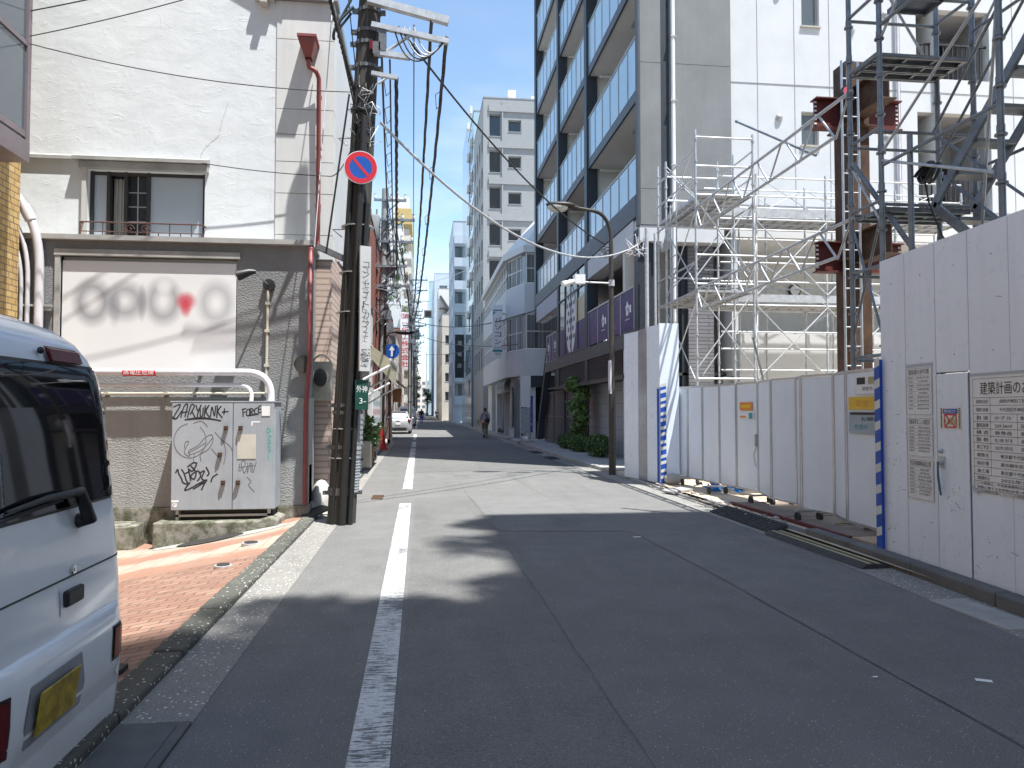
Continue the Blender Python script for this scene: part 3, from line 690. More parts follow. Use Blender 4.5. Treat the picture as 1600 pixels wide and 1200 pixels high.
# spot lamp over the sign
t = T('wall_spotlight', 'black spotlight on a bracket arm beside the white signboard', 'spotlight', (-2.2, 11.3, 3.38))
g = MB(); g.tube([(-2.2, 11.3, 3.37), (-2.2, 11.22, 3.37)], .085, 14); P('base', g, 'black', t)
g = MB(); g.tube([(-2.2, 11.22, 3.37), (-2.3, 11.0, 3.46), (-2.36, 10.9, 3.46)], .014, 8); P('arm', g, 'chrome', t)
g = MB(); g.tube([(-2.32, 10.92, 3.5), (-2.4, 10.9, 3.49), (-2.5, 10.88, 3.45), (-2.56, 10.87, 3.43)], [.03, .05, .07, .078], 16); P('lamp_head', g, 'black', t)
g = MB(); g.disc((-2.562, 10.869, 3.429), (-.93, -.1, -.3), .07, 16); g.sphere((-2.54, 10.872, 3.437), .05, 10); P('bulb', g, 'chrome', t)
t = T('beige_conduit', 'thin beige conduit dropping from the spotlight and running along the dado', 'conduit', (-2.24, 11.25, 1.8))
g = MB(); g.tube([(-2.21, 11.24, 3.3), (-2.225, 11.24, 1.8)], .02, 8); P('conduit', g, 'beige_pipe', t)
g = MB(); g.tube([(-2.225, 11.24, 1.795), (-6.5, 11.24, 1.78)], .018, 8); P('conduit', g, 'beige_pipe', t)
for x, z in ((-2.213, 3.1), (-2.217, 2.7), (-2.22, 2.2), (-2.8, 1.79), (-3.6, 1.79), (-4.4, 1.785)): g = MB(); g.box(x - .03, x + .03, 11.21, 11.3, z - .02, z + .02); P('clip', g, 'beige_pipe', t)
t = T('power_conduit', 'thick pale pipe along the grey wall bending down into the cabinet, red warning label', 'conduit', (-2.1, 11.05, 1.67))
g = MB(); g.tube([(-7, 11.08, 2.08), (-2.5, 11.08, 2.09)] + arc((-2.45, 11.08, 2.09), (-2.12, 11.06, 2.08), (-2.11, 11.04, 1.75), 8) + [(-2.11, 11.02, 1.66)], .05, 12); P('pipe', g, 'pipe_white', t)
g = MB(); g.tube([(-4.12, 11.08, 2.0805), (-3.68, 11.08, 2.0815)], .052, 12); P('label', g, 'signred', t)
g = MB(); lettering(g, '高電圧危険', (-3.9, 11.025, 2.081), (1, 0, 0), UP, .075, width=.4); P('lettering', g, 'white_paint', t)
for x in (-3.15, -4.9): g = MB(); g.tube([(x, 11.08, 2.08), (x + .02, 11.08, 2.08)], .056, 12); g.box(x - .012, x + .03, 11.08, 11.3, 2.06, 2.1); P('clamp', g, 'steel', t)
t = T('power_conduit', 'thinner pale pipe below the thick one, curving down into the cabinet', 'conduit', (-2.4, 11.05, 1.67))
g = MB(); g.tube([(-7, 11.13, 1.9), (-2.65, 11.12, 1.91)] + arc((-2.6, 11.12, 1.91), (-2.39, 11.08, 1.91), (-2.38, 11.04, 1.75), 8) + [(-2.38, 11.02, 1.66)], .03, 10); P('pipe', g, 'pipe_white', t)

# ------------------------------------------------ graffiti covered cabinet
CX0, CX1, CY0, CY1, CZ0, CZ1 = -3.37, -2.0, 10.78, 11.2, .19, 1.66
t = T('utility_cabinet', 'grey steel utility cabinet with two doors covered in black graffiti', 'cabinet', (-2.7, 11, 0))
g = MB(); g.box(CX0, CX1, CY0, CY1, CZ0, CZ1); P('cabinet_body', g, 'cabinet', t, bevel=.012)
g = MB(); g.box(CX0 - .015, CX1 + .015, CY0 - .025, CY1, CZ1, CZ1 + .02); P('top_cap', g, 'cabinet', t)
split = -2.56
strokes = lambda pts, r=.008: [(x, CY0 - .03, z) for x, z in pts]
M['marker'] = mat('black spray marker', (.02, .02, .022), .5); M['marker_grey'] = mat('faded marker', (.13, .13, .14), .6); M['marker_teal'] = mat('teal marker', (.05, .36, .32), .6)
for (a, b), lab in (((CX0 + .012, split - .006), 'wide left door with black spray tags and a large faded face drawing'), ((split + .006, CX1 - .012), 'narrow right door with a tag, paper notice and teal scrawl')):
    g = MB(); g.box(a, b, CY0 - .022, CY0 - .002, CZ0 + .012, CZ1 - .012); d = P('door', g, 'cabinet', t, lab)
    def px(x, y): return (-3.37 + (x - 440) / (1062 - 440) * 1.37, 1.66 - (y - 112) / (770 - 112) * 1.47)
    def stroke(mb, pts, r=.007, smooth=True):
        q = [px(*p) for p in pts]
        if smooth and len(q) > 2:
            out = []
            for i in range(len(q) - 1):
                p0, p1, p2, p3 = q[max(i - 1, 0)], q[i], q[i + 1], q[min(i + 2, len(q) - 1)]
                for k in range(5):
                    u = k / 5; f = lambda j: .5 * (2 * p1[j] + (p2[j] - p0[j]) * u + (2 * p0[j] - 5 * p1[j] + 4 * p2[j] - p3[j]) * u * u + (3 * p1[j] - p0[j] - 3 * p2[j] + p3[j]) * u ** 3)
                    out.append((f(0), f(1)))
            q = out + [q[-1]]
        y = CY0 - .0235
        for (ax, az), (bx, bz) in zip(q, q[1:]):
            dx, dz = bx - ax, bz - az; L = math.hypot(dx, dz) or 1; nx, nz = -dz / L * r, dx / L * r; ex, ez = dx / L * r * .4, dz / L * r * .4
            y -= .00003
            mb.quad((ax - ex - nx, y, az - ez - nz), (bx + ex - nx, y, bz + ez - nz), (bx + ex + nx, y, bz + ez + nz), (ax - ex + nx, y, az - ez + nz))
    if 'left' in lab:
        m = MB()
        for pts in ([(452, 140), (492, 128), (455, 200), (470, 210), (500, 165)], [(495, 205), (515, 135), (535, 128), (520, 200)], [(500, 175), (535, 170)], [(535, 205), (555, 130), (575, 135), (552, 185)], [(560, 165), (580, 205)], [(585, 130), (598, 165), (615, 128), (600, 165), (592, 205)],
                [(610, 150), (612, 195), (625, 190), (628, 145)], [(640, 130), (635, 205), (640, 165), (662, 130), (645, 168), (668, 205)], [(672, 200), (680, 140), (695, 195), (702, 135)], [(712, 130), (710, 205), (712, 168), (735, 135), (716, 168), (742, 205)],
                [(755, 150), (752, 185)], [(740, 172), (778, 168)], [(520, 218), (620, 205), (735, 225), (640, 212), (520, 218)], [(445, 200), (452, 212), (475, 208)]): stroke(m, pts, .0085)
        for pts in ([(470, 540), (482, 520), (488, 545), (505, 575), (515, 600), (545, 612)], [(505, 520), (520, 545), (535, 590), (548, 605)], [(520, 548), (548, 535)], [(545, 515), (560, 590)], [(540, 505), (575, 480), (592, 490), (570, 530), (548, 520)], [(560, 500), (590, 540), (580, 580), (560, 560), (600, 530), (618, 560), (600, 590)],
                [(610, 545), (640, 530), (625, 575), (650, 590)], [(650, 508), (668, 545), (655, 560)], [(680, 598), (690, 570), (718, 550)], [(555, 600), (525, 645), (560, 635), (620, 600), (655, 585), (640, 610), (625, 645)], [(575, 640), (640, 600), (590, 615)]): stroke(m, pts, .0095)
        P('graffiti', m, 'marker', d)
        m = MB(); stroke(m, [(552 + 95 * math.cos(q), 345 + 105 * math.sin(q)) for q in [(-.9 + i * .42) for i in range(14)]], .004)
        for pts in ([(545, 405), (600, 375), (640, 330), (680, 310), (688, 350), (660, 400), (615, 430), (620, 470)], [(540, 420), (590, 395), (650, 355)], [(555, 430), (610, 410), (650, 375), (685, 330)], [(520, 390), (525, 355), (545, 352), (530, 385), (520, 420), (550, 440), (545, 410)], [(580, 430), (575, 475), (600, 480)], [(700, 295), (730, 330), (755, 365), (765, 420), (755, 490)], [(745, 345), (790, 380), (808, 415)], [(570, 240), (620, 228), (655, 260)], [(680, 395), (700, 420), (740, 470)]): stroke(m, pts, .005)
        P('graffiti', m, 'marker_grey', d)
        m = MB(); stroke(m, [(450, 712), (488, 712)], .014, False); stroke(m, [(468 + 12 * math.cos(q), 735 + 12 * math.sin(q)) for q in [i * .8 for i in range(9)]], .006); stroke(m, [(468, 733), (472, 742)], .012, False); P('decal', m, 'white_paint', d)
    else:
        m = MB()
        for pts in ([(868, 200), (865, 160), (862, 155), (885, 150)], [(866, 175), (882, 170)], [(890, 160), (888, 190), (905, 188), (905, 155), (890, 158)], [(912, 195), (912, 150), (930, 160), (914, 172), (935, 190)], [(955, 145), (938, 155), (938, 180), (955, 182)], [(962, 140), (960, 175), (978, 170)], [(960, 158), (974, 152)], [(960, 140), (976, 130)], [(895, 195), (960, 185)]): stroke(m, pts, .0075)
        P('graffiti', m, 'marker', d)
        m = MB()
        for pts in ([(850, 490), (846, 530), (862, 520), (860, 480), (875, 470), (885, 490), (870, 520), (880, 545), (895, 510)], [(900, 480), (898, 545), (915, 480), (918, 540)], [(925, 485), (930, 545), (950, 480)], [(850, 510), (945, 500)], [(895, 570), (920, 600), (905, 620), (940, 660)]): stroke(m, pts, .005)
        P('graffiti', m, 'marker_grey', d)
        m = MB()
        for pts in ([(1015, 270), (1035, 285), (1015, 300), (1015, 270)], [(1018, 315), (1038, 320), (1020, 340), (1036, 350)], [(1015, 365), (1035, 360), (1018, 380), (1036, 392)], [(1020, 400), (1036, 410), (1020, 420)], [(1025, 430), (1022, 470)]): stroke(m, pts, .006)
        P('graffiti', m, 'marker_teal', d)
        m = MB(); y = CY0 - .026
        a_, b_ = px(835, 308), px(948, 458); m.box(a_[0], b_[0], y - .003, y, b_[1], a_[1]); P('paper_notice', m, mat('yellowed paper', (.5, .48, .42), .8), d)
        m = MB(); a_, b_ = px(980, 135), px(1030, 195); m.box(a_[0], b_[0], y - .003, y, b_[1], a_[1]); P('sticker', m, 'paper', d)
        m = MB(); stroke(m, [(920, 255), (922, 232), (970, 232)], .01, False); P('decal', m, 'white_paint', d)
    for hx, hy in (((767, 270), (733, 432), (754, 603)) if 'left' in lab else ((855, 270), (843, 603))):
        x, z = px(hx, hy); h = MB(); h.box(x - .025, x + .025, CY0 - .07, CY0 - .02, z - .03, z + .03); h.tube([(x, CY0 - .07, z), (x, CY0 - .082, z)], .014, 8); P('handle', h, 'rust', d)
g = MB()
for x in (CX0 + .06, CX1 - .1): g.box(x, x + .04, CY0 + .02, CY0 + .06, .05, CZ0); g.box(x, x + .04, CY1 - .06, CY1 - .02, .05, CZ0)
g.box(CX0 + .06, CX1 - .06, CY0 + .02, CY0 + .05, .1, .13); P('stand', g, 'grey_frame', t)
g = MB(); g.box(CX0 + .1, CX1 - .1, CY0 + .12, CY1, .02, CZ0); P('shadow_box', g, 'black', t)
g = MB(); g.prism([(-3.55, 10.62, -.35), (-1.93, 10.62, -.35), (-1.93, 10.62, .06), (-2.05, 10.62, .1), (-2.2, 10.62, .055), (-3.55, 10.62, .05)], (0, .62, 0)); ONE('concrete_plinth', g, 'moss', 'mossy concrete plinth under the graffiti cabinet', 'plinth', bevel=.02)
g = MB(); g.box(-4.6, -3.85, 10.75, 11.2, -.4, -.02); g.box(-4.5, -3.95, 10.8, 11.2, -.03, .0); ONE('concrete_block', g, 'moss', 'low mossy concrete step against the grey wall beside the van', 'concrete step', bevel=.02)
# meter box, mirror, white guard stone
t = T('meter_box', 'beige meter box with a black round window on the pink tiles', 'meter box', (-1.5, 11.98, 2))
g = MB(); g.box(-1.67, -1.36, 11.82, 12.0, 1.7, 2.3); P('case', g, mat('aged beige plastic', (.42, .39, .31), .6, 0, .15, 5), t, bevel=.02)
g = MB(); g.prism([(-1.53 + .1 * math.cos(q) * (1 if abs(math.cos(q)) < .7 else 1.0), 11.815, 2.05 + .14 * math.sin(q)) for q in [i * math.pi / 8 for i in range(16)]], (0, -.05, 0)); P('meter', g, 'black', t)
g = MB(); g.tube(arc((-1.65, 11.85, 2.3), (-1.52, 11.8, 2.5), (-1.38, 11.85, 2.3), 8), .015, 6); P('lead_pipe', g, 'beige_pipe', t)
g = MB(); g.tube([(-1.7, 11.22, 2.22), (-1.7, 11.2, 2.22)], .13, 20); ONE('round_plate', g, 'iron', 'small dark round disc fixed at the grey wall edge above the kerb', 'disc')
g = MB(); g.sphere((-1.5, 11.78, .2), (.15, .3, .3), 14); g.box(-1.68, -1.42, 11.5, 12, -.05, .2); g.box(-1.67, -1.62, 11.35, 11.6, .1, .75); ONE('guard_stone', g, 'concrete_light', 'pale rounded guard stone at the foot of the pink tile corner', 'guard stone')
# ================================================================== THE WHITE VAN (parked across the pavement, tail towards the street)
def interp(tab, z):
    if z <= tab[0][0]: return tab[0][1:]
    for a, b in zip(tab, tab[1:]):
        if z <= b[0]:
            f = (z - a[0]) / (b[0] - a[0]); return tuple(p + (q - p) * f for p, q in zip(a[1:], b[1:]))
    return tab[-1][1:]
def ringshell(mb, zs, tab, n=10, mi=0, capt=True, capb=True, ax='x'):
    """stacked rounded rectangles: tab rows z, x0, x1, y0, y1, r"""
    rings = []
    for z in zs:
        x0, x1, y0, y1, r = interp(tab, z); p = []
        for cx, cy, a0 in ((x1 - r, y1 - r, 0), (x0 + r, y1 - r, 90), (x0 + r, y0 + r, 180), (x1 - r, y0 + r, 270)):
            for k in range(n + 1):
                a = rad(a0 + 90 * k / n); p.append((cx + r * math.cos(a), cy + r * math.sin(a), z))
        rings.append(p)
    m = len(rings[0])
    mb.add([q for r_ in rings for q in r_], [(i * m + j, i * m + (j + 1) % m, (i + 1) * m + (j + 1) % m, (i + 1) * m + j) for i in range(len(rings) - 1) for j in range(m)], mi, True)
    if capt: mb.add(rings[-1], [tuple(range(m))], mi, True)
    if capb: mb.add(rings[0], [tuple(range(m))[::-1]], mi)
    return rings
VY0, VY1, VR, VF = 2.74, 4.23, -1.5, -4.9          # width along Y, tail at VR, nose at VF
VC = (VY0 + VY1) / 2
t = T('parked_van', 'white high-roof van parked at the left edge, showing its tailgate and dark rear window', 'van', (-3.2, VC, -.3))
VT = [(.02, VF, VR - .02, VY0 + .03, VY1 - .03, .2), (.3, VF - .02, VR, VY0, VY1, .2), (.75, VF, VR - .02, VY0, VY1, .2), (1.1, VF + .15, VR - .05, VY0 + .01, VY1 - .01, .2), (1.2, VF + .3, VR - .06, VY0 + .015, VY1 - .015, .21),
      (1.6, VF + .65, VR - .1, VY0 + .03, VY1 - .02, .22), (1.72, VF + .75, VR - .125, VY0 + .04, VY1 - .03, .23), (1.8, VF + .85, VR - .15, VY0 + .06, VY1 - .05, .25), (1.87, VF + .95, VR - .185, VY0 + .1, VY1 - .09, .28), (1.93, VF + 1.1, VR - .24, VY0 + .16, VY1 - .16, .33), (1.975, VF + 1.3, VR - .35, VY0 + .26, VY1 - .26, .38), (2.0, VF + 1.6, VR - .55, VY0 + .4, VY1 - .4, .33), (2.01, VF + 1.9, VR - .9, VY0 + .55, VY1 - .55, .17)]
g = MB(); ringshell(g, [.02, .15, .3, .5, .75, .95, 1.1, 1.2, 1.35, 1.5, 1.6, 1.66, 1.72, 1.77, 1.8, 1.84, 1.87, 1.9, 1.93, 1.955, 1.975, 1.99, 2.0, 2.01], VT); body = P('body', g, 'van', t)
def vrear(y, z, off=0.0):                       # a point on the tail at y, z
    x0, x1, y0, y1, r = interp(VT, z); x = x1
    if y > y1 - r: x = x1 - r + math.sqrt(max(0, r * r - (y - (y1 - r)) ** 2))
    if y < y0 + r: x = x1 - r + math.sqrt(max(0, r * r - (y0 + r - y) ** 2))
    return V((x + off, y, z))
def vpatch(mb, rows, off, n=16, mi=0):            # rows of (z, ya, yb) laid on the tail
    vs = []
    for z, a, b in rows: vs += [vrear(a + (b - a) * k / n, z, off) for k in range(n + 1)]
    mb.add(vs, [(i * (n + 1) + j, i * (n + 1) + j + 1, (i + 1) * (n + 1) + j + 1, (i + 1) * (n + 1) + j) for i in range(len(rows) - 1) for j in range(n)], mi, True)
    return mb
zz = [1.125, 1.14, 1.17, 1.25, 1.35, 1.45, 1.55, 1.65, 1.7, 1.735, 1.75]
def wrow(z, grow=0):
    e = .06 if z < 1.7 else .08 + (z - 1.7) * 1.4
    if z < 1.17: e = .06 + (1.17 - z) * 1.2
    x0, x1, y0, y1, r = interp(VT, z); return (z, y0 + e - grow, y1 - e + grow)
g = MB(); vpatch(g, [wrow(z, .018) for z in [1.112] + zz + [1.765]], .003); seal = P('window_seal', g, 'black', t)
g = MB(); vpatch(g, [wrow(z) for z in zz], .007); w = P('rear_window', g, 'van_glass', t)
g = MB()
for dy, dz, r in ((4.02, 1.2, .03), (4.06, 1.285, .022), (4.055, 1.34, .014)):
    c = vrear(dy, dz, .009); nrm = V((1, .35, .1)); g.disc(c, nrm, r, 16)
P('sticker', g, 'white_paint', w)
# tailgate seams as shallow dark grooves, brake lamp, wiper, lock, handle
g = MB(); g.tube([vrear(VY0 + .1 + (VY1 - VY0 - .15) * k / 24, .822, .0) for k in range(25)], .0045, 5); g.tube([vrear(VY1 - .045, z, .0) for z in (.62, .7, .82, .95, 1.1)], .004, 5); g.tube([vrear(VY0 + .05, z, .0) for z in (.62, .7, .82, .95, 1.1)], .004, 5); P('tailgate_seam', g, 'seam', t)
g = MB(); vpatch(g, [(z, 3.53, 3.84) for z in (1.765, 1.775, 1.825, 1.835)], .018);
P('brake_lamp_housing', g, 'lamp_red', t)
g = MB(); c = vrear(3.685, 1.8, .016); g.obox(c + V((.008, 0, 0)), (.008, 0, -.004), (0, .145, 0), (-.009, 0, .026)); P('brake_lamp', g, 'lamp_red', t)
g = MB(); g.sphere(vrear(3.48, 1.81, .02), .016, 8); P('washer_nozzle', g, 'black', t)
g = MB(); a, b, c = vrear(3.66, 1.06, .05), vrear(3.58, 1.19, .055), vrear(3.02, 1.17, .03)
g.tube([vrear(3.66, 1.05, 0), a, a.lerp(b, .5), b, b.lerp(c, .12)], [.035, .034, .028, .024, .02], 10); g.tube([b, b.lerp(c, .5) + V((0, 0, .01)), c], [.02, .014, .008], 8); wp = P('wiper', g, 'black', t)
g = MB(); g.tube([b.lerp(c, .2) - V((.02, 0, .02)), c - V((.012, .1, .035))], .008, 6); P('wiper_blade', g, 'rubber', wp)
g = MB(); c = vrear(3.57, .85); g.tube([c, c + V((.014, 0, 0))], .02, 16); g.tube([c + V((.013, 0, 0)), c + V((.017, 0, 0))], .009, 10); P('lock', g, 'chrome', t)
g = MB(); vpatch(g, [(z, 3.44, 3.66) for z in (.675, .69, .775, .79)], .004); P('handle_recess', g, 'van', t)
g = MB(); g.obox(vrear(3.545, .74, .012), (.014, 0, 0), (0, .082, 0), (0, 0, .036)); P('handle', g, 'black', t, bevel=.012)
BT = [(.2, VF - .04, VR - .005, VY0 + .03, VY1 - .03, .18), (.26, VF - .05, VR + .015, VY0 + .01, VY1 - .03, .29), (.32, VF - .05, VR + .03, VY0, VY1 - .02, .3), (.5, VF - .05, VR + .035, VY0, VY1 - .02, .3), (.56, VF - .04, VR + .025, VY0, VY1 - .02, .29), (.6, VF - .02, VR + .01, VY0, VY1 - .02, .28), (.61, VF, VR - .05, VY0 + .03, VY1 - .03, .17)]
g = MB(); ringshell(g, [.2, .23, .26, .29, .32, .4, .5, .53, .56, .58, .6, .61], BT); P('bumper', g, 'van', t)
def brear(y, z, off): 
    global VT
    o = VT; VT = BT; p = vrear(y, z, off); VT = o; return p
def bpatch(mb, rows, off, n=8):
    vs = []
    for z, a, b in rows: vs += [brear(a + (b - a) * k / n, z, off) for k in range(n + 1)]
    mb.add(vs, [(i * (n + 1) + j, i * (n + 1) + j + 1, (i + 1) * (n + 1) + j + 1, (i + 1) * (n + 1) + j) for i in range(len(rows) - 1) for j in range(n)], 0, True); return mb
M['recess'] = mat('shaded bumper plastic', (.3, .31, .33), .5)
g = MB(); bpatch(g, [(.27, 3.08, 3.55), (.36, 3.06, 3.57), (.5, 3.1, 3.53)], .004); P('plate_recess', g, 'recess', t)
g = MB(); c = brear(3.29, .385, .02); g.obox(c, (.004, 0, -.0006), (0, .165, 0), (.012, 0, .083)); pl = P('number_plate', g, mat('yellow plate', (.42, .29, .02), .4, 0, .55, 16), t, bevel=.003)
for (a, b, z0, z1, m) in ((3.88, 4.0, .36, .5, 'amber'), (2.79, 2.96, .3, .5, 'lamp_red')):
    g = MB(); bpatch(g, [(z, a + .01 * (z - z0), b) for z in (z0, (z0 + z1) / 2, z1)], .008); L_ = P('tail_lamp', g, m, t)
    g = MB(); bpatch(g, [(z, a - .012, b + .012) for z in (z0 - .012, (z0 + z1) / 2, z1 + .012)], .004); P('lamp_frame', g, 'black', L_)
for y in (VY0 + .005, VY1 - .005):                # side glass and screen
    s_ = 1 if y > VC else -1
    for x0, x1 in ((VR - 1.5, VR - .4), (VR - 2.45, VR - 1.58)):
        g = MB(); q = [V((x, (interp(VT, z)[3] if s_ > 0 else interp(VT, z)[2]) + s_ * .006, z)) for x, z in ((x0, 1.14), (x1, 1.14), (x1 - .05, 1.66), (x0 + .05, 1.66))]; g.poly(q); P('side_window', g, 'van_glass', t)
    for x in (VR - .75, VF + .45):
        g = MB(); g.tube([(x, y - s_ * .1, -.03), (x, y + s_ * .012, -.03)], .27, 24); wl = P('wheel', g, 'rubber', t)
        g = MB(); g.tube([(x, y, -.03), (x, y + s_ * .022, -.03)], .17, 18); P('rim', g, 'steel', wl)
g = MB(); q = [V((interp(VT, z)[0] - .004, y, z)) for y, z in ((VY0 + .25, 1.12), (VY1 - .25, 1.12), (VY1 - .3, 1.7), (VY0 + .3, 1.7))]; g.poly(q); P('windscreen', g, 'van_glass', t)
for y in (VY0 + .22, VY1 - .22): g = MB(); g.sphere((VF + .02, y, .68), (.06, .14, .1), 10); P('headlight', g, 'chrome', t)

# ================================================================== FIRST POLE AND WHAT HANGS ON IT
PB, PT_ = V((-1.1, 10.68, -.3)), V((-.60, 10.6, 10.2))
pole_at = lambda z: PB.lerp(PT_, (z + .3) / 10.5)
t = T('utility_pole', 'dark weathered utility pole leaning at the left kerb before the white building', 'utility pole', (-1.03, 10.68, 0))
g = MB(); g.tube([pole_at(z) for z in (-.3, 0, 2, 4, 6, 8, 10.2)], [.198, .195, .184, .172, .161, .149, .13], 24); P('shaft', g, 'pole', t)
for dx, dy, r, z1 in ((.03, -.215, .055, 5.6), (.13, -.185, .04, 4.4), (-.1, -.185, .022, 6.3)):
    g = MB(); g.tube([pole_at(z) + V((dx, dy + .004 * z, 0)) for z in (0, 1.2, 2.4, z1)], r, 10); P('cable_guard', g, 'black', t)
g = MB(); g.tube([pole_at(z) + V((.17, -.17, 0)) for z in (2.7, 3.1)], .075, 10); P('cable_guard', g, 'pole_far', t)
M['bandsteel'] = mat('band steel', (.16, .16, .16), .5, .7, .2, 20)
for z, b in ((.42, 1), (.47, 0), (1.05, 1), (1.62, 1), (1.52, 0), (5.05, 0), (5.75, 0), (6.35, 1), (6.68, 1), (6.85, 1), (7.15, 1)):
    c = pole_at(z); r = .203 - .0052 * z; g = MB(); g.tube([c - V((0, 0, .022)), c + V((0, 0, .022))], r, 24)
    if b: g.box(c.x - r - .07, c.x - r, c.y - .05, c.y + .02, z - .025, z + .025); g.box(c.x + r, c.x + r + .06, c.y - .05, c.y + .02, z - .025, z + .025)
    for k in range(9): a = -math.pi + k * math.pi / 8; g.box(c.x + r * math.cos(a) - .008, c.x + r * math.cos(a) + .008, c.y + r * math.sin(a) - .004, c.y + r * math.sin(a) + .012, z - .03, z + .03)
    P('band', g, 'bandsteel', t)
for z in (1.3, .9, 2.9, 3.45, 4.1): c = pole_at(z); g = MB(); g.tube([c - V((0, 0, .006)), c + V((0, 0, .006))], .225, 20); P('wire_wrap', g, 'steel', t)
def arm(z0, x0, z1, x1, w, y, m='steel'): g = MB(); g.bar((x0, y, z0), (x1, y, z1), w, w); return P('cross_arm', g, m, t)
arm(7.22, -.75, 6.98, .36, .1, 10.4); arm(6.86, -.7, 6.68, .36, .07, 10.38); arm(6.48, -.66, 6.44, -.17, .07, 10.4); arm(6.2, -.7, 6.15, -.34, .055, 10.42)
arm(7.75, -1.2, 7.7, .4, .09, 10.4)
g = MB(); g.tube([(-.5, 10.4, 6.5), (-.16, 10.38, 6.75)], .022, 6); g.tube([(-.6, 10.4, 6.05), (-.45, 10.42, 6.18)], .018, 6); P('arm_brace', g, 'steel', t)
g = MB(); g.box(-.6, -.5, 10.36, 10.5, 6.5, 6.8); g.box(-.68, -.58, 10.36, 10.5, 6.45, 6.62); P('clamp_box', g, 'bandsteel', t)
g = MB(); g.box(-.73, -.62, 10.43, 10.46, 6.55, 6.66); P('red_tag', g, 'red', t)
rb = random.Random(11)
for k in range(13):                              # the tangle of tie wires
    z = 5.3 + rb.random() * .75; c = pole_at(z) + V((rb.uniform(-.12, .18), -.17, 0)); g = MB()
    g.tube([c + V((rb.uniform(-.1, .16), rb.uniform(-.06, .01), rb.uniform(-.16, .16))) for _ in range(6)], .007, 5); P('tie_wire', g, 'black' if k % 2 else 'steel', t)
for k in range(5):
    g = MB(); x0 = -.3 + k * .07; g.tube(arc((x0 - .1, 10.38, 6.86), (x0 + .1, 10.36, 6.0 + .05 * k), (.3, 10.38, 6.68 + .02 * k), 12), .011, 6); P('jumper_wire', g, 'steel' if k > 1 else 'black', t)
g = MB(); g.tube(arc((-.98, 10.4, 7.2), (-1.35, 10.3, 6.4), (-.98, 10.42, 7.02), 10), .018, 6); g.tube(arc((-.95, 10.4, 7.1), (-1.25, 10.3, 6.75), (-1.2, 10.35, 6.6), 8), .022, 6); P('jumper_wire', g, 'black', t)
for z in (5.28, 4.0):
    c = pole_at(z); g = MB(); g.tube([c + V((-.15, -.05, .06)), c + V((-.33, -.05, .05)), c + V((-.2, -.1, -.06))], .01, 6); P('step_bracket', g, 'steel', t)
g = MB(); g.bar((-1.42, 10.5, 3.79), (-1.0, 10.6, 3.62), .05, .08); g.tube([(-1.15, 10.56, 3.6), (-1.03, 10.6, 3.42)], .018, 6); P('side_bracket', g, 'bandsteel', t)
# no-parking disc
def disc_sign(name, lab, c, r, nrm, face, post=None, cat='road sign'):
    t = T(name, lab, cat, c); c = V(c); n = V(nrm).normalized(); u = UP.cross(n).normalized(); v = n.cross(u)
    g = MB(); g.tube([c - n * .02, c + n * .0], r, 40); P('plate', g, 'alu', t)
    face(t, c, n, u, v, r)
    return t
def face_nopark(t, c, n, u, v, r):
    g = MB(); g.disc(c + n * .003, n, r * .985, 40); P('white_rim', g, 'white_paint', t)
    g = MB(); g.disc(c + n * .005, n, r * .95, 40, 0, r * .67); d = (u * .66 + v * -.75).normalized(); d = (-u * .66 + v * .75).normalized(); e = n.cross(d)
    # bar runs from upper left to lower right as one reads it
    g.poly([c + n * .0065 + d * s1 * r * .69 + e * s2 * r * .085 for s1, s2 in ((-1, -1), (1, -1), (1, 1), (-1, 1))]); P('red_ring_and_bar', g, 'signred', t)
    g = MB(); g.disc(c + n * .0045, n, r * .68, 40); P('blue_field', g, 'signblue', t)
c = pole_at(4.86) + V((-.02, 0, 0)); t2 = disc_sign('no_parking_sign', 'round blue and red no-parking sign strapped to the first utility pole', (c.x + .045, 10.36, 4.86), .228, (.08, -1, -.02), face_nopark)
g = MB(); g.box(c.x - .1, c.x + .13, 10.385, 10.5, 4.82, 4.9); P('mount', g, 'bandsteel', t2)
# pole advert, address plate, ribbed sheet
t = T('vertical_advert', 'narrow white vertical advert board with black Japanese lettering on the first pole', 'advert sign', (-.78, 10.75, 2.1))
g = MB(); g.obox((-.765, 10.38, 2.93), (.07, .03, 0), (-.01, .03, 0), (0, 0, .85)); P('board', g, mat('shade-toned white board', (.5, .5, .5), .6), t)  # shade is put into the colour: white board darkened for its shadow side
u = V((.94, .342, 0)); n = u.cross(UP)
g = MB()
for i, ch in enumerate('コンセプトカフェ'):
    lettering(g, ch, V((-.757, 10.36, 3.52 - i * .135)) + n * .034, u, UP, .115, width=.085 if ch != 'ェ' else .06)
P('lettering', g, 'ink', t)
g = MB(); k = random.Random(4)
for i in range(12):
    for j in range(8):
        if k.random() < .45: g.obox(V((-.757, 10.36, 2.3)) + n * .034 + u * (-.05 + j * .0145) + V((0, 0, -.09 + i * .0145)), u * .006, n * .001, UP * .006)
P('small_print', g, 'fascia', t)
t = T('address_plate', 'dark green address plate with white characters on the first pole', 'address plate', (-.78, 10.55, 1.75))
g = MB(); g.obox((-.80, 10.4, 1.76), u * .09, n * .006, UP * .2); P('plate', g, 'green_sign', t)
g = MB(); lettering(g, '外神', V((-.80, 10.4, 1.84)) + n * .008, u, UP, .1, width=.15); lettering(g, '3-', V((-.79, 10.4, 1.68)) + n * .008, u, UP, .11, width=.09); P('lettering', g, 'white_paint', t)
t = T('anti_poster_sheet', 'grey ribbed anti-poster sheet wrapped round the foot of the first pole', 'pole sheet', (-.9, 10.66, 1))
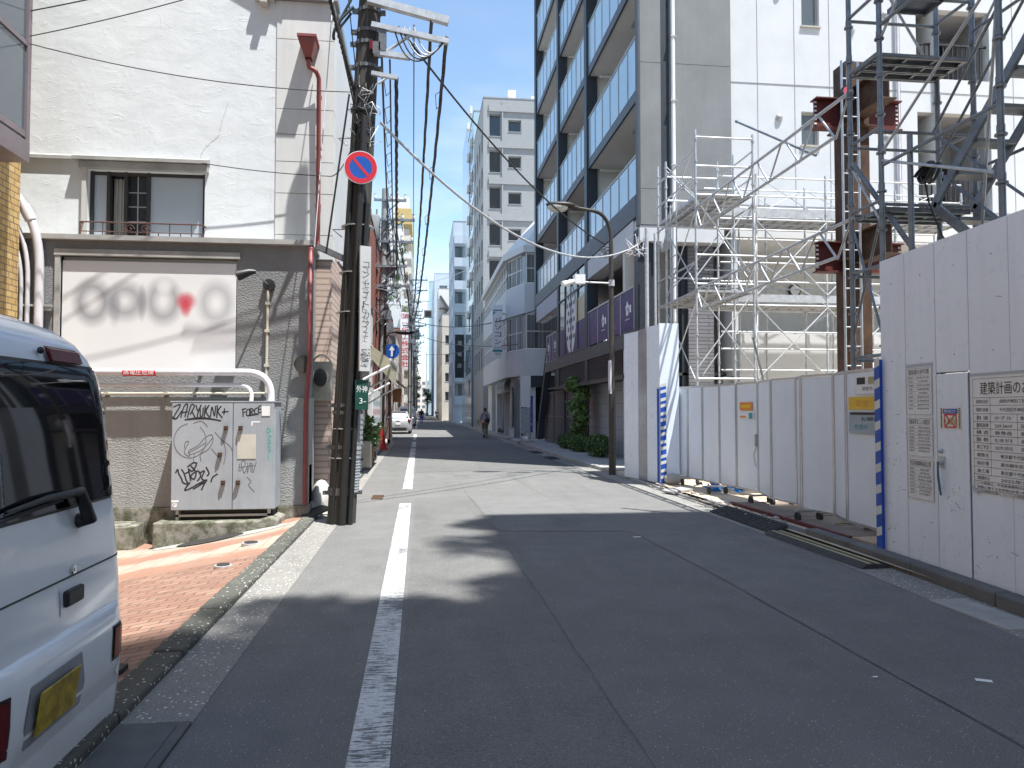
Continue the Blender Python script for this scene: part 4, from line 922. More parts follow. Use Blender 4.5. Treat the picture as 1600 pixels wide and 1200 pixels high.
for z0, z1, m, dr in ((.42, 1.5, mat('ribbed grey sheet', (.32, .34, .36), .6, 0, .2, 20), .02), (.95, 1.5, 'pole_far', .028)):
    g = MB(); ns = 10
    for i in range(ns):
        a0, a1 = -.95 + i * 1.5 / ns, -.95 + (i + 1) * 1.5 / ns
        P4 = []
        for (a, z) in ((a0, z0), (a1, z0), (a1, z1), (a0, z1)):
            c = pole_at(z); P4.append((c.x + (.195 + dr) * math.cos(a), c.y + (.195 + dr) * math.sin(a), z))
        g.quad(*P4)
    if dr < .025:
        for zz_ in range(26):
            z = z0 + .02 + zz_ * .04; c = pole_at(z)
            g.tube([(c.x +   .217 * math.cos(a), c.y + .217 * math.sin(a), z) for a in (-.95, -.6, -.2, .2, .55)], .006, 4)
    else:
        k = random.Random(9)
        for r_ in range(7):
            z = z1 - .05 - r_ * .07; c = pole_at(z)
            for q in range(3): a = -.6 + q * .35; g.obox((c.x +   .225 * math.cos(a), c.y + .225 * math.sin(a), z), V((-math.sin(a), math.cos(a), 0)) * (.02 + .03 * k.random()), V((math.cos(a), math.sin(a), 0)) * .002, UP * .018, 0)
    P('sheet', g, m, t)

# ================================================================== LEFT SIDE OF THE STREET BEYOND THE POLE
def windowparts(t, side, face, lst, depth, frame='grey_frame', glass='glass_grey', mull=True):
    for (a, b, z0, z1) in lst:
        f = MB(); g = MB(); w = .05
        if side == 'W': bx = lambda p, q, r0, r1, d0, d1, m: m.box(face + d0, face + d1, p, q, r0, r1)
        elif side == 'E': bx = lambda p, q, r0, r1, d0, d1, m: m.box(face - d1, face - d0, p, q, r0, r1)
        else: bx = lambda p, q, r0, r1, d0, d1, m: m.box(p, q, face + d0, face + d1, r0, r1)
        d0, d1 = depth - .08, depth - .02
        for p, q, r0, r1 in ((a, a + w, z0, z1), (b - w, b, z0, z1), (a + w, b - w, z0, z0 + w), (a + w, b - w, z1 - w, z1)): bx(p, q, r0, r1, d0, d1, f)
        if mull and b - a > .9:
            n = max(2, round((b - a) / .9))
            for i in range(1, n): c = a + (b - a) * i / n; bx(c - w / 2, c + w / 2, z0 + w, z1 - w, d0, d1, f)
        bx(a - .04, b + .04, z0 - .04, z0 - .003, -.04, depth - .1, f)
        W_ = P('window', f, frame, t); bx(a + .01, b - .01, z0 + .01, z1 - .01, depth - .05, depth - .035, g); P('pane', g, glass, W_)
def building(name, lab, x0, x1, y0, y1, z1, wm, wins=None, depth=.18, frame='grey_frame', glass='glass_grey', roof='roof_grey', parapet=.5, cat='building', group=None, z0=0, plain=(), holes_extra=None, mull=True):
    wins = wins or {}; t = T(name, lab, cat, ((x0 + x1) / 2, y0, z0), group); g = MB(); H = z1 - z0
    hx = (holes_extra or {})
    S_ = [(a - x0, b - x0, c - z0, d - z0) for a, b, c, d in wins.get('S', []) + hx.get('S', [])]
    W_ = [(y1 - b, y1 - a, c - z0, d - z0) for a, b, c, d in wins.get('W', []) + hx.get('W', [])]
    E_ = [(a - y0, b - y0, c - z0, d - z0) for a, b, c, d in wins.get('E', []) + hx.get('E', [])]
    g.wall((x0, y0, z0), (1, 0, 0), UP, x1 - x0, H, S_, depth); g.wall((x0, y1, z0), (0, -1, 0), UP, y1 - y0, H, W_, depth)
    g.wall((x1, y0, z0), (0, 1, 0), UP, y1 - y0, H, E_, depth); g.wall((x1, y1, z0), (-1, 0, 0), UP, x1 - x0, H)
    P('wall', g, wm, t)
    r = MB(); r.box(x0 + .02, x1 - .02, y0 + .02, y1 - .02, z1 - .4, z1 - .3)
    for a, b, c, d in ((x0, x1, y0, y0 + .2), (x0, x1, y1 - .2, y1), (x0, x0 + .2, y0 + .2, y1 - .2), (x1 - .2, x1, y0 + .2, y1 - .2)): r.box(a - .03, b + .03, c - .03 if c == y0 or d == y1 and c != y0 else c, d + .03 if d == y1 or c == y0 and d != y1 else d, z1 - .02, z1 + .08)
    P('roof', r, roof, t)
    for sd, face in (('S', y0), ('W', x0), ('E', x1)): windowparts(t, sd, face, wins.get(sd, []), depth, frame, glass, mull)
    return t
def grid(ya, yb, n, w, z0, nz, dz, h):
    st = (yb - ya) / n; return [(ya + st * (i + .5) - w / 2, ya + st * (i + .5) + w / 2, z0 + k * dz, z0 + k * dz + h) for i in range(n) for k in range(nz)]
building('cafe_building', 'low pale shop building behind the first pole with an awning', -9, -1.52, 17.7, 24.0, 4.6, 'pale_wall', {'E': [(18.2, 20.2, .3, 2.4), (21, 23.4, .3, 2.4)]}, frame='dark_frame', glass='glass_dark')
building('brick_building', 'red brick building on the left behind the leaning far pole', -10, -1.85, 24.6, 39.5, 8.6, 'brick_red', {'E': grid(31, 37, 3, 1.2, 1.0, 3, 2.6, 1.3)}, frame='dark_frame', glass='glass_dark')
building('brown_tile_building', 'dark brown tiled narrow building beyond the red brick one', -10, -1.75, 40, 46.8, 7.0, 'brown_wall', {'E': grid(40, 46.8, 3, 1.2, 1.2, 2, 2.8, 1.4)}, glass='glass_dark')
building('shop_building', 'pale building behind the vertical red-lettered sign on the left', -12, -2.85, 100.5, 128, 16, 'pale_wall', {'E': grid(100.5, 128, 6, 1.8, 1.0, 5, 3, 1.5), 'S': grid(-9, -4, 2, 1.4, 4.5, 4, 2.8, 1.3)})
# apartment block with balconies
t = building('apartment_block', 'tall cream apartment block with stacked balconies and a white roof tower, far left', -14, -3.1, 130, 160, 33.5, 'pale_wall', {'S': grid(-10, -5, 2, 1.4, 3, 10, 2.9, 1.5)})
g = MB(); g.box(-5.2, -2.2, 133, 141, 33.4, 39); P('roof_tower', g, 'white_wall', t)
for k in range(11):
    z = 3 + k * 2.75; g = MB(); g.box(-3.1, -1.75, 130.3, 159, z - .12, z + .02); g.box(-1.85, -1.75, 130.3, 159, z, z + 1.05); g.box(-3.1, -1.85, 130.3, 130.4, z, z + 1.2); P('balcony', g, 'beige_wall' if k % 3 else 'pale_wall', t)
g = MB(); g.box(-4.6, -1.7, 129.8, 159, 33.5, 36.2); P('canopy', g, mat('yellow ochre canopy', (.45, .33, .12), .7), t)
for i, (y0, y1, z1, m, lab) in enumerate(((74, 86, 9, 'beige_wall', 'beige low building on the left behind the third pole'), (87, 99, 11, 'brown_wall', 'brownish building on the left before the vertical sign'), (166, 200, 16, 'brown_wall', 'brownish low building on the far left near the vanishing point'), (206, 300, 24, 'blue_wall', 'blue grey tower at the far left end of the street'))):
    building('street_building', lab, -16, -2.5, y0, y1, z1, m, {'E': grid(y0, y1, 4, 1.8, 1.2, int(z1 / 3) - 1, 3, 1.5)}, group='left-hand far buildings')
for i, (y0, y1, x1, z1, m, lab) in enumerate(((49.0, 65.5, -3.3, 8.5, 'beige_wall', 'beige low house right behind the silver car'), (66.5, 73.5, -2.6, 9, 'brown_wall', 'brown low house beyond the silver car'))):
    building('street_building', lab, -12, x1, y0, y1, z1, m, {'E': grid(y0, y1, 1, 1.2, 1.2, 2, 2.8, 1.4)})
# awning
t = T('shop_awning', 'sloping beige fabric awning with a yellow end on white folding arms', 'awning', (-1.5, 20, 2.6))
A0, A1, B0, B1 = V((-1.46, 18.3, 3.3)), V((-1.46, 22.3, 3.35)), V((-.72, 18.2, 2.76)), V((-.72, 22.2, 2.8))
g = MB(); n = 10
for i in range(n):
    p, q, r, s = [a.lerp(b, k / n) for (a, b, k) in ((A0, A1, i), (A0, A1, i + 1), (B0, B1, i + 1), (B0, B1, i))]
    g.quad(s, r, q, p)
g.quad(B0, B1, B1 - V((0, 0, .5)), B0 - V((0, 0, .5))); g.quad(A0, B0, B0 - V((0, 0, .5)), A0 - V((0, 0, .2))); P('fabric', g, mat('striped beige canvas', (.36, .33, .24), .85, 0, .15, 6), t)
g = MB(); g.bar(A0 - V((0, .1, .1)), A0 + V((0, .1, -.12)), .24, .34); P('end_cap', g, 'yellow', t)
g = MB(); g.bar(A0, A1, .14, .14); g.tube([B0, B1], .035, 8); P('front_bar', g, 'white_paint', t)
for y in (18.12, 22.1): g = MB(); g.tube([(-1.5, y, 2.2), (-.72, y, 2.62)], .03, 8); g.tube([(-1.5, y, 1.75), (-1.1, y, 2.0), (-.74, y, 2.2)], .022, 8); P('folding_arm', g, 'white_paint', t)
# dotted hoarding
t = T('dotted_hoarding', 'white hoarding panels with red and teal polka dots on the left pavement', 'hoarding', (-1.7, 25, 0))
rb = random.Random(2)
for i, y in enumerate((24.3, 25.4, 26.5, 27.6)):
    g = MB(); g.box(-1.58, -1.52, y, y + 1.08, .05, 2.25); p = P('panel', g, 'white_paint', t)
    for m in ('signred', 'dot'):
        if m not in M: M['dot'] = mat('teal print', (.05, .3, .33), .5)
        d = MB()
        for k in range(6):
            yy, z = y + .13 + (k % 2) * .5 + (.25 if m == 'dot' else 0), .3 + (k // 2) * .6 + (.3 if m == 'dot' else 0); d.disc((-1.517, yy, z), (1, 0, 0), .11, 14)
        P('dots', d, m, p)
for (xa, ya) in ((-1.75, 24.25),):
    g = MB(); g.box(-2.4, -1.55, 24.2, 24.26, .05, 2.25); p = P('panel', g, 'white_paint', t)
    for m, o in (('signred', 0), ('dot', .2)):
        d = MB()
        for k in range(8): d.disc((-2.3 + (k % 2) * .4 + o, 24.195, .3 + (k // 2) * .55 + o), (0, -1, 0), .1, 14)
        P('dots', d, m, p)
    d = MB(); d.box(-2.15, -1.75, 24.188, 24.194, 1.95, 2.2); P('yellow_panel', d, 'yellow', p)
# plants, bicycle, cone
def leaves(mb, c, r, n, size, seed=0, mi=0, droop=.3, shell=0.0):
    rb = random.Random(seed)
    for _ in range(n):
        while True:
            p = V((rb.uniform(-1, 1), rb.uniform(-1, 1), rb.uniform(-1, 1)))
            if shell < p.length < 1: break
        c2 = V(c) + V((p.x * r[0], p.y * r[1], p.z * r[2])); d = V((rb.gauss(0, 1), rb.gauss(0, 1), rb.gauss(0, .6))).normalized(); a = d.cross(V((rb.gauss(0, 1), rb.gauss(0, 1), rb.gauss(0, 1)))).normalized()
        s = size * rb.uniform(.6, 1.3); mid = c2 + d * s * .5 - V((0, 0, s * droop * .3)); tip = c2 + d * s - V((0, 0, s * droop)); 
        mb.add([c2, mid + a * s * .3, tip, mid - a * s * .3], [(0, 1, 2, 3)], mi)
t = T('potted_plant', 'bushy green potted plant beside the bicycle on the left pavement', 'potted plant', (-1.5, 21.3, .05))
g = MB(); g.tube([(-1.5, 21.3, .05), (-1.5, 21.3, .55)], [.17, .24], 14); P('pot', g, 'terracotta', t)
g = MB(); leaves(g, (-1.5, 21.3, .95), (.38, .45, .5), 420, .15, 5); P('foliage', g, 'leaf_light', t)
g = MB(); g.tube([(-1.5, 21.3, .4), (-1.48, 21.3, 1.0)], .02, 6); P('stem', g, 'bark', t)
t = T('planter_box', 'pale upright planter box standing by the left gutter before the bicycle', 'planter', (-1.42, 20.3, .05))
g = MB(); g.box(-1.62, -1.3, 20.1, 20.5, .05, .75); P('box', g, 'beige_wall', t, bevel=.02); g = MB(); leaves(g, (-1.46, 20.3, .95), (.24, .26, .3), 160, .13, 8); P('foliage', g, 'leaf', t)
t = T('bicycle', 'bicycle parked behind the potted plant on the left pavement', 'bicycle', (-1.4, 23.2, .05))
BX = -1.38
for y in (22.6, 23.75):
    g = MB(); g.tube([(BX, y + .33 * math.cos(a), .38 + .33 * math.sin(a)) for a in [i * math.pi / 14 for i in range(29)]], .022, 6, cap=False); wl = P('wheel', g, 'rubber', t)
    g = MB()
    for i in range(12): a = i * math.pi / 6; g.tube([(BX, y, .38), (BX, y + .32 * math.cos(a), .38 + .32 * math.sin(a))], .003, 4)
    g.tube([(BX - .05, y, .38), (BX + .05, y, .38)], .03, 8); P('spokes', g, 'steel', wl)
g = MB(); 
for p, q in (((23.75, .38), (23.6, .95)), ((23.6, .85), (23.15, .35)), ((23.15, .35), (22.95, .9)), ((22.95, .75), (23.6, .85)), ((22.6, .38), (23.15, .35)), ((22.6, .38), (22.95, .78))): g.tube([(BX, p[0], p[1]), (BX, q[0], q[1])], .018, 8)
P('frame', g, 'grey_frame', t)
g = MB(); g.tube([(BX - .26, 23.5, 1.02), (BX - .1, 23.6, 1.05), (BX + .1, 23.6, 1.05), (BX + .26, 23.5, 1.02)], .014, 8); P('handlebar', g, 'steel', t)
g = MB(); g.sphere((BX, 22.9, .95), (.08, .14, .04), 10); P('saddle', g, 'black', t)
g = MB(); n = 6; g.tube([(-1.5, 29.5, .05), (-1.5, 29.5, .85)], [.2, .05], 16); g.box(-1.75, -1.25, 29.25, 29.75, .05, .1); ONE('traffic_cone', g, 'red', 'red traffic cone standing before the polka dot hoarding', 'traffic cone')
# shop clutter beyond
t = T('shop_canopy', 'dark shop canopy with an orange panel on the left behind the car', 'canopy', (-2.2, 46, 2.4))
g = MB(); g.prism([(-1.74, 41.2, 3.6), (-.95, 41.2, 2.9), (-.95, 41.2, 2.8), (-1.74, 41.2, 3.4)], (0, 4.2, 0)); P('fabric', g, 'fascia', t)
g = MB(); g.box(-1.74, -1.05, 41.9, 41.95, 2.0, 2.75); P('panel', g, mat('orange shop panel', (.55, .25, .09), .5), t)
t = T('vertical_sign', 'tall white vertical sign with eight large red characters', 'shop sign', (-2.1, 100, 7))
g = MB(); g.box(-2.72, -1.5, 100, 100.25, 7.0, 14.5); P('board', g, 'white_paint', t)
g = MB()
for i, ch in enumerate('第一紙工株式会社'): lettering(g, ch, (-2.11, 99.985, 13.95 - i * .9), (1, 0, 0), UP, .85, width=.98)
M['sign_char'] = mat('red sign letters', (.7, .05, .04), .4); P('lettering', g, 'sign_char', t)
g = MB(); g.box(-2.85, -2.72, 100.5, 100.6, 7.5, 7.6); g.box(-2.85, -2.72, 100.5, 100.6, 13.5, 13.6); P('bracket', g, 'steel', t)
def face_bluearrow(t, c, n, u, v, r):
    g = MB(); g.disc(c + n * .004, n, r * .97, 32); P('blue_field', g, 'signblue', t)
    g = MB(); o = c + n * .008; g.poly([o + u * a * r + v * b * r for a, b in ((-.12, -.7), (.12, -.7), (.12, .1), (-.12, .1))]); g.poly([o + u * a * r + v * b * r for a, b in ((-.38, .1), (.38, .1), (0, .7))]); P('arrow', g, 'white_paint', t)
t = disc_sign('direction_sign', 'round blue sign with a white arrow beyond the awning', (-1.38, 36, 4.35), .36, (0, -1, 0), face_bluearrow)
g = MB(); g.tube([(-1.38, 36.06, 0), (-1.38, 36.06, 4.7)], .035, 8); P('post', g, 'steel', t); g = MB(); g.box(-1.55, -1.21, 36.0, 36.03, 3.3, 3.9); P('supplementary_plate', g, 'white_paint', t)
# ================================================================== RIGHT: HOARDING AROUND THE SITE
M['seam_dark'] = mat('panel joint', (.3, .3, .32), .6); M['stripe_white'] = mat('white reflective band', (.62, .62, .6), .5)
hx = lambda y: kx(y) + .19
hy0, hy1 = -4.0, 7.42
t = T('site_hoarding', 'long white steel site hoarding with posted notices at the right edge', 'hoarding', (4.8, 2, .1))
edges = [7.42, 6.98, 6.46]                          # far panels, then the door, then panels to the near end
def hpanel(a, b, z0=.09, z1=3.12, name='panel'):
    xa, xb = hx(a), hx(b); g = MB()
    g.add([(xa, a, z0), (xb, b, z0), (xb, b, z1), (xa, a, z1), (xa + .035, a, z0), (xb + .035, b, z0), (xb + .035, b, z1), (xa + .035, a, z1)],
          [(0, 1, 2, 3)[::-1], (4, 5, 6, 7), (3, 2, 6, 7)[::-1], (0, 3, 7, 4)[::-1], (1, 2, 6, 5), (0, 1, 5, 4)]); return P(name, g, 'hoard_white', t, bevel=.004)
ys = [7.42, 6.965, 6.475]
for a, b in zip(ys, ys[1:]): hpanel(b + .004, a - .004)
yy = 6.005
while yy > -4: hpanel(yy - .5 + .003, yy - .003); yy -= .5
hpanel(6.009, 6.471, 1.9, 3.12)
def hq(g, y0, y1, z0, z1, off, mi=0):               # a sheet lying on the hoarding face, seen from the road (y0 is its right end)
    g.quad((hx(y1) - off, y1, z0), (hx(y0) - off, y0, z0), (hx(y0) - off, y0, z1), (hx(y1) - off, y1, z1), mi)
g = MB(); a, b = 6.02, 6.455
for z0, z1, o in ((.1, 1.88, .012),): g.add([(hx(a) - o, a, z0), (hx(b) - o, b, z0), (hx(b) - o, b, z1), (hx(a) - o, a, z1), (hx(a) + .03, a, z0), (hx(b) + .03, b, z0), (hx(b) + .03, b, z1), (hx(a) + .03, a, z1)], [(0, 1, 2, 3), (7, 6, 5, 4), (3, 2, 6, 7), (0, 3, 7, 4), (1, 5, 6, 2), (0, 4, 5, 1)])
door = P('door', g, 'hoard_white', t, bevel=.004)
g = MB(); hq(g, 6.014, 6.462, 1.885, 1.897, -.0); hq(g, 6.458, 6.47, .1, 1.88, .002); hq(g, 6.006, 6.018, .1, 1.88, .002); P('door_gap', g, 'seam', door)
g = MB(); c = V((hx(6.38) - .014, 6.38, 1.08)); g.box(c.x - .012, c.x, 6.34, 6.42, 1.03, 1.13); g.tube([c, c - V((.045, 0, 0))], .024, 12); g.tube([c + V((0, 0, .1)), c + V((-.02, .03, .1))], .02, 8); P('lock', g, 'steel', door)
g = MB(); g.tube([c - V((.05, 0, 0)), c - V((.05, .005, .12)), c - V((.03, .01, .3))], .008, 6); g.tube([c - V((.05, 0, 0)), c - V((.04, -.015, .14)), c - V((.03, .005, .3))], .007, 6); P('strap', g, mat('blue strap', (.05, .12, .2), .8), door)
# seams above the door, joints
g = MB()
for y in (6.965, 6.475, 6.005): hq(g, y - .003, y + .003, .1, 3.1, -.002)
P('joint', g, 'seam_dark', t)
g = MB(); k = random.Random(15)
for i in range(60):
    y, z = k.uniform(3.2, 7.3), k.choice((k.uniform(.12, .5), k.uniform(.12, 2.9))); l = k.uniform(.01, .09); a = k.uniform(-.6, .6)
    p, q = V((hx(y) - .0025, y, z)), V((hx(y + l * math.cos(a)) - .0025, y + l * math.cos(a), z + l * math.sin(a))); d = (q - p).normalized() * k.uniform(.001, .004)
    if 6.0 < y < 6.56: continue
    g.quad(p - V((0, d.z, -d.y)), q - V((0, d.z, -d.y)), q + V((0, d.z, -d.y)), p + V((0, d.z, -d.y)))
P('scuff_mark', g, 'seam_dark', t)
g = MB()
for i in range(14):
    y = 7.2 - i * .5
    for z in (.35, 1.0, 2.05, 2.85):
        if 5.98 < y < 6.5 and z < 1.9: continue
        g.tube([(hx(y) + .004, y, z), (hx(y) - .006, y, z)], .008, 6)
P('screw_heads', g, 'steel', t)
# scuffs
g = MB(); k = random.Random(5)
for i in range(14): y, z = 6.2 + k.uniform(-.1, .1), .75 + k.uniform(-.12, .12); p, q = V((hx(y) - .0135, y, z)), V((hx(y + .1) - .0135, y + k.uniform(-.08, .08), z + k.uniform(-.08, .08))); d = (q - p).normalized() * .004; g.quad(p - V((0, d.z, -d.y)), q - V((0, d.z, -d.y)), q + V((0, d.z, -d.y)), p + V((0, d.z, -d.y)))
P('scuff', g, 'seam_dark', door)
g = MB()
for i in range(9):
    z0 = .1 + i * .22
    for j, m in ((0, 0), (1, 1)): a0 = z0 + j * .13; g.add([(hx(7.42) - .05, 7.42 + .045, a0), (hx(7.42) - .05, 7.4 - .03, a0 + .03), (hx(7.42) - .05, 7.4 - .03, a0 + (.16 if j == 0 else .12)), (hx(7.42) - .05, 7.42 + .045, a0 + (.13 if j == 0 else .09))], [(0, 1, 2, 3)], m)
g.box(hx(7.42) - .046, hx(7.42) + .08, 7.395, 7.46, .09, 2.08, 0); P('corner_cushion', g, ['blue', 'stripe_white'], t)
hu = V((hx(5) - hx(6), -1, 0)).normalized(); hn = hu.cross(UP)
def hp(y, z, off=.0): return V((hx(y), y, z)) + hn * off
def htext(g, s, y, z, h, off, width=None, mi=0): lettering(g, s, hp(y, z, off), hu, UP, h, mi, width=width)
# left column of three notices under one film
t = T('permit_notices', 'three white printed permit sheets one above another left of the hoarding door', 'notices', (hx(6.74), 6.74, .7))
for z0, z1, title, rows in ((1.5, 1.965, '建設業の許可票', 9), (1.1, 1.485, '建築基準法による確認済', 8), (.69, 1.085, '労災保険関係成立票', 8)):
    g = MB(); hq(g, 6.53, 6.95, z0, z1, .006); sh = P('sheet', g, 'paper', t)
    g = MB(); htext(g, title, 6.74, z1 - .045, .055, .008, .34)
    k = random.Random(int(z0 * 100))
    for r in range(rows):
        z = z1 - .1 - r * (z1 - z0 - .13) / rows; hq(g, 6.545, 6.935, z + .018, z + .0195, .0075)
        for y0, y1 in ((6.82, 6.925), (6.55, 6.79)):
            s = ''.join(k.choice('工事建築確認番号年月日住所氏名東京都千代田区外神田会社代表者許可' if y0 > 6.8 or k.random() < .6 else '0123456789') for _ in range(5 if y0 > 6.8 else k.choice((7, 10, 12)))); htext(g, s, (y0 + y1) / 2, z, .02, .008, (y1 - y0) * k.uniform(.6, .95))
    hq(g, 6.815, 6.8165, z0 + .02, z1 - .085, .0075); P('lettering', g, 'ink', sh)
    g = MB(); 
    for y0, y1, a, b in ((6.535, 6.945, z0 + .01, z0 + .0125), (6.535, 6.945, z1 - .0125, z1 - .01), (6.535, 6.5375, z0 + .01, z1 - .01), (6.9425, 6.945, z0 + .01, z1 - .01)): hq(g, y0, y1, a, b, .0075)
    P('border', g, 'fascia', sh)
g = MB(); hq(g, 6.52, 6.96, 1.96, 2.0, .004); P('film_edge', g, 'glass_frost', t)
# the warning sticker on the door
t = T('warning_sticker', 'small no-entry warning sticker with striped edges on the hoarding door', 'warning sign', (hx(6.26), 6.26, 1.38))
g = MB(); hq(g, 6.11, 6.4, 1.385, 1.575, .0155); P('sticker', g, 'paper', t)
g = MB(); hq(g, 6.15, 6.36, 1.52, 1.565, .017); htext(g, '立入禁止', 6.255, 1.455, .07, .0185, .2); P('blue_band', g, ['signblue'], t)
g = MB(); htext(g, '関係者以外', 6.255, 1.543, .034, .0185, .17); P('lettering', g, 'white_paint', t)
g = MB(); 
for (y0, z0, y1, z1) in ((6.18, 1.4, 6.33, 1.515), (6.33, 1.4, 6.18, 1.515), (6.17, 1.4, 6.17, 1.515), (6.335, 1.4, 6.335, 1.515), (6.17, 1.4, 6.335, 1.4), (6.17, 1.512, 6.335, 1.512)): g.bar(hp(y0, z0, .0172), hp(y1, z1, .0172), .013, .001, 0, hn) 
P('red_cross', g, 'signred', t)
g = MB(); htext(g, '立入禁止', 6.255, 1.455, .068, .0205, .2); P('lettering', g, 'yellow', t)
for mi, m in ((0, 'yellow'), (1, 'ink')):
    g = MB()
    for yq in (6.128, 6.382):
        for r in range(10): z = 1.39 + r * .018 + mi * .009; hq(g, yq - .011, yq + .011, z, z + .009, .017)
    P('hazard_edge', g, m, t)
# the large planning notice
t = T('planning_notice', 'large white construction planning notice with a black Japanese table, right of the door', 'notice board', (hx(5.45), 5.45, .87))
g = MB(); hq(g, 4.86, 5.99, .86, 1.845, .007); P('sheet', g, 'paper', t)
g = MB(); ya, yb = 4.9, 5.955
htext(g, '建築計画のお知らせ', 5.43, 1.735, .115, .009, .86)
rowz = [1.655, 1.59, 1.52, 1.455, 1.395, 1.335, 1.275, 1.21, 1.14, 1.075, 1.01, .955]
cols = [5.74, 5.43, 5.28]
for z in rowz + [1.815, .885]: hq(g, ya, yb, z, z + .003, .0085)
for y in (ya, yb - .003): hq(g, y, y + .003, .885, 1.815, .0085)
hq(g, 5.74, 5.743, 1.01, 1.655, .0085); hq(g, 5.43, 5.433, 1.275, 1.52, .0085); hq(g, 5.2, 5.203, 1.275, 1.52, .0085); hq(g, 5.9, 5.9025, 1.275, 1.52, .0085)
for (lab, val, lab2, val2), z1, z0 in zip((('建築物の名称', '(仮称)外神田2丁目ホテル計画', '', ''), ('建築敷地の地名地番', '千代田区外神田2丁目16番', '', ''), ('用 途', 'ホテル', '敷地面積', '106.52㎡'), ('建築面積', '229.56㎡', '延べ面積', '901.28㎡'), ('構 造', '鉄骨造', '基礎工法', '杭基礎'), ('階 数', '地上10階／地下 階', '高さ', '31.2m'), ('着工予定', '2022年12月1日', '完了予定', '2024年'), ('建築主', '東京都千代田区外神田', '', ''), ('設計者', '東京都中央区日本橋', '', ''), ('施工者', '東京都千代田区内神田', '', ''), ('標識設置年月日', '2022年3月1日', '', '')), rowz, rowz[1:]):
    z = (z1 + z0) / 2 + .001; htext(g, lab, 5.84, z, .036, .009, .15); htext(g, val, 5.59 if lab2 else 5.4, z, .034, .009, .2 if lab2 else .46)
    if lab2: htext(g, lab2, 5.315, z, .034, .009, .16); htext(g, val2, 5.05, z, .034, .009, .18)
for i, s in enumerate(('この標識は、中高層建築物の建築に係る紛争の予防と', '調整に関する条例第5条第1項の規定により設置した', '上記建築計画についての説明の申出は下記へ御連絡')): htext(g, s, 5.43, .985 - i * .034 - .045, .024, .009, .98)
P('lettering', g, 'ink', t)
g = MB(); g.poly([hp(6.0, .93, .012), hp(5.97, .86, .013), hp(5.88, .84, .02), hp(5.93, .885, .014)]); hq(g, 4.84, 5.99, 1.84, 1.865, .009); P('torn_tape', g, 'glass_frost', t)

# ------------------------------------------------ tall end box of the hoarding
t = T('hoarding_box', 'tall white hoarding corner with blue and white striped edges beside the street lamp', 'hoarding', (4.9, 15.5, .05))
pts = [(4.56, 16.75), (4.72, 15.75), (4.84, 15.02)]
def vpanel(g, a, b, z0, z1, th=.04, mi=0):
    d = V((b[0] - a[0], b[1] - a[1], 0)).normalized(); n = V((d.y, -d.x, 0)); g.add([(a[0], a[1], z0), (b[0], b[1], z0), (b[0], b[1], z1), (a[0], a[1], z1)] + [(p[0] - n.x * th, p[1] - n.y * th, z) for p, z in ((a, z0), (b, z0), (b, z1), (a, z1))], [(0, 1, 2, 3), (7, 6, 5, 4), (3, 2, 6, 7), (4, 0, 3, 7), (1, 5, 6, 2), (0, 4, 5, 1)], mi)
L3 = lambda a, b, f: (a[0] + (b[0] - a[0]) * f, a[1] + (b[1] - a[1]) * f)
Aq, Bq = (4.58, 16.72), (4.85, 15.02)
# going from far to near the outside is on the left (towards the road)
def rp(f0, f1, z0, z1, m, name, off=0):
    a, b = L3(Aq, Bq, f1), L3(Aq, Bq, f0); g = MB(); d = V((Bq[0] - Aq[0], Bq[1] - Aq[1], 0)).normalized(); n = V((d.y, -d.x, 0)); n = n if n.x < 0 else -n
    p = [(a[0] + n.x * off, a[1] + n.y * off), (b[0] + n.x * off, b[1] + n.y * off)]
    g.add([(p[0][0], p[0][1], z0), (p[1][0], p[1][1], z0), (p[1][0], p[1][1], z1), (p[0][0], p[0][1], z1)] + [(q[0] - n.x * .04, q[1] - n.y * .04, z) for q, z in ((p[0], z0), (p[1], z0), (p[1], z1), (p[0], z1))], [(3, 2, 1, 0), (4, 5, 6, 7), (2, 3, 7, 6), (3, 0, 4, 7), (1, 2, 6, 5), (0, 1, 5, 4)]); return P(name, g, m, t)
rp(.0, .42, .06, 3.28, 'hoard_white', 'panel'); rp(.43, .66, .06, 3.3, mat('clear grey film panel', (.3, .31, .33), .15, 0, .2, 2, spec=.8), 'clear_strip'); rp(.67, 1.0, .06, 3.32, 'hoard_white', 'panel')
g = MB(); g.box(4.85, 5.26, 14.99, 15.03, .08, 3.34); g.box(5.22, 5.26, 15.03, 16.7, .08, 3.34); P('panel', g, 'hoard_white', t)
g = MB(); g.box(4.86, 4.98, 14.975, 14.989, .06, 2.05, 0)
for i in range(7):
    for dz in (0, .14): z = .15 + i * .29 + dz * .9; g.add([(4.86, 14.972, z), (4.985, 14.972, z + .035), (4.985, 14.972, z + .1), (4.86, 14.972, z + .065)], [(0, 1, 2, 3)], 1)
P('striped_edge', g, ['blue', 'stripe_white'], t)
rp(.95, 1.0, .06, 2.0, 'blue', 'striped_edge', .012)
g = MB(); g.sphere((5.08, 14.85, .16), (.2, .14, .12), 10); ONE('sandbag', g, 'concrete', 'grey sandbag lying against the foot of the tall white hoarding corner', 'sandbag')

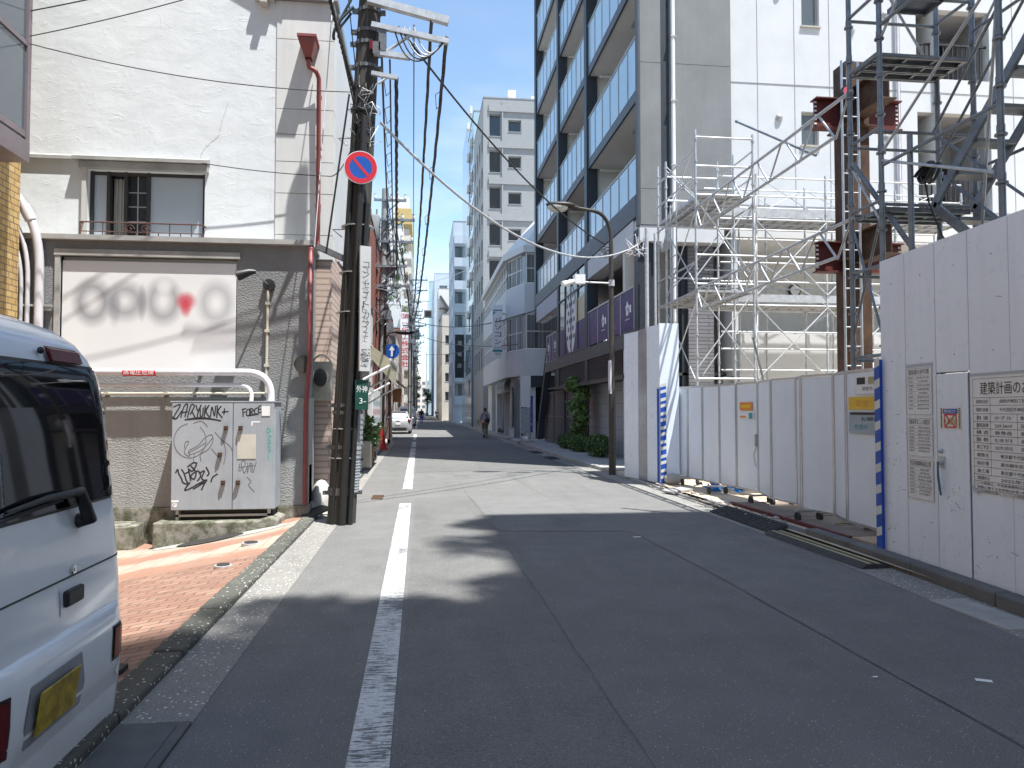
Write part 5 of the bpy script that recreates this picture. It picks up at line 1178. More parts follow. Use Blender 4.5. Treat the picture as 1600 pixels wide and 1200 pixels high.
# ------------------------------------------------ folding gate
t = T('folding_gate', 'white accordion gate of framed panels on castors across the site entrance', 'gate', (5.4, 12, .1))
gp = [(5.22, 15.4), (5.36, 14.75), (5.42, 14.1), (5.5, 13.45), (5.52, 12.75), (5.6, 12.05), (5.36, 11.1), (5.43, 10.42), (5.22, 9.92), (5.34, 9.26), (5.17, 8.7), (5.12, 7.75)]
M['gate_panel'] = mat('white gate sheet', (.77, .83, .9), .35, 0, .04, 1.5, .05, 2, .03, .08, dirt=(.55, .55, .55))
for i, (a, b) in enumerate(zip(gp, gp[1:])):
    d = V((b[0] - a[0], b[1] - a[1], 0)); L = d.length; d.normalize(); z0, z1 = .2, 2.02
    p, q = V((a[0], a[1], 0)) + d * .02, V((b[0], b[1], 0)) - d * .02
    if i == 5: continue_gap = True
    g = MB(); g.bar(p + UP * (z0 + z1) / 2, q + UP * (z0 + z1) / 2, .012, z1 - z0 - .04); pn = P('panel', g, 'gate_panel', t)
    f = MB()
    for e in (p, q): f.bar(e + UP * z0, e + UP * z1, .032, .032, up=d)
    for z in (z0, z1): f.bar(p + d * .016 + UP * z, q - d * .016 + UP * z, .03, .03)
    P('frame', f, 'alu', pn)
for (x, y, dy) in ((5.08, 13.0, .35), (5.18, 11.5, .25), (5.42, 11.25, .15), (5.0, 9.65, .3), (5.16, 14.6, .3)):
    f = MB(); f.bar((x, y, .2), (x + .35, y, .2), .03, .03); f.bar((x + .02, y, .2), (x + .02, y + .05, .2), .03, .03); cs = P('castor_bar', f, 'alu', t)
    for xx in (x + .02, x + .33): w = MB(); w.tube([(xx - .02, y, .125), (xx + .02, y, .125)], .062, 14); w.box(xx - .028, xx + .028, y - .012, y + .012, .12, .19); P('castor', w, 'rubber', cs)
# door leaf signs on the gate panel between the 4th and 5th posts
def gsheet(a, b, f0, f1, z0, z1, off):
    a, b = V((a[0], a[1], 0)), V((b[0], b[1], 0)); d = (b - a).normalized(); n = V((d.y, -d.x, 0)); n = n if n.x < 0 else -n
    p, q = a.lerp(b, f0) + n * off, a.lerp(b, f1) + n * off; return [p + UP * z0, q + UP * z0, q + UP * z1, p + UP * z1], d, n
def gsign(lab, i, f0, f1, z0, z1, m, txts, cat='sticker'):
    pts_, d, n = gsheet(gp[i], gp[i + 1], f0, f1, z0, z1, .022); t = T('gate_sticker', lab, cat, pts_[0]); g = MB(); g.prism(pts_, -n * .006); P('sheet', g, m, t)
    for (s, fu, fv, h, w, mm) in txts:
        g = MB(); c = pts_[0].lerp(pts_[1], fu); c = V((c.x, c.y, z0 + (z1 - z0) * fv)) + n * .003
        if s: lettering(g, s, c, d, UP, h, width=w)
        else: g.prism([c - d * w / 2 - UP * h / 2, c + d * w / 2 - UP * h / 2, c + d * w / 2 + UP * h / 2, c - d * w / 2 + UP * h / 2], n * .001)
        P('print', g, mm, t)
M['orange'] = mat('orange print', (.7, .25, .04), .5)
gsign('orange and red banner sticker on a folding gate panel', 4, .2, .78, 1.55, 1.69, 'orange', [('', .5, .5, .045, .3, 'yellow'), ('安全第一', .5, .5, .05, .28, 'signred')])
gsign('small blue and orange logo sticker below the orange banner sticker', 4, .2, .85, 1.4, 1.53, 'paper', [('', .25, .3, .03, .2, 'orange'), ('', .78, .45, .1, .12, 'dot')])
gsign('yellow and black warning sticker at the top of the near gate panel', 10, .25, .9, 1.74, 1.95, 'paper', [('', .25, .74, .08, .18, 'ink'), ('', .72, .74, .08, .26, 'line_yellow'), ('防犯カメラ', .6, .3, .05, .36, 'ink'), ('作動中', .72, .74, .05, .2, 'ink')])
gsign('yellow and green safety sticker on the near gate panel', 10, .1, .95, 1.56, 1.71, 'yellow', [('', .87, .5, .13, .14, 'dot'), ('安全', .4, .5, .09, .3, 'orange')])
gsign('grey blue notice with a black heading on the near gate panel', 10, .1, .95, 1.28, 1.53, mat('grey blue notice', (.35, .42, .46), .5), [('', .5, .93, .03, .72, 'ink'), ('お願い', .6, .68, .05, .4, 'ink'), ('作業中', .35, .3, .07, .3, 'dot')])
g = MB(); a, b = V((*gp[4], 0)), V((*gp[5], 0)); c = a.lerp(b, .93); g.box(c.x - .04, c.x - .01, c.y - .02, c.y + .02, .95, 1.15); P('handle', g, 'steel', t); g = MB(); g.tube([c + V((-.02, 0, z)) + V((0, dy, 0)) for z, dy in ((.95, 0), (.8, .1), (.66, .05), (.6, 0))], .006, 5); P('chain', g, 'steel', t)
g = MB()
k = random.Random(8)
for i in range(26): x, y = 5.5 + k.uniform(-.25, .3), 13.6 + k.uniform(-.7, .6); g.add([(x + k.uniform(-.15, .15), y + k.uniform(-.15, .15), .06 + k.uniform(0, .14)) for _ in range(4)], [(0, 1, 2, 3)])
ONE('blue_tarpaulin', g, mat('blue tarpaulin', (.02, .18, .5), .4, 0, .25, 9), 'crumpled blue tarpaulin behind the castors under the folding gate', 'tarpaulin')
for lab, y, x in (('short red painted timber stack under the near end of the folding gate', 8.7, 5.45), ('bare timber offcut lying under the near end of the folding gate', 8.3, 5.35)):
    g = MB(); g.box(x, x + .45, y, y + .12, .085, .17); g.box(x + .05, x + .5, y + .02, y + .1, .17, .22); ONE('timber_block', g, 'primer' if 'red' in lab else 'wood', lab, 'timber', bevel=.008)
g = MB(); g.tube([(5.35, 9.1, .12), (5.3, 9.2, .09), (5.4, 9.3, .09), (5.5, 9.15, .1), (5.6, 9.3, .09), (5.65, 9.1, .3), (5.62, 9.15, .7)], .012, 6); ONE('yellow_rope', g, 'line_yellow', 'loop of dirty yellow rope on the plywood under the folding gate', 'rope')

# ================================================================== SCAFFOLDING
def tubepart(t, name, p, q, r=.0243, m='steel', collars=0, n=8):
    g = MB(); g.tube([p, q], r, n); p, q = V(p), V(q)
    if collars:
        L = (q - p).length; d = (q - p).normalized(); k = int(L / collars)
        for i in range(1, k + 1): c = p + d * (i * collars - .1); g.tube([c - d * .012, c + d * .012], r * 1.75, 8); g.tube([c + d * .03, c + d * .1], r * 1.18, 8)
    return P(name, g, m, t)
def deck(t, x0, x1, y0, y1, z, m='steel', along='y', n=2):
    for i in range(n):
        g = MB()
        if along == 'y':
            a = x0 + (x1 - x0) * i / n + .01; b = x0 + (x1 - x0) * (i + 1) / n - .01
            g.box(a, b, y0, y1, z, z + .01); g.box(a, a + .02, y0, y1, z - .05, z); g.box(b - .02, b, y0, y1, z - .05, z)
            k = int((y1 - y0) / .3)
            for j in range(k + 1): g.box(a + .02, b - .02, y0 + j * (y1 - y0 - .03) / max(1, k), y0 + j * (y1 - y0 - .03) / max(1, k) + .03, z - .035, z - .002)
        else:
            a = y0 + (y1 - y0) * i / n + .01; b = y0 + (y1 - y0) * (i + 1) / n - .01
            g.box(x0, x1, a, b, z, z + .01); g.box(x0, x1, a, a + .02, z - .05, z); g.box(x0, x1, b - .02, b, z - .05, z)
            k = int((x1 - x0) / .3)
            for j in range(k + 1): g.box(x0 + j * (x1 - x0 - .03) / max(1, k), x0 + j * (x1 - x0 - .03) / max(1, k) + .03, a + .02, b - .02, z - .035, z - .002)
        P('deck_plank', g, m, t)
# far tower by the grey building wall
t = T('scaffold_tower', 'slender galvanised scaffold tower standing beside the tall hoarding corner', 'scaffold', (5.6, 15, 0))
X0, X1, Ya, Yb = 5.6, 6.84, 14.86, 16.75
tubepart(t, 'post', (X0, Ya, .05), (X0, Ya, 7.35), collars=.45); tubepart(t, 'post', (X1, Ya, .05), (X1, Ya, 7.3), collars=.45)
tubepart(t, 'post', (X0, Yb, .05), (X0, Yb, 7.3), collars=.45); tubepart(t, 'post', (X1, Yb, .05), (X1, Yb, 7.35), collars=.45); tubepart(t, 'post', (X0 + .02, Yb + .65, .05), (X0 + .02, Yb + .65, 7.4), collars=.45); tubepart(t, 'post', (X1, Yb - .9, .05), (X1, Yb - .9, 7.2), collars=.45)
for z in (1.55, 2.2, 4.15, 4.75, 6.0, 6.6, 7.2):
    tubepart(t, 'ledger', (X0, Ya, z), (X1, Ya, z), .021)
for z in (2.0, 4.0, 4.6, 5.8, 6.4, 6.95):
    tubepart(t, 'ledger', (X0, Ya, z), (X0, Yb + .65, z), .02); tubepart(t, 'ledger', (X1, Ya, z), (X1, Yb, z), .02); tubepart(t, 'ledger', (X0, Yb, z), (X1, Yb, z), .02)
for p, q in (((X0, Ya, 4.1), (X0, Yb, 5.7)), ((X0, Yb, 4.1), (X0, Ya, 5.7)), ((X0, Ya, 5.9), (X0, Yb, 7.1)), ((X0, Yb, 5.9), (X0, Ya, 7.1)), ((X1, Ya, 4.1), (X1, Yb, 5.7)), ((X0, Ya, 2.1), (X0, Yb, 3.8)), ((X0, Yb, 2.1), (X0, Ya, 3.8)), ((X0, Yb, 1.2), (X1, Yb, 2.9)), ((X0, Yb, 4.2), (X1, Yb, 5.6)), ((X1, Yb, 6.0), (X0, Yb, 7.2))): tubepart(t, 'brace', p, q, .014)
deck(t, X0 + .03, X1 - .03, Ya, Yb + .6, 6.02, n=3); deck(t, X0 + .03, X1 - .03, Ya, Yb + .6, 4.02, n=3)
for z in (2.5, 2.8, 3.1, 3.4, 4.4, 4.7, 5.0): tubepart(t, 'rung', (X0 + .0, Yb - .7, z), (X0 + .0, Yb - .3, z), .014)
tubepart(t, 'ladder_rail', (X0, Yb - .7, 2.2), (X0, Yb - .7, 6.2), .018); tubepart(t, 'ladder_rail', (X0, Yb - .3, 2.2), (X0, Yb - .3, 6.2), .018)
for z in (1.6, 2.2, 4.1, 4.7, 6.1, 6.7): tubepart(t, 'ledger', (X1, Ya, z), (X1 + 1.06, 17.0, z), .02)
for z in (2.3, 4.2, 5.2): tubepart(t, 'brace', (X1, Ya, z), (X1 + 1.06, 17.0, z + 1.5), .014); tubepart(t, 'brace', (X1 + 1.06, 17.0, z), (X1, Ya, z + 1.5), .014)
for z in (2.4, 4.3): tubepart(t, 'brace', (X0, Ya, z), (X1, Ya, z + 1.6), .014); tubepart(t, 'brace', (X1, Ya, z), (X0, Ya, z + 1.6), .014)
# work light clipped on it
t = T('site_floodlight', 'small grey floodlight clipped to the far scaffold tower by the tangled cable', 'floodlight', (5.5, 16.6, 5.3))
g = MB(); g.obox((5.5, 16.6, 5.3), (.09, 0, .05), (0, .05, 0), (-.04, 0, .1)); P('lamp_head', g, 'grey_frame', t, bevel=.015); g = MB(); g.tube([(5.5, 16.62, 5.4), (5.58, 16.7, 5.6), (5.6, 16.74, 5.6)], .014, 6); P('bracket', g, 'steel', t)
# lattice girders across the entrance
def girder(lab, zt, zb):
    t = T('lattice_girder', lab, 'girder', (5.6, 12, zb), 'lattice girders spanning the site entrance'); y0, y1 = 14.86, 9.23
    tubepart(t, 'top_chord', (5.6, y0 + .05, zt), (5.6, y1 - .05, zt + .03), .0245); tubepart(t, 'bottom_chord', (5.6, y0 - .3, zb), (5.6, y1 + .35, zb + .03), .0245)
    n = 5; st = (y0 - .3 - (y1 + .35)) / n
    for i in range(n + 1):
        y = y0 - .3 - i * st; 
        a = y + st * .42 if i else y0 - .02; b = y - st * .42 if i < n else y1 + .02
        tubepart(t, 'web_bar', (5.6, a, zt), (5.6, y, zb), .016); tubepart(t, 'web_bar', (5.6, b, zt), (5.6, y, zb), .016)
    return t
girder('upper galvanised lattice girder running over the folding gate to the near scaffold', 5.72, 5.25); girder('lower galvanised lattice girder running over the folding gate to the near scaffold', 4.03, 3.6)
# loose diagonal tubes on the girders
for lab, p, q in (('loose diagonal scaffold tube lying across the upper lattice girder', (6.2, 14.2, 7.3), (6.6, 11.9, 5.85)), ('short stub tube with a red end leaning on the far tower low down', (6.5, 14.2, 3.0), (6.9, 14.6, 2.15))):
    g = MB(); g.tube([p, q], .0243, 8); g.tube([V(p), V(p) + (V(q) - V(p)).normalized() * .04], .03, 8); ONE('scaffold_tube', g, 'steel_dark', lab, 'scaffold tube', 'loose scaffold tubes')
# long back scaffold along the white house
t = T('wall_scaffold', 'galvanised scaffold with two plank walkways in front of the white house wall', 'scaffold', (9, 17.6, 0))
yf, yr = 17.0, 18.0
for x in (7.9, 9.65, 11.45, 13.2): 
    for y in (yf, yr): tubepart(t, 'post', (x, y, .05), (x, y, 7.2 if x < 11 else 6.9), collars=.45)
for z0 in (4.1, 6.15):
    deck(t, 7.0, 13.2, yf + .05, yr - .05, z0, along='x', n=2)
    g = MB(); g.box(7.0, 13.2, yf - .01, yf + .015, z0 + .02, z0 + .2); P('toe_board', g, 'steel', t)
    for dz in (-.06, .5, .95): tubepart(t, 'ledger', (7.0, yf, z0 + dz), (13.2, yf, z0 + dz), .02); tubepart(t, 'ledger', (7.0, yr, z0 + dz), (13.2, yr, z0 + dz), .02)
    for a, b in ((7.9, 9.65), (9.65, 11.45), (11.45, 13.2)):
        tubepart(t, 'brace', (a, yr, z0 + .1), (b, yr, z0 + 1.0), .012); tubepart(t, 'brace', (b, yr, z0 + .1), (a, yr, z0 + 1.0), .012); tubepart(t, 'brace', (a, yf, z0 + 1.0), (b, yf, z0 - .05), .012)
for z in (1.5, 2.5, 3.0): tubepart(t, 'ledger', (7.0, yf, z), (13.2, yf, z), .02)
for a, b in ((7.9, 9.65), (9.65, 11.45), (11.45, 13.2)): tubepart(t, 'brace', (a, yf, 1.3), (b, yf, 2.4), .014); tubepart(t, 'brace', (b, yf, 1.3), (a, yf, 2.4), .014)
for x in (8.75, 10.55, 12.3): tubepart(t, 'post', (x, yr + .3, .05), (x, yr + .3, 7.0), collars=.45)
for a, b, z, h in ((7.9, 9.65, 2.3, 1.7), (9.65, 7.9, 2.3, 1.7), (9.65, 11.45, 2.3, 1.7), (11.45, 9.65, 2.3, 1.7), (7.9, 9.65, 4.3, 1.75), (9.65, 7.9, 4.3, 1.75), (11.45, 13.2, 4.3, 1.75), (9.65, 11.45, 4.3, 1.75), (7.0, 7.9, 6.3, .9)): tubepart(t, 'brace', (a, yf - .03, z), (b, yf - .03, z + h), .015)
for z in (5.2, 5.6, 3.4): tubepart(t, 'ledger', (7.0, yf - .02, z), (13.2, yf - .02, z), .02)
# near tower with stair, at the right edge
t = T('stair_scaffold', 'dark weathered scaffold tower with an inside stair, rising above the right hoarding', 'scaffold', (5.6, 8, 0))
sd = 'steel_dark'; R6 = .033
nx0, nx1, n0, n1, n2 = 5.6, 6.85, 9.23, 8.57, 6.65
for (x, y) in ((nx0, n0), (nx0, n1), (nx1, n0), (nx1, n1), (nx0, n2), (nx1, n2)): tubepart(t, 'post', (x, y, .06), (x, y, 9.6), R6, sd, .475)
for z in (2.2, 3.3, 4.1, 5.0, 5.95, 6.7, 8.2):
    for a, b in (((nx0, n0, z), (nx1, n0, z)), ((nx0, n1, z - .02), (nx1, n1, z - .02)), ((nx0, n0, z + .03), (nx0, n1, z + .03)), ((nx1, n0, z + .03), (nx1, n1, z + .03))): tubepart(t, 'ledger', a, b, .0215, sd)
for z in (4.55, 6.3, 7.9): tubepart(t, 'ledger', (nx0, n1, z), (nx0, n2, z), .021, sd); tubepart(t, 'ledger', (nx1, n1, z), (nx1, n2, z), .021, sd)
deck(t, nx0 + .04, nx1 - .04, n1 + .03, n0 - .03, 5.98, sd, 'x', 3); deck(t, nx0 + .04, nx1 - .04, n1 + .03, n0 - .03, 4.05, sd, 'x', 3)
deck(t, nx0 + .1, nx0 + .62, n2, n1, 6.5, sd, 'y', 1)
for p, q, m in (((nx0, n1, 4.7), (nx0, n2, 5.85), 'steel'), ((nx0, n1, 4.62), (nx0, n2 + .1, 3.9), 'steel'), ((nx0, n0, 4.75), (nx0 + .02, n1, 3.8), 'steel'), ((nx0, n0, 2.5), (nx0, n1, 4.0), sd), ((nx0, n1, 2.4), (nx0, n0, 4.0), sd), ((nx1, n1, 3.0), (nx0, n2, 5.7), 'steel'), ((nx1, n0, 6.0), (nx0, n0, 8.0), 'steel'), ((nx1, n1, 6.1), (nx1, n2, 8.0), 'steel'), ((nx0, n1, 6.1), (nx0 + .5, n2, 9), 'steel')): tubepart(t, 'brace', p, q, .017, m)
tubepart(t, 'raking_strut', (nx0, n0 - .05, 4.78), (nx0 + .35, n1 - .6, 2.9), .034, sd)
def stair(x0, x1, ya, za, yb, zb, nst, m=sd):
    s = MB()
    for x in (x0, x1): s.bar((x, ya, za), (x, yb, zb), .04, .11)
    st = P('stair_stringers', s, m, t)
    for i in range(1, nst): f = i / nst; y, z = ya + (yb - ya) * f, za + (zb - za) * f; g = MB(); g.box(x0 + .02, x1 - .02, y - .11, y + .11, z - .02, z + .02); P('tread', g, m, st)
    h = MB()
    for dz in (.45, .9): h.tube([(x0, ya, za + dz), (x0, yb, zb + dz)], .017, 8)
    P('handrail', h, m, st)
stair(nx0 + .62, nx0 + 1.15, n1 - .1, 4.05, n2 - .6, 6.3, 8); stair(nx0 + .62, nx0 + 1.15, n2 - .6, 2.0, n1 - .1, 4.05, 8)
stair(nx0 + .05, nx0 + .58, n2 - .3, 4.3, n1 - 3.6, 7.2, 8)
t = T('coiled_cable', 'black coil of cable hung on a short tube of the near scaffold', 'cable coil', (5.7, 7.9, 4.3))
g = MB(); k = random.Random(6)
for j in range(7): c = V((5.72 + .02 * j, 7.95, 4.28)); r = .12 + .012 * k.uniform(-2, 2); g.tube([c + V((.05 * math.sin(a * 1.3), r * 1.35 * math.cos(a), r * .85 * math.sin(a))) for a in [i * math.pi / 8 for i in range(17)]], .013, 6)
g.tube([(5.72, 7.95, 4.2), (5.74, 7.9, 3.9), (5.78, 7.75, 3.5), (5.9, 7.6, 3.2)], .01, 6); P('coil', g, 'black', t); g = MB(); g.tube([(5.62, 8.05, 3.2), (5.62, 8.05, 4.75)], R6, 8); P('tube_stub', g, sd, t)
# ladder beside the steel column
t = T('site_ladder', 'pale aluminium ladder fixed upright beside the rusty steel column', 'ladder', (6.9, 11.3, 0))
for x in (6.72, 7.0): tubepart(t, 'rail', (x, 11.3, .05), (x, 11.3, 7.2), .02, 'alu')
for i in range(22): tubepart(t, 'rung', (6.72, 11.3, .4 + i * .31), (7.0, 11.3, .4 + i * .31), .012, 'alu', n=6)
# steel frame
t = T('steel_column', 'rust brown steel column with red primed beam stubs at two levels', 'steel column', (7.4, 12, 0))
def ibeam(name, p, q, h, w, m, up=(0, 0, 1)):
    g = MB(); p, q = V(p), V(q); up = V(up); d = (q - p).normalized(); s = d.cross(up).normalized()
    g.bar(p + up * (h / 2 - .01), q + up * (h / 2 - .01), w, .022, up=up); g.bar(p - up * (h / 2 - .01), q - up * (h / 2 - .01), w, .022, up=up); g.bar(p, q, .016, h - .042, up=up)
    return P(name, g, m, t)
g = MB(); g.box(7.2, 7.62, 11.98, 12.38, .05, 7.55); P('column', g, 'rust', t, bevel=.012)
g = MB(); g.box(7.12, 7.7, 11.9, 12.46, 4.1, 4.13); g.box(7.12, 7.7, 11.9, 12.46, 6.4, 6.43); g.box(7.12, 7.7, 11.9, 12.46, 6.9, 6.93); P('diaphragm', g, 'rust', t)
for z in (6.68, 4.18):
    ibeam('beam_stub', (7.2, 12.18, z), (6.72, 12.18, z), .52, .22, 'primer'); ibeam('beam_stub', (7.62, 12.18, z), (8.3, 12.18, z), .52, .22, 'primer'); ibeam('beam_stub', (7.41, 11.98, z + .12), (7.41, 11.1, z + .12), .52, .26, 'rust')
    for xs in (6.73, 8.24):
        g = MB()
        for i in range(6): g.box(xs - .004, xs + .04, 12.165, 12.172, z - .19 + i * .075, z - .16 + i * .075)
        P('bolt_holes', g, 'paper', t)
g = MB(); g.tube([(6.95, 11.6, 6.95), (6.95, 11.62, 7.0), (6.95, 11.66, 7.0), (6.95, 11.68, 6.95)], .01, 6); g.tube([(6.9, 11.6, 6.85), (7.0, 11.6, 6.85)], .11, 14); g.disc((6.95, 11.6, 6.85), (0, -1, 0), .1, 14)
t2 = T('hanging_reel', 'small round red reel hanging on the scaffold post by the steel column', 'reel', (6.55, 10.7, 6.6))
g = MB(); g.tube([(6.45, 10.68, 6.42), (6.45, 10.74, 6.42)], .1, 18); P('drum', g, 'black', t2); g = MB(); g.disc((6.45, 10.675, 6.42), (0, -1, 0), .075, 16); P('label', g, mat('pink red face', (.6, .08, .14), .5), t2); g = MB(); g.tube([(6.45, 10.71, 6.5), (6.46, 10.71, 6.75)], .008, 6); P('chain', g, 'steel', t2)
g = MB(); g.sphere((8.2, 12.0, 2.0), (.3, .3, .2), 10)
t = T('site_toilet', 'white and teal portable site cabin behind the folding gate', 'site cabin', (9.2, 13, 0))
g = MB(); g.box(8.3, 9.6, 12.9, 14.1, .05, 2.2); P('walls', g, mat('teal panel', (.03, .25, .22), .5), t, bevel=.03); g = MB(); g.box(8.25, 9.65, 12.85, 14.15, 2.2, 2.32); g.sphere((8.95, 13.5, 2.3), (.55, .5, .22), 12); P('roof', g, 'white_paint', t); g = MB(); g.box(8.29, 8.3, 13.0, 13.9, .2, 2.05); P('door', g, 'white_paint', t)
# ================================================================== RIGHT: DARK APARTMENT BUILDING WITH MILKY BLUE BALCONIES
BX0, BY0, BY1, BH = 5.6, 18.9, 36.9, 28.2
t = T('balcony_building', 'dark grey apartment building with rows of blue glass balconies on the right', 'building', (5.6, 18.9, .09))
BK = 6.95                                           # back wall of the balconies
g = MB(); g.wall((BK, BY1, 6.5), (0, -1, 0), UP, BY1 - BY0, BH - 6.5, [(BY1 - b, BY1 - a, z - 6.5, z + 2.15 - 6.5) for k in range(7) for z in (7.35 + 3.2 * k,) if z + 2.2 < BH for a, b in ((20.6, 23.6), (27.2, 30), (32.4, 35))], .1)
g.quad((5.6, 36.9, 6.5), (14, 36.9, 6.5), (14, 36.9, BH), (5.6, 36.9, BH)); g.quad((14, 18.9, 6.5), (14, 18.9, BH), (14, 36.9, BH), (14, 36.9, 6.5)); P('back_wall', g, 'soffit', t)
for k in range(7):
    z = 7.35 + 3.2 * k
    if z + 2.2 > BH: break
    for a, b in ((20.6, 23.6), (27.2, 30), (32.4, 35)):
        f = MB(); f.box(BK + .03, BK + .08, a, b, z, z + .06); f.box(BK + .03, BK + .08, a, b, z + 2.09, z + 2.15); f.box(BK + .03, BK + .08, (a + b) / 2 - .03, (a + b) / 2 + .03, z + .06, z + 2.09); w = P('window', f, 'grey_frame', t)
        q = MB(); q.box(BK + .05, BK + .06, a, b, z, z + 2.15); P('pane', q, 'glass_grey', w)
# side wall towards the site: grey strip, dark groove, grey panel
g = MB(); jz = [6.37, 7.32, 10.66, 13.9, 17.1, 20.3, 23.5, BH]
for a, b in zip(jz, jz[1:]): g.box(5.62, 6.2, BY0, BY0 + .3, a + .008, b - .008); g.box(6.42, 8.12, BY0, BY0 + .3, a + .008, b - .008)
P('side_wall', g, 'grey_render', t)
g = MB(); g.box(5.64, 8.1, BY0 + .02, BY0 + .29, 6.39, BH - .02); P('side_core', g, 'concrete_light', t)
g = MB(); g.box(6.2, 6.42, BY0 - .004, BY0 + .015, 6.38, BH); P('groove', g, 'dark_blue_grey', t)
g = MB(); g.tube([(6.5, BY0 - .09, .1), (6.5, BY0 - .09, BH)], .055, 12); P('drainpipe', g, 'white_paint', t)
for z in (7.9, 9.6, 11.3, 13): g = MB(); g.box(6.42, 6.58, BY0 - .16, BY0, z, z + .04); P('pipe_bracket', g, 'grey_frame', t)
# corner fin and intermediate piers
PIER = [(18.82, 19.06), (24.95, 25.35), (30.3, 30.66), (36.45, 36.9)]
for a, b in PIER: g = MB(); g.box(5.56, 5.62 if a < 19 else 5.94, a, b, 6.3 if a > 36 else 2.5 if a > 19 else 6.34, BH); P('pier', g, 'dark_blue_grey' if a > 19 else 'fascia', t)
g = MB(); g.box(5.6, 5.95, 19.06, 19.4, .1, 6.3); P('pier', g, 'dark_blue_grey', t)
for a, b in PIER[1:]:
    g = MB(); g.box(5.95, BK, a + .1, b - .1, 6.9, BH); P('partition', g, 'soffit', t)
bays = [(19.06, 24.95), (25.35, 30.3), (30.66, 36.45)]
for k in range(7):
    zs = 6.78 + 3.2 * k                             # slab top
    for bi, (a, b) in enumerate(bays):
        if zs > BH - 1: continue
        s = MB(); s.box(5.68, BK, a, b, zs - .2, zs); bal = P('balcony_slab', s, 'soffit', t)
        e = MB(); e.box(5.62, 5.68, a, b, zs - .22, zs + .06); P('slab_edge', e, 'fascia', bal)
        n = 6; st = (b - a) / n
        gl = MB(); po = MB()
        for i in range(n):
            gl.box(5.635, 5.65, a + i * st + .025, a + (i + 1) * st - .025, zs + .1, zs + 1.5)
            po.box(5.615, 5.66, a + i * st - .018, a + i * st + .018, zs + .06, zs + 1.52)
        po.box(5.61, 5.67, a, b, zs + 1.5, zs + 1.54)
        P('balcony_glass', gl, 'glass_balcony', bal); P('balustrade', po, 'grey_frame', bal)
        if k: e = MB(); e.tube([(5.95, b - .35, zs - .36), (6.8, b - .35, zs - .36)], .045, 8); P('drain_pipe', e, 'soffit', bal)
        if k and bi == 0: e = MB(); e.box(6.15, 6.65, a + 1.4, a + 2.5, zs - .235, zs - .202); P('escape_hatch', e, 'grey_frame', bal)
# fascia over the street floors, lintel panels, mezzanine with violet banners
g = MB(); g.box(5.55, 5.615, 19.06, 36.5, 6.62, 7.2); P('fascia', g, 'fascia', t)
g = MB(); g.box(5.58, 6.1, 19.4, 24.95, 5.98, 6.6); P('lintel_panel', g, 'white_wall', t); g = MB(); g.box(5.58, 6.1, 30.66, 36.4, 5.85, 6.6); P('lintel_panel', g, 'white_wall', t)
g = MB(); g.box(5.62, 9.5, 19.0, 36.6, 6.36, 6.58); P('ceiling', g, 'soffit', t)
g = MB(); g.box(5.62, 7.9, BY0 + .02, BY0 + .5, 5.95, 6.36); P('soffit_box', g, 'white_wall', t)
for y in (33.2, 35.0): g = MB(); g.box(5.75, 5.9, y, y + 1.0, 5.76, 5.83); P('strip_lamp', g, 'white_paint', t)
g = MB(); g.box(5.55, 5.615, 19.06, 33.6, 3.25, 3.66); g.box(5.62, 6.4, 19.4, 33.6, 3.3, 3.6); P('fascia', g, 'fascia', t)
g = MB(); g.quad((8.4, 33.6, .1), (8.4, 19.1, .1), (8.4, 19.1, 6.4), (8.4, 33.6, 6.4)); P('mezzanine_wall', g, 'soffit', t)
g = MB(); g.box(7.2, 7.26, 20.1, 21.0, 3.7, 5.9); P('doorway', g, 'interior', t)
for (a, b, n) in ((19.4, 24.95, 4), (31.0, 33.4, 3)):
    st = (b - a) / n
    for i in range(n):
        g = MB(); g.box(5.6, 5.615, a + i * st + .03, a + (i + 1) * st - .03, 3.72, 4.8); pn = P('banner_panel', g, 'purple', t)
        if i % 2 == 0:
            c = V((5.597, a + (i + .5) * st, 4.3)); l = MB()
            for k in range(5): q = k * 2 * math.pi / 5 + .3; l.sphere((5.597, c.y + .1 * math.cos(q), 4.32 + .13 * math.sin(q)), (.003, .07, .09), 6)
            l.box(5.595, 5.599, c.y - .22, c.y + .2, 4.03, 4.05); l.box(5.595, 5.599, c.y - .38, c.y - .22, 4.2, 4.4); P('emblem', l, 'white_paint', pn)
    r = MB(); 
    for i in range(n + 1): r.box(5.585, 5.63, a + i * st - .025, a + i * st + .025, 3.66, 4.86)
    r.box(5.58, 5.635, a, b, 4.82, 4.87); P('railing', r, 'grey_frame', t)
# poster window in the middle bay
g = MB(); g.box(5.6, 5.64, 25.4, 30.25, 3.7, 6.58); pw = P('poster_window', g, 'glass_grey', t)
g = MB(); g.box(5.588, 5.598, 25.45, 30.2, 3.72, 4.75); P('violet_print', g, 'purple', pw)
g = MB(); g.box(5.589, 5.597, 25.5, 27.2, 4.75, 5.6); P('cream_print', g, mat('cream print', (.55, .48, .3), .5), pw)
g = MB(); rb = random.Random(12); c = (27.9, 4.95)
g.disc((5.585, c[0], c[1]), (-1, 0, 0), 1, 36); 
g.v = [(x, c[0] + (y - c[0]) * .95, c[1] + (z - c[1]) * 1.28) for x, y, z in g.v]; P('oval_print', g, 'white_paint', pw)
g = MB()
for r_ in range(7):
    for q in range(3 + (r_ % 2)):
        yy, z = c[0] - .62 + q * .42 + (.2 if r_ % 2 == 0 else 0), c[1] - .95 + r_ * .31
        if ((yy - c[0]) / .8) ** 2 + ((z - c[1]) / 1.1) ** 2 < 1: g.sphere((5.582, yy, z), (.004, .13, .1), 8)
P('oval_pattern', g, 'fascia', pw)
g = MB()
for y in (26.6, 27.8, 29.0): g.box(5.56, 5.6, y - .03, y + .03, 3.66, 6.6)
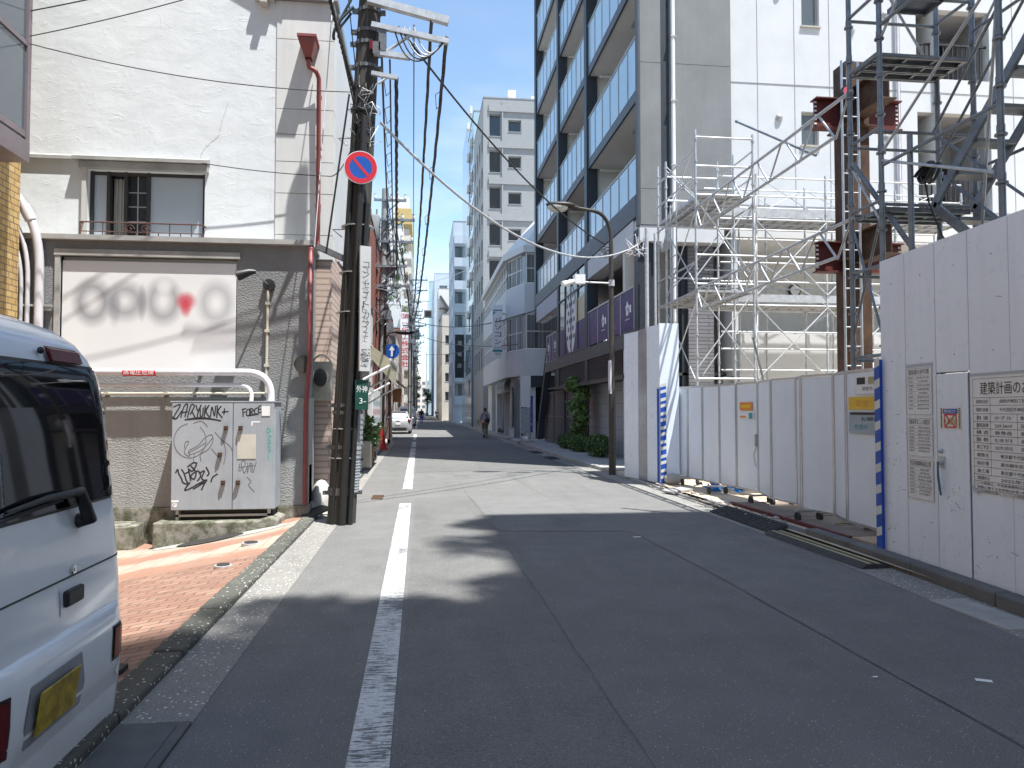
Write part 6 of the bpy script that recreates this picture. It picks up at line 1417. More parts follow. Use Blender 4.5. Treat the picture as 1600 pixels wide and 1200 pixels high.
for z in (3.68, 5.9): g.box(5.565, 5.6, 25.35, 30.3, z, z + .06)
P('mullion', g, 'fascia', pw)
# ground floor: louvre, stone wall, doors
g = MB(); g.box(5.62, 5.68, 20.6, 31.4, 2.55, 3.25)
for i in range(11): g.prism([(5.62, 20.6, 2.58 + i * .06), (5.575, 20.6, 2.57 + i * .06), (5.575, 20.6, 2.58 + i * .06), (5.62, 20.6, 2.615 + i * .06)], (0, 10.8, 0))
P('louvre', g, mat('dark brown louvre', (.055, .042, .04), .5), t)
g = MB(); g.box(5.68, 8.3, 19.4, 33.6, 2.48, 2.55); g.box(5.58, 5.7, 20.5, 31.5, 2.42, 2.55); P('soffit', g, mat('brown soffit', (.09, .075, .065), .6), t)
g = MB(); g.box(6.35, 6.5, 22.6, 28.2, .1, 2.48); P('stone_wall', g, 'tile_stone', t)
g = MB(); g.box(6.3, 6.36, 22.0, 22.6, .1, 2.48); g.box(6.3, 6.36, 28.2, 28.5, .1, 2.48); P('door_frame', g, 'fascia', t); g = MB(); g.box(6.3, 6.35, 21.3, 21.9, .1, 2.48); P('cream_post', g, 'beige_wall', t)
g = MB(); g.box(6.36, 6.4, 19.6, 21.2, .1, 2.3); P('glass_door', g, 'glass_frost', t)
for a, b in ((28.9, 30.2), (30.8, 33.2), (33.4, 35.6)):
    g = MB(); g.box(5.9, 5.96, a, b, .1, 2.4); d = P('shutter_door', g, 'fascia', t)
    f = MB()
    for z in (.12, 1.25, 2.3): f.box(5.86, 5.9, a, b, z, z + .07)
    for y in (a, b - .08): f.box(5.862, 5.9, y, y + .08, .19, 2.3)
    P('frame', f, mat('greyed brown frame', (.14, .13, .125), .5), d)
g = MB(); g.bar((5.75, 36.4, .2), (5.75, 33.9, 3.5), .3, .18); g.bar((6.6, 36.4, .2), (6.6, 33.9, 3.5), .1, .3); P('stair_stringer', g, 'fascia', t)
g = MB(); g.tube([(5.7, 36.5, 1.2), (5.7, 33.9, 4.6)], .025, 6); P('stair_handrail', g, 'fascia', t)
for i in range(14): f = i / 14; g = MB(); g.box(5.8, 6.6, 36.3 - f * 2.4, 36.5 - f * 2.4, .3 + f * 3.2, .34 + f * 3.2); P('stair_tread', g, 'fascia', t)
g = MB(); g.box(6.28, 6.34, 22.2, 22.45, 1.35, 1.6); P('mail_slot', g, 'black', t)
g = MB(); g.sphere((5.62, 20.0, 2.85), (.1, .1, .16), 10); P('wall_lamp', g, 'white_paint', t)
g = MB(); g.box(BX0 + .3, 14, 18.95, 36.85, BH - .3, BH - .1); g.box(5.6, 5.8, 18.9, 36.9, BH - .1, BH + .6); g.box(5.8, 14, 18.9, 19.1, BH - .1, BH + .6); P('roof', g, 'roof_grey', t)
# lower part facing the site: dark pier, tiled pier, white box beam
g = MB(); g.box(5.97, 6.15, 19.15, 19.3, .1, 6.3); g.box(6.9, 7.05, 19.4, 19.6, .1, 5.95); P('pier', g, 'dark_blue_grey', t)
g = MB(); g.box(7.05, 7.75, 19.3, 20.2, .1, 5.95); P('tiled_pier', g, 'tile_grey', t)
g = MB(); g.box(5.62, 9, 20.4, 20.6, .1, 6.3); P('recess_wall', g, 'soffit', t)

# ------------------------------------------------ white apartment house beside it, facing the site
t = T('white_apartment_house', 'big white apartment house wall with small windows and dark balcony recesses behind the scaffold', 'building', (8.12, 19.0, .05))
wy = 19.0; x0, x1 = 8.125, 24.0
win = [(10.17, 10.68, 11.95, 13.2), (10.13, 10.63, 8.68, 9.6), (10.13, 10.63, 15.2, 16.4)]
rec = [(13.5, 15.7, 10.7, 12.65), (13.5, 15.7, 7.0, 9.75), (13.5, 15.7, 14.1, 16.0), (17.2, 22, 7.0, 9.75), (17.2, 22, 10.7, 12.65)]
low = [(8.3, 16.5, 3.62, 6.1)]
mk = lambda L: [(a - x0, b - x0, c - 2.45, d - 2.45) for a, b, c, d in L]
g = MB(); g.wall((x0, wy, 2.45), (1, 0, 0), UP, x1 - x0, 26, mk(win + rec + low), .25)
g.quad((x0, 30, 2.45), (x0, wy, 2.45), (x0, wy, 28.45), (x0, 30, 28.45)); g.quad((x1, wy, 0), (x1, 30, 0), (x1, 30, 28.45), (x1, wy, 28.45)); g.quad((x0, wy, 28.45), (x1, wy, 28.45), (x1, 30, 28.45), (x0, 30, 28.45)); P('wall', g, 'white_wall', t)
g = MB()
for z in (6.37, 7.0, 10.3, 13.6): g.box(x0, x1, wy - .012, wy, z, z + .015)
for x in (8.9, 9.95, 10.95, 13.0, 16.4): g.box(x, x + .012, wy - .008, wy, 6.4, 28)
P('wall_joint', g, 'seam_dark', t)
for (a, b, c, d) in win:
    f = MB(); w_ = .06
    for p, q, r0, r1 in ((a, a + w_, c, d), (b - w_, b, c, d), (a + w_, b - w_, c, c + w_), (a + w_, b - w_, d - w_, d)): f.box(p, q, wy + .1, wy + .16, r0, r1)
    f.box(a - .03, b + .03, wy - .05, wy + .1, c - .05, c - .004); w = P('window', f, mat('beige window frame', (.4, .37, .32), .5) if 'bwf' not in M else M['bwf'], t); q = MB(); q.box(a, b, wy + .12, wy + .13, c, d); P('pane', q, 'glass_grey', w)
for (a, b, c, d) in rec:
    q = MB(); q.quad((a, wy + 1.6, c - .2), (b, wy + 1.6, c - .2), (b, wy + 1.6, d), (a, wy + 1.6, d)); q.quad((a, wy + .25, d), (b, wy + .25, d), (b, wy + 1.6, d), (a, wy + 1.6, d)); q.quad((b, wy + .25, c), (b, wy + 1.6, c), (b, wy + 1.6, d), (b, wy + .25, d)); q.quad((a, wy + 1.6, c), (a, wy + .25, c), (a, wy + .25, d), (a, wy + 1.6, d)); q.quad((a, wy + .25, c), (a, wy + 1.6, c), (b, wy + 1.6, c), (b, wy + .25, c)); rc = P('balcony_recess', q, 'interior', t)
    q = MB(); q.box(a + .1, b - .2, wy + 1.52, wy + 1.58, c, c + 1.75); P('door_glass', q, 'glass_dark', rc)
    q = MB(); n = int((b - a) / .14)
    for i in range(n): q.box(a + .05 + i * .14, a + .075 + i * .14, wy + .12, wy + .145, c, c + 1.0)
    q.box(a, b, wy + .1, wy + .16, c + 1.0, c + 1.05); P('railing', q, 'dark_frame', rc)
for x, z in ((9.5, 9.4), (9.5, 12.8), (11.6, 8.6), (11.6, 11.9), (12.6, 12.4), (12.6, 9.0)): q = MB(); q.sphere((x, wy - .02, z), (.1, .06, .1), 12); P('wall_vent', q, 'grey_frame', t)
q = MB(); q.tube([(12.9, wy - .07, 6.4), (12.9, wy - .07, 28)], .04, 8); P('drainpipe', q, 'pipe_white', t)
# the open ground floor level of the white house: room behind, stair railing, parapet
q = MB(); q.quad((8.2, 21.8, 2.4), (24, 21.8, 2.4), (24, 21.8, 6.3), (8.2, 21.8, 6.3)); q.quad((8.2, wy + .25, 6.1), (16.6, wy + .25, 6.1), (16.6, 21.8, 6.1), (8.2, 21.8, 6.1)); P('inner_wall', q, 'soffit', t)
q = MB(); q.box(8.2, 20, wy - .25, wy - .01, 2.3, 3.55); q.box(8.0, 20, wy + .3, 21.8, 2.25, 2.45); q.box(8.2, 20, wy - .1, wy - .01, .05, 2.3); P('parapet', q, 'white_wall', t)
q = MB(); q.box(8.2, 16.5, wy - .12, wy - .005, 6.12, 6.4); P('beam', q, 'soffit', t)
q = MB(); q.bar((10.3, 20.9, 3.4), (13.2, 20.9, 5.2), .05, .06); q.bar((10.3, 20.9, 2.5), (13.2, 20.9, 4.3), .05, .2)
for i in range(16): f = i / 15; q.box(10.3 + 2.9 * f - .012, 10.3 + 2.9 * f + .012, 20.89, 20.915, 2.5 + 1.8 * f, 3.4 + 1.8 * f)
P('stair_railing', q, 'pipe_white', t)
q = MB(); q.tube([(11.3, 21.7, 5.2), (11.3, 21.79, 5.2)], .19, 20); P('vent', q, 'black', t); q = MB(); q.disc((11.3, 21.695, 5.2), (0, -1, 0), .15, 20); P('vent_cover', q, 'white_paint', t)

# ================================================================== RIGHT: CORNER SHOP BUILDING
t = T('corner_shop_building', 'small white chamfered corner building with ribbon windows and a hanging vertical sign', 'building', (4.6, 40, .09))
cx = [(4.6, 56), (4.6, 41.2), (5.3, 38.6), (9.5, 38.6)]
def cband(g, z0, z1, off=0, mi=0):
    p = [(cx[0][0] - off, cx[0][1]), (cx[1][0] - off, cx[1][1] - off * .5), (cx[2][0] - off * .5, cx[2][1] - off), (cx[3][0], cx[3][1] - off)]
    for a, b in zip(p, p[1:]): g.quad((a[0], a[1], z0), (b[0], b[1], z0), (b[0], b[1], z1), (a[0], a[1], z1), mi)
    q = [(a[0] + .6, a[1] + (0 if i == 0 else .5)) for i, a in enumerate(p)]
    for a, b, c, d in zip(p, p[1:], q[1:], q): 
        g.quad((a[0], a[1], z1), (b[0], b[1], z1), (c[0], c[1], z1), (d[0], d[1], z1), mi); g.quad((d[0], d[1], z0), (c[0], c[1], z0), (b[0], b[1], z0), (a[0], a[1], z0), mi)
for z0, z1 in ((3.35, 4.72), (6.6, 8.15)): g = MB(); cband(g, z0, z1); P('band_wall', g, mat('grey white cladding', (.52, .54, .55), .6, 0, .06, .7), t)
g = MB(); cband(g, 9.75, 10.1, .15); P('eaves', g, 'white_wall', t)
g = MB(); p = [(cx[0][0] - .1, 56), (4.5, 41.1), (5.25, 38.5), (9.5, 38.5)]; q = [(6.6, 56), (6.6, 42), (6.9, 41), (9.5, 40.6)]
for a, b, c, d in zip(p, p[1:], q[1:], q): g.quad((a[0], a[1], 10.1), (b[0], b[1], 10.1), (c[0], c[1], 12.6), (d[0], d[1], 12.6))
g.poly([(x, y, 12.6) for x, y in q] + [(9.5, 56, 12.6)]); P('mansard_roof', g, 'white_wall', t)
for z0, z1 in ((4.72, 6.6), (8.15, 9.75)):
    g = MB(); cband(g, z0 + .05, z1 - .03, -.12); gw = P('window', g, 'glass_grey', t)
    f = MB(); zm = (z0 + z1) / 2
    for a, b, n in ((cx[0], cx[1], 16), (cx[1], cx[2], 2), (cx[2], cx[3], 5)):
        for i in range(n + 1): x, y = a[0] + (b[0] - a[0]) * i / n, a[1] + (b[1] - a[1]) * i / n; f.box(x + .085, x + .115, y - .03 + (.09 if b is cx[3] else 0), y + .03 + (.09 if b is cx[3] else 0), z0, z1)
        for z in (z0 + .03, zm, z1 - .05): f.bar((a[0] + .1, a[1] + .08, z), (b[0] + .1, b[1] + .08, z), .04, .06)
    P('frame', f, 'white_paint', gw)
    h = MB(); k = random.Random(3)
    for a, b, n in ((cx[1], cx[2], 30), (cx[2], cx[3], 60)):
        for i in range(n):
            if k.random() < .2: continue
            x, y = a[0] + (b[0] - a[0]) * i / n, a[1] + (b[1] - a[1]) * i / n; h.box(x + .09, x + .098, y + .0, y + .1, z0 + .1, z1 - .1)
    P('curtain', h, 'pale_wall', gw)
for a, b in ((41.4, 42.2), (45.2, 45.9), (49.5, 50.2), (53, 56)): g = MB(); g.box(4.95, 5.5, a, b, .1, 3.35); P('ground_pier', g, 'pale_wall', t)
g = MB(); g.box(5.45, 5.9, 38.8, 39.4, .1, 3.35); P('ground_pier', g, 'white_wall', t)
g = MB(); g.box(5.6, 5.7, 39.4, 56, .1, 3.35); g.box(5.9, 9.4, 39.6, 39.7, .1, 3.35); P('shop_window', g, 'glass_dark', t)
g = MB(); g.box(4.9, 5.6, 42.2, 45.2, 2.6, 3.35); g.box(4.9, 5.6, 45.9, 49.5, 2.6, 3.35); P('shop_fascia', g, 'interior', t)
g = MB(); g.box(4.9, 4.96, 40.6, 41.4, .1, 2.8); g.box(4.92, 4.98, 45.3, 45.9, .2, 2.7); P('blue_panel', g, mat('navy shop panel', (.01, .015, .05), .4), t)
g = MB(); lettering(g, 'PC PARTS', (4.893, 41.0, 1.5), (0, 0, 1), (0, 1, 0), .26); 
g = MB(); g.box(5.3, 5.36, 42.5, 44.5, .1, 2.5); P('shop_front', g, 'brown_wall', t)
for i, a in enumerate(arc((4.9, 41, 3.4), (4.2, 41, 3.3), (4.3, 41, 2.75), 5)[:0]): pass
g = MB(); n = 8
for i in range(n):
    a0, a1 = i / n * math.pi / 2, (i + 1) / n * math.pi / 2
    g.quad((4.95 - .45 * math.sin(a0), 41.4, 2.75 + .55 * math.cos(a0)), (4.95 - .45 * math.sin(a1), 41.4, 2.75 + .55 * math.cos(a1)), (4.95 - .45 * math.sin(a1), 45.0, 2.75 + .55 * math.cos(a1)), (4.95 - .45 * math.sin(a0), 45.0, 2.75 + .55 * math.cos(a0)))
P('barrel_awning', g, 'grey_render', t)
g = MB(); g.box(5.3, 9.4, 38.62, 38.7, 2.75, 3.34); P('shop_fascia', g, 'dark_blue_grey', t); g = MB(); g.box(6.0, 9.4, 39.0, 39.1, .1, 1.0); g.box(6.2, 7.0, 38.95, 39.0, 1.0, 2.2); P('shop_goods', g, 'dark_blue_grey', t)
t = T('hanging_sign', 'white vertical hanging sign with black katakana on the corner building', 'shop sign', (4.2, 41, 4.7))
g = MB(); g.box(3.86, 4.42, 41.0, 41.2, 4.42, 7.35); P('board', g, 'white_paint', t, bevel=.02)
g = MB()
for i, ch in enumerate('パソコン'): lettering(g, ch, (4.16, 40.99, 6.5 - i * .4), (1, 0, 0), UP, .36, width=.36)
lettering(g, 'SHOP', (4.16, 40.99, 4.98), (1, 0, 0), UP, .14, width=.42); lettering(g, '中古', (4.16, 40.99, 4.62), (1, 0, 0), UP, .16, width=.3); P('lettering', g, 'ink', t)
g = MB(); g.box(3.88, 4.4, 40.985, 40.995, 4.74, 4.88); g.box(3.88, 4.4, 40.985, 40.995, 7.0, 7.06); g.poly([(3.88, 40.99, 6.95), (4.05, 40.99, 6.95), (3.88, 40.99, 6.75)]); P('print_band', g, 'dot', t)
g = MB(); g.box(4.42, 4.7, 41.05, 41.15, 4.9, 5.0); g.box(4.42, 4.7, 41.05, 41.15, 6.8, 6.9); P('bracket', g, 'steel', t)
t = T('nobori_flag', 'purple upright nobori banner with white lettering at the corner shop', 'banner', (5.35, 37.6, .1))
g = MB(); g.tube([(5.12, 37.6, .1), (5.12, 37.6, 2.4)], .018, 8); g.tube([(5.12, 37.6, 2.3), (5.6, 37.6, 2.3)], .012, 6); P('pole', g, 'white_paint', t); g = MB(); g.tube([(5.12, 37.6, .1), (5.12, 37.6, .25)], .2, 12); P('base', g, 'white_paint', t)
g = MB()
for i in range(8): z = .45 + i * .23; g.quad((5.14, 37.6 + .02 * math.sin(i), z), (5.58, 37.6 + .04 * math.sin(i * 1.3), z), (5.58, 37.6 + .04 * math.sin(i * 1.3 + 1.3), z + .23), (5.14, 37.6 + .02 * math.sin(i + 1), z + .23))
P('cloth', g, mat('violet banner cloth', (.07, .04, .28), .8), t); g = MB()
for i, ch in enumerate('買取販売中'): lettering(g, ch, (5.36, 37.52, 2.05 - i * .3), (1, 0, 0), UP, .26, width=.26)
P('lettering', g, 'white_paint', t)
t = T('information_board', 'tall white information board on two metal posts at the right kerb', 'information board', (4.75, 34.3, .09))
for x in (4.55, 4.95): g = MB(); g.tube([(x, 34.4, .0), (x, 34.4, 3.2)], .05, 10); P('post', g, 'steel', t)
g = MB(); g.box(4.53, 4.97, 34.3, 34.36, 1.7, 3.15); P('panel', g, 'white_paint', t); g = MB(); g.box(4.54, 4.96, 34.31, 34.35, .5, 1.65); P('map_panel', g, mat('faded map print', (.36, .4, .42), .4, 0, .3, 9), t); g = MB(); g.box(4.35, 5.15, 34.2, 34.6, .09, .16); P('base', g, 'concrete', t)
t = T('power_box', 'pale grey box standing on the right pavement edge by the shops', 'box', (4.9, 41.5, .1)); g = MB(); g.box(4.66, 4.88, 39.5, 40.0, .1, .62); P('case', g, 'white_wall', t, bevel=.02); g = MB(); g.box(4.64, 4.9, 39.48, 40.02, .62, .66); P('lid', g, 'grey_frame', t)

# ================================================================== RIGHT: FAR BUILDINGS
# grey tiled apartment with stair recesses
ay = 56.4
recs = [(5.05, 5.95, 2.9 + k * 2.78, 4.6 + k * 2.78) for k in range(2, 8)] + [(6.5, 7.5, 3.3 + k * 2.78, 4.2 + k * 2.78) for k in range(2, 8)]
t = building('grey_apartment', 'tall grey tiled apartment with stair openings behind the corner building', 4.6, 14, ay, 66.5, 25.3, 'tile_apt', {'S': recs, 'W': [(57 + j * 2.4, 58.3 + j * 2.4, 1.9 + k * 2.78, 3.5 + k * 2.78) for j in range(4) for k in range(1, 8)]}, depth=.35, glass='glass_dark', mull=False)
g = MB()
for k in range(2, 9): g.box(5.0, 9, ay - .12, ay - .005, 2.5 + k * 2.78 - .5, 2.5 + k * 2.78)
g.box(6.0, 6.1, ay - .1, ay - .005, 7, 25); P('ledge', g, 'tile_apt', t)
g = MB(); g.box(6.6, 7.2, ay + 1, ay + 2, 25.3, 26.4); g.box(8.4, 9, ay + 1, ay + 2, 25.3, 26.0); P('roof_unit', g, 'white_paint', t)
t = building('glass_tower', 'tall pale teal glass building rising beyond the grey apartment', 4.6, 8, 67, 75, 28.5, 'glass_teal', {'W': [(68 + j * 3.4, 70.4 + j * 3.4, 3 + k * 3.1, 5.1 + k * 3.1) for j in range(2) for k in range(8)]}, glass='glass_grey')
g = MB()
for k in range(1, 8): g.box(4.57, 4.6, 67, 75, k * 3.1 + 1.9, k * 3.1 + 1.96)
P('glazing_bars', g, 'grey_frame', t)
g = MB(); g.box(4.6, 9, 75.1, 85.5, .1, 31); P('upper_block', g, 'glass_teal', t)
g = MB(); g.box(4.5, 4.6, 67.2, 68.6, .1, 11); P('blue_strip', g, mat('slate blue strip', (.06, .12, .18), .4), t)
for k in range(9):
    for y in (69.0, 73.0): g = MB(); g.box(4.38, 4.6, y, y + .9, 4.3 + k * 3.1, 4.95 + k * 3.1); P('air_unit', g, 'pale_wall', t)
t = building('balcony_tower', 'pale blue grey tower with a stack of balconies, right side far', 3.75, 16, 90, 104, 24.2, 'blue_wall', {'W': [(92 + j * 4, 94 + j * 4, 3.2 + k * 2.75, 4.7 + k * 2.75) for j in range(3) for k in range(7)]}, holes_extra={'S': [(3.95, 7, 3.3 + k * 2.75, 4.75 + k * 2.75) for k in range(7)]}, depth=.6)
for k in range(8): g = MB(); g.box(3.85, 7.2, 89.5, 90, 2.2 + k * 2.75, 3.25 + k * 2.75); P('balcony', g, 'blue_wall', t); g = MB(); g.box(3.8, 7.2, 90.62, 90.7, 3.2 + k * 2.75, 4.9 + k * 2.75); P('balcony_window', g, 'glass_grey', t)
building('beige_block', 'beige block with small dark windows beyond the pale blue tower', 3.05, 16, 112, 150, 15.8, 'beige_wall', {'S': [(3.5, 4.7, 3 + k * 2.8, 4.3 + k * 2.8) for k in range(4)], 'W': grid(112, 150, 6, 2.2, 3, 4, 2.8, 1.4)}, glass='glass_dark')
t = building('stair_tower', 'narrow concrete tower with zigzag outside stairs far down the street', 3.5, 9, 158, 176, 27, 'pale_wall', {})
for k in range(9):
    z = 2 + k * 2.6; g = MB(); a, b = (3.85, 5.6) if k % 2 else (5.6, 3.85); g.bar((a, 157.5, z), (b, 157.5, z + 2.6), .8, .4); g.box(3.7, 6, 156.9, 158, z - .1, z + .06); P('stair_flight', g, 'fascia', t)
for i, (y0, y1, z1, m, x0, lab) in enumerate(((190, 240, 36, 'blue_wall', 3.2, 'blue grey high-rise near the vanishing point on the right'), (260, 330, 46, 'glass_teal', 2.6, 'tallest pale glass high-rise at the very end of the street'), (340, 420, 30, 'pale_wall', 2.4, 'pale block closing the right side at the far end'))):
    building('street_building', lab, x0, 26, y0, y1, z1, m, {'W': grid(y0, y1, 4, 5, 3, int(z1 / 4) - 1, 4, 2), 'S': grid(x0 + .3, x0 + 8, 2, 2, 3, int(z1 / 4) - 1, 4, 2)}, glass='glass_grey')
building('street_building', 'low pinkish building closing the view at the end of the street', -40, 40, 520, 540, 22, 'beige_wall', {'S': grid(-10, 10, 6, 2, 3, 5, 4, 2)})
t = T('black_blade_sign', 'tall black vertical blade sign on the pale blue tower', 'shop sign', (4.2, 84, 6)); g = MB(); g.box(3.55, 4.5, 80, 80.3, 5.0, 9.6); P('board', g, 'ink', t); g = MB()
for i in range(3): lettering(g, '酒場店'[i], (4.02, 79.99, 8.7 - i * 1.2), (1, 0, 0), UP, .5)
P('lettering', g, 'pale_wall', t)
for i, (y, x, r) in enumerate(((60.2, 4.75, .35), (45.4, 4.75, .18))):
    t = T('kerb_shrub', 'small green shrub at the foot of the %s on the right' % ('grey apartment' if i == 0 else 'corner building shops'), 'shrub', (x, y, .1)); g = MB(); g.tube([(x, y, .1), (x, y, .1 + r * .8)], r * .7, 10); P('pot', g, 'concrete', t); g = MB(); leaves(g, (x, y, .1 + r * 1.3), (r, r, r * .8), 160, r * .4, i); P('foliage', g, 'leaf', t)
# shrubs and the tall leafy plant before the dark building
for i, (y, rx, ry, rz, lab) in enumerate(((28.8, .34, .85, .3, 'rounded green shrub farthest left of three before the stone wall'), (26.6, .36, .95, .32, 'rounded green shrub in the middle of three before the stone wall'), (23.6, .42, 1.1, .37, 'largest rounded green shrub nearest the street lamp'))):
    t = T('shrub', lab, 'shrub', (5.75, y, .1), 'clipped shrubs'); g = MB(); leaves(g, (5.6, y, .1 + rz * .95), (rx, ry, rz), 2200, .08, i, shell=.3); [leaves(g, (5.6 + random.uniform(-.3, .3) * rx * 2, y + random.uniform(-.8, .8) * ry, .1 + rz * random.uniform(1.0, 1.5)), (.14, .2, .1), 40, .08, i * 9 + q) for q in range(9)]; g.mi = [0 if random.random() < .68 else 1 for _ in g.f]; P('foliage', g, ['leaf', 'leaf_light'], t)
    g = MB(); k = random.Random(i)
    for j in range(9): g.tube([(5.6, y + k.uniform(-.4, .4), .08), (5.6 + k.uniform(-.2, .2), y + k.uniform(-.7, .7), .1 + rz)], .012, 5)
    P('stem', g, 'bark', t)
t = T('tall_plant', 'tall slender leafy plant growing behind the shrubs before the stone wall', 'plant', (5.75, 27, .1)); g = MB(); k = random.Random(21)
for j in range(30):
    z = .8 + j * .068; leaves(g, (5.7 + k.uniform(-.15, .15), 26.9 + k.uniform(-.5, .5), z), (.22, .45, .16), 45, .16, j + 50)
leaves(g, (5.65, 27.6, 2.55), (.3, .8, .3), 260, .18, 77); P('foliage', g, 'leaf_light', t)
g = MB()
for j in range(5): g.tube([(5.75, 26.7 + j * .1, .1), (5.72 + k.uniform(-.1, .1), 26.7 + j * .14, 1.4), (5.7, 26.5 + j * .28, 2.6)], [.022, .018, .008], 6)
P('stem', g, 'bark', t)
# ================================================================== STREET LAMP ON THE RIGHT
t = T('street_lamp', 'dark brown street lamp post with curved arm on the right kerb', 'street lamp', (4.56, 17.75, 0))
M['lamp_paint'] = mat('dark brown lamp paint', (.045, .038, .032), .5, .2, .2, 5)
g = MB(); g.tube([(4.56, 17.75, 0), (4.56, 17.75, 2.0), (4.56, 17.75, 2.1), (4.55, 17.75, 5.6)] + arc((4.55, 17.75, 5.7), (4.5, 17.72, 6.3), (4.1, 17.6, 6.33), 8) + [(3.55, 17.5, 6.38)], [.085, .082, .062, .055] + [.045] * 9 + [.035], 14); P('post', g, 'lamp_paint', t)
g = MB(); g.sphere((3.25, 17.42, 6.4), (.36, .16, .075), 16); g.tube([(3.5, 17.48, 6.39), (3.7, 17.54, 6.37)], [.075, .05], 10); P('lamp_head', g, 'lamp_paint', t)
g = MB(); g.sphere((3.18, 17.4, 6.34), (.25, .13, .13), 14); P('lamp_glass', g, m_glass('lamp lens', (.5, .47, .4), .15), t)
g = MB(); g.tube([(4.56, 17.75, 4.62), (3.5, 17.6, 4.62)], .022, 8); br = P('bracket_arm', g, 'pipe_white', t)
g = MB(); g.box(3.62, 3.86, 17.5, 17.68, 4.56, 4.78); g.tube([(3.6, 17.55, 4.62), (3.3, 17.45, 4.52)], [.05, .075], 12); P('camera_box', g, 'white_paint', br)
g = MB(); g.tube([(4.56, 17.75, 4.55), (4.56, 17.75, 4.7)], .075, 12); P('collar', g, 'steel', t)
g = MB(); k = random.Random(2)
for i in range(5): c = V((4.5, 17.7, 5.35)); g.tube([c + V((k.uniform(-.3, .1), k.uniform(-.1, .1), k.uniform(-.15, .2))) for _ in range(5)], .008, 5)
P('tie_wire', g, 'black', t)
g = MB(); g.box(4.49, 4.53, 17.66, 17.84, 1.95, 2.75); P('blue_label', g, 'pipe_white', t)
# service mast on the dark building
t = T('service_mast', 'grey steel service mast with tangled cable ends at the corner of the balcony building', 'mast', (5.85, 18.55, 3))
g = MB(); g.tube([(5.7, 18.6, 2.9), (5.7, 18.6, 6.2)], .05, 10); P('mast', g, 'steel', t); g = MB(); g.tube([(5.95, 18.7, 2.9), (5.95, 18.7, 6.1)], .035, 8); P('mast', g, 'steel', t)
g = MB(); k = random.Random(4)
for i in range(8): c = V((5.4, 18.5, 5.75)); g.tube([c + V((k.uniform(-.35, .25), k.uniform(-.15, .1), k.uniform(-.35, .25))) for _ in range(5)], .009, 5)
P('cable_tangle', g, 'pipe_white', t)

# ================================================================== FAR UTILITY POLES
def far_pole(lab, x, y, h, lean=0, seed=0, can=True):
    t = T('utility_pole', lab, 'utility pole', (x, y, 0), 'concrete utility poles along the left side'); k = random.Random(seed); at = lambda z: V((x + lean * z, y, z))
    g = MB(); g.tube([at(-.3), at(h * .5), at(h)], [.19, .165, .13], 16); P('shaft', g, 'pole_far', t)
    for i, z in enumerate((h - .5, h - 1.3, h - 2.2, h - 3.2, h - 4.0)):
        c = at(z); g = MB(); w = k.uniform(.8, 1.3); g.bar(c + V((-w * .5, -.16, 0)), c + V((w, -.16, 0)), .09, .09); g.bar(c + V((.1, -.16, -.5)), c + V((w * .7, -.16, 0)), .05, .05); a = P('cross_arm', g, 'steel_dark', t)
        for q in (-.45, .3, .6, .95): g = MB(); d = c + V((q * w, -.16, .05)); g.tube([d, d + UP * .1, d + UP * .13, d + UP * .2], [.05, .065, .04, .06], 8); P('insulator', g, 'pale_wall', a)
    if can:
        for dx, dy, z in ((-.42, -.1, h - 2.2), (.32, .1, h - 3.6)):
            c = at(z) + V((dx, dy, 0)); g = MB(); g.tube([c, c + UP * .1, c + UP * 1.0, c + UP * 1.08], [.22, .27, .27, .2], 16)
            for q in (-.12, .12): g.tube([c + V((q, -.1, 1.05)), c + V((q, -.1, 1.3))], .035, 8)
            P('transformer', g, 'grey_render', t)
    for z in (2.2, 3.4, h - 5.4, h - 4.6): g = MB(); g.tube([at(z), at(z + .06)], .2, 14); P('band', g, 'bandsteel', t)
    for j in range(16):
        c = at(h - 5.5 + k.random() * 4.4); g = MB(); s_ = k.uniform(.2, .75)
        g.tube([c + V((k.uniform(-s_, s_ * 1.3), -.2 + k.uniform(-.1, .1), k.uniform(-s_, s_))) for _ in range(5)], .016, 5); P('jumper_wire', g, 'black' if j % 3 else 'steel', t)
    for q in range(3): c = at(h - 5.2 - q * .5) + V((.2 + .1 * q, -.2, 0)); g = MB(); g.box(c.x - .14, c.x + .14, c.y - .1, c.y + .1, c.z - .18, c.z + .18); P('junction_box', g, 'steel_dark', t)
    g = MB(); g.tube([at(.2) + V((.1, -.19, 0)), at(h - 4.5) + V((.1, -.17, 0))], .045, 8); g.tube([at(.2) + V((-.1, -.18, 0)), at(h - 5.5) + V((-.1, -.16, 0))], .03, 8); P('cable_riser', g, 'black', t)
    return t
far_pole('grey leaning utility pole with two transformer cans just before the silver car', -1.62, 31, 10.6, .012, 1)
far_pole('second grey utility pole beyond the silver car, thick with wires', -.86, 58, 12, .004, 2, False)
far_pole('utility pole by the red lettered vertical sign', -.78, 84, 13, .0, 3)
far_pole('utility pole standing farther down the left side of the street', -.98, 118, 14, .0, 4)
far_pole('farthest utility pole visible near the vanishing point', -.98, 170, 16, .0, 5, False)
t = T('street_lamp', 'dark street lamp with a flat head reaching over the road from the leaning far pole', 'street lamp', (-1.5, 31, 4.6)); g = MB(); g.tube([(-1.5, 30.8, 4.3), (-1.3, 30.7, 4.65), (-.95, 30.6, 4.7)], .03, 8); P('arm', g, 'black', t); g = MB(); g.sphere((-.68, 30.55, 4.68), (.42, .14, .09), 12); P('lamp_head', g, 'black', t)
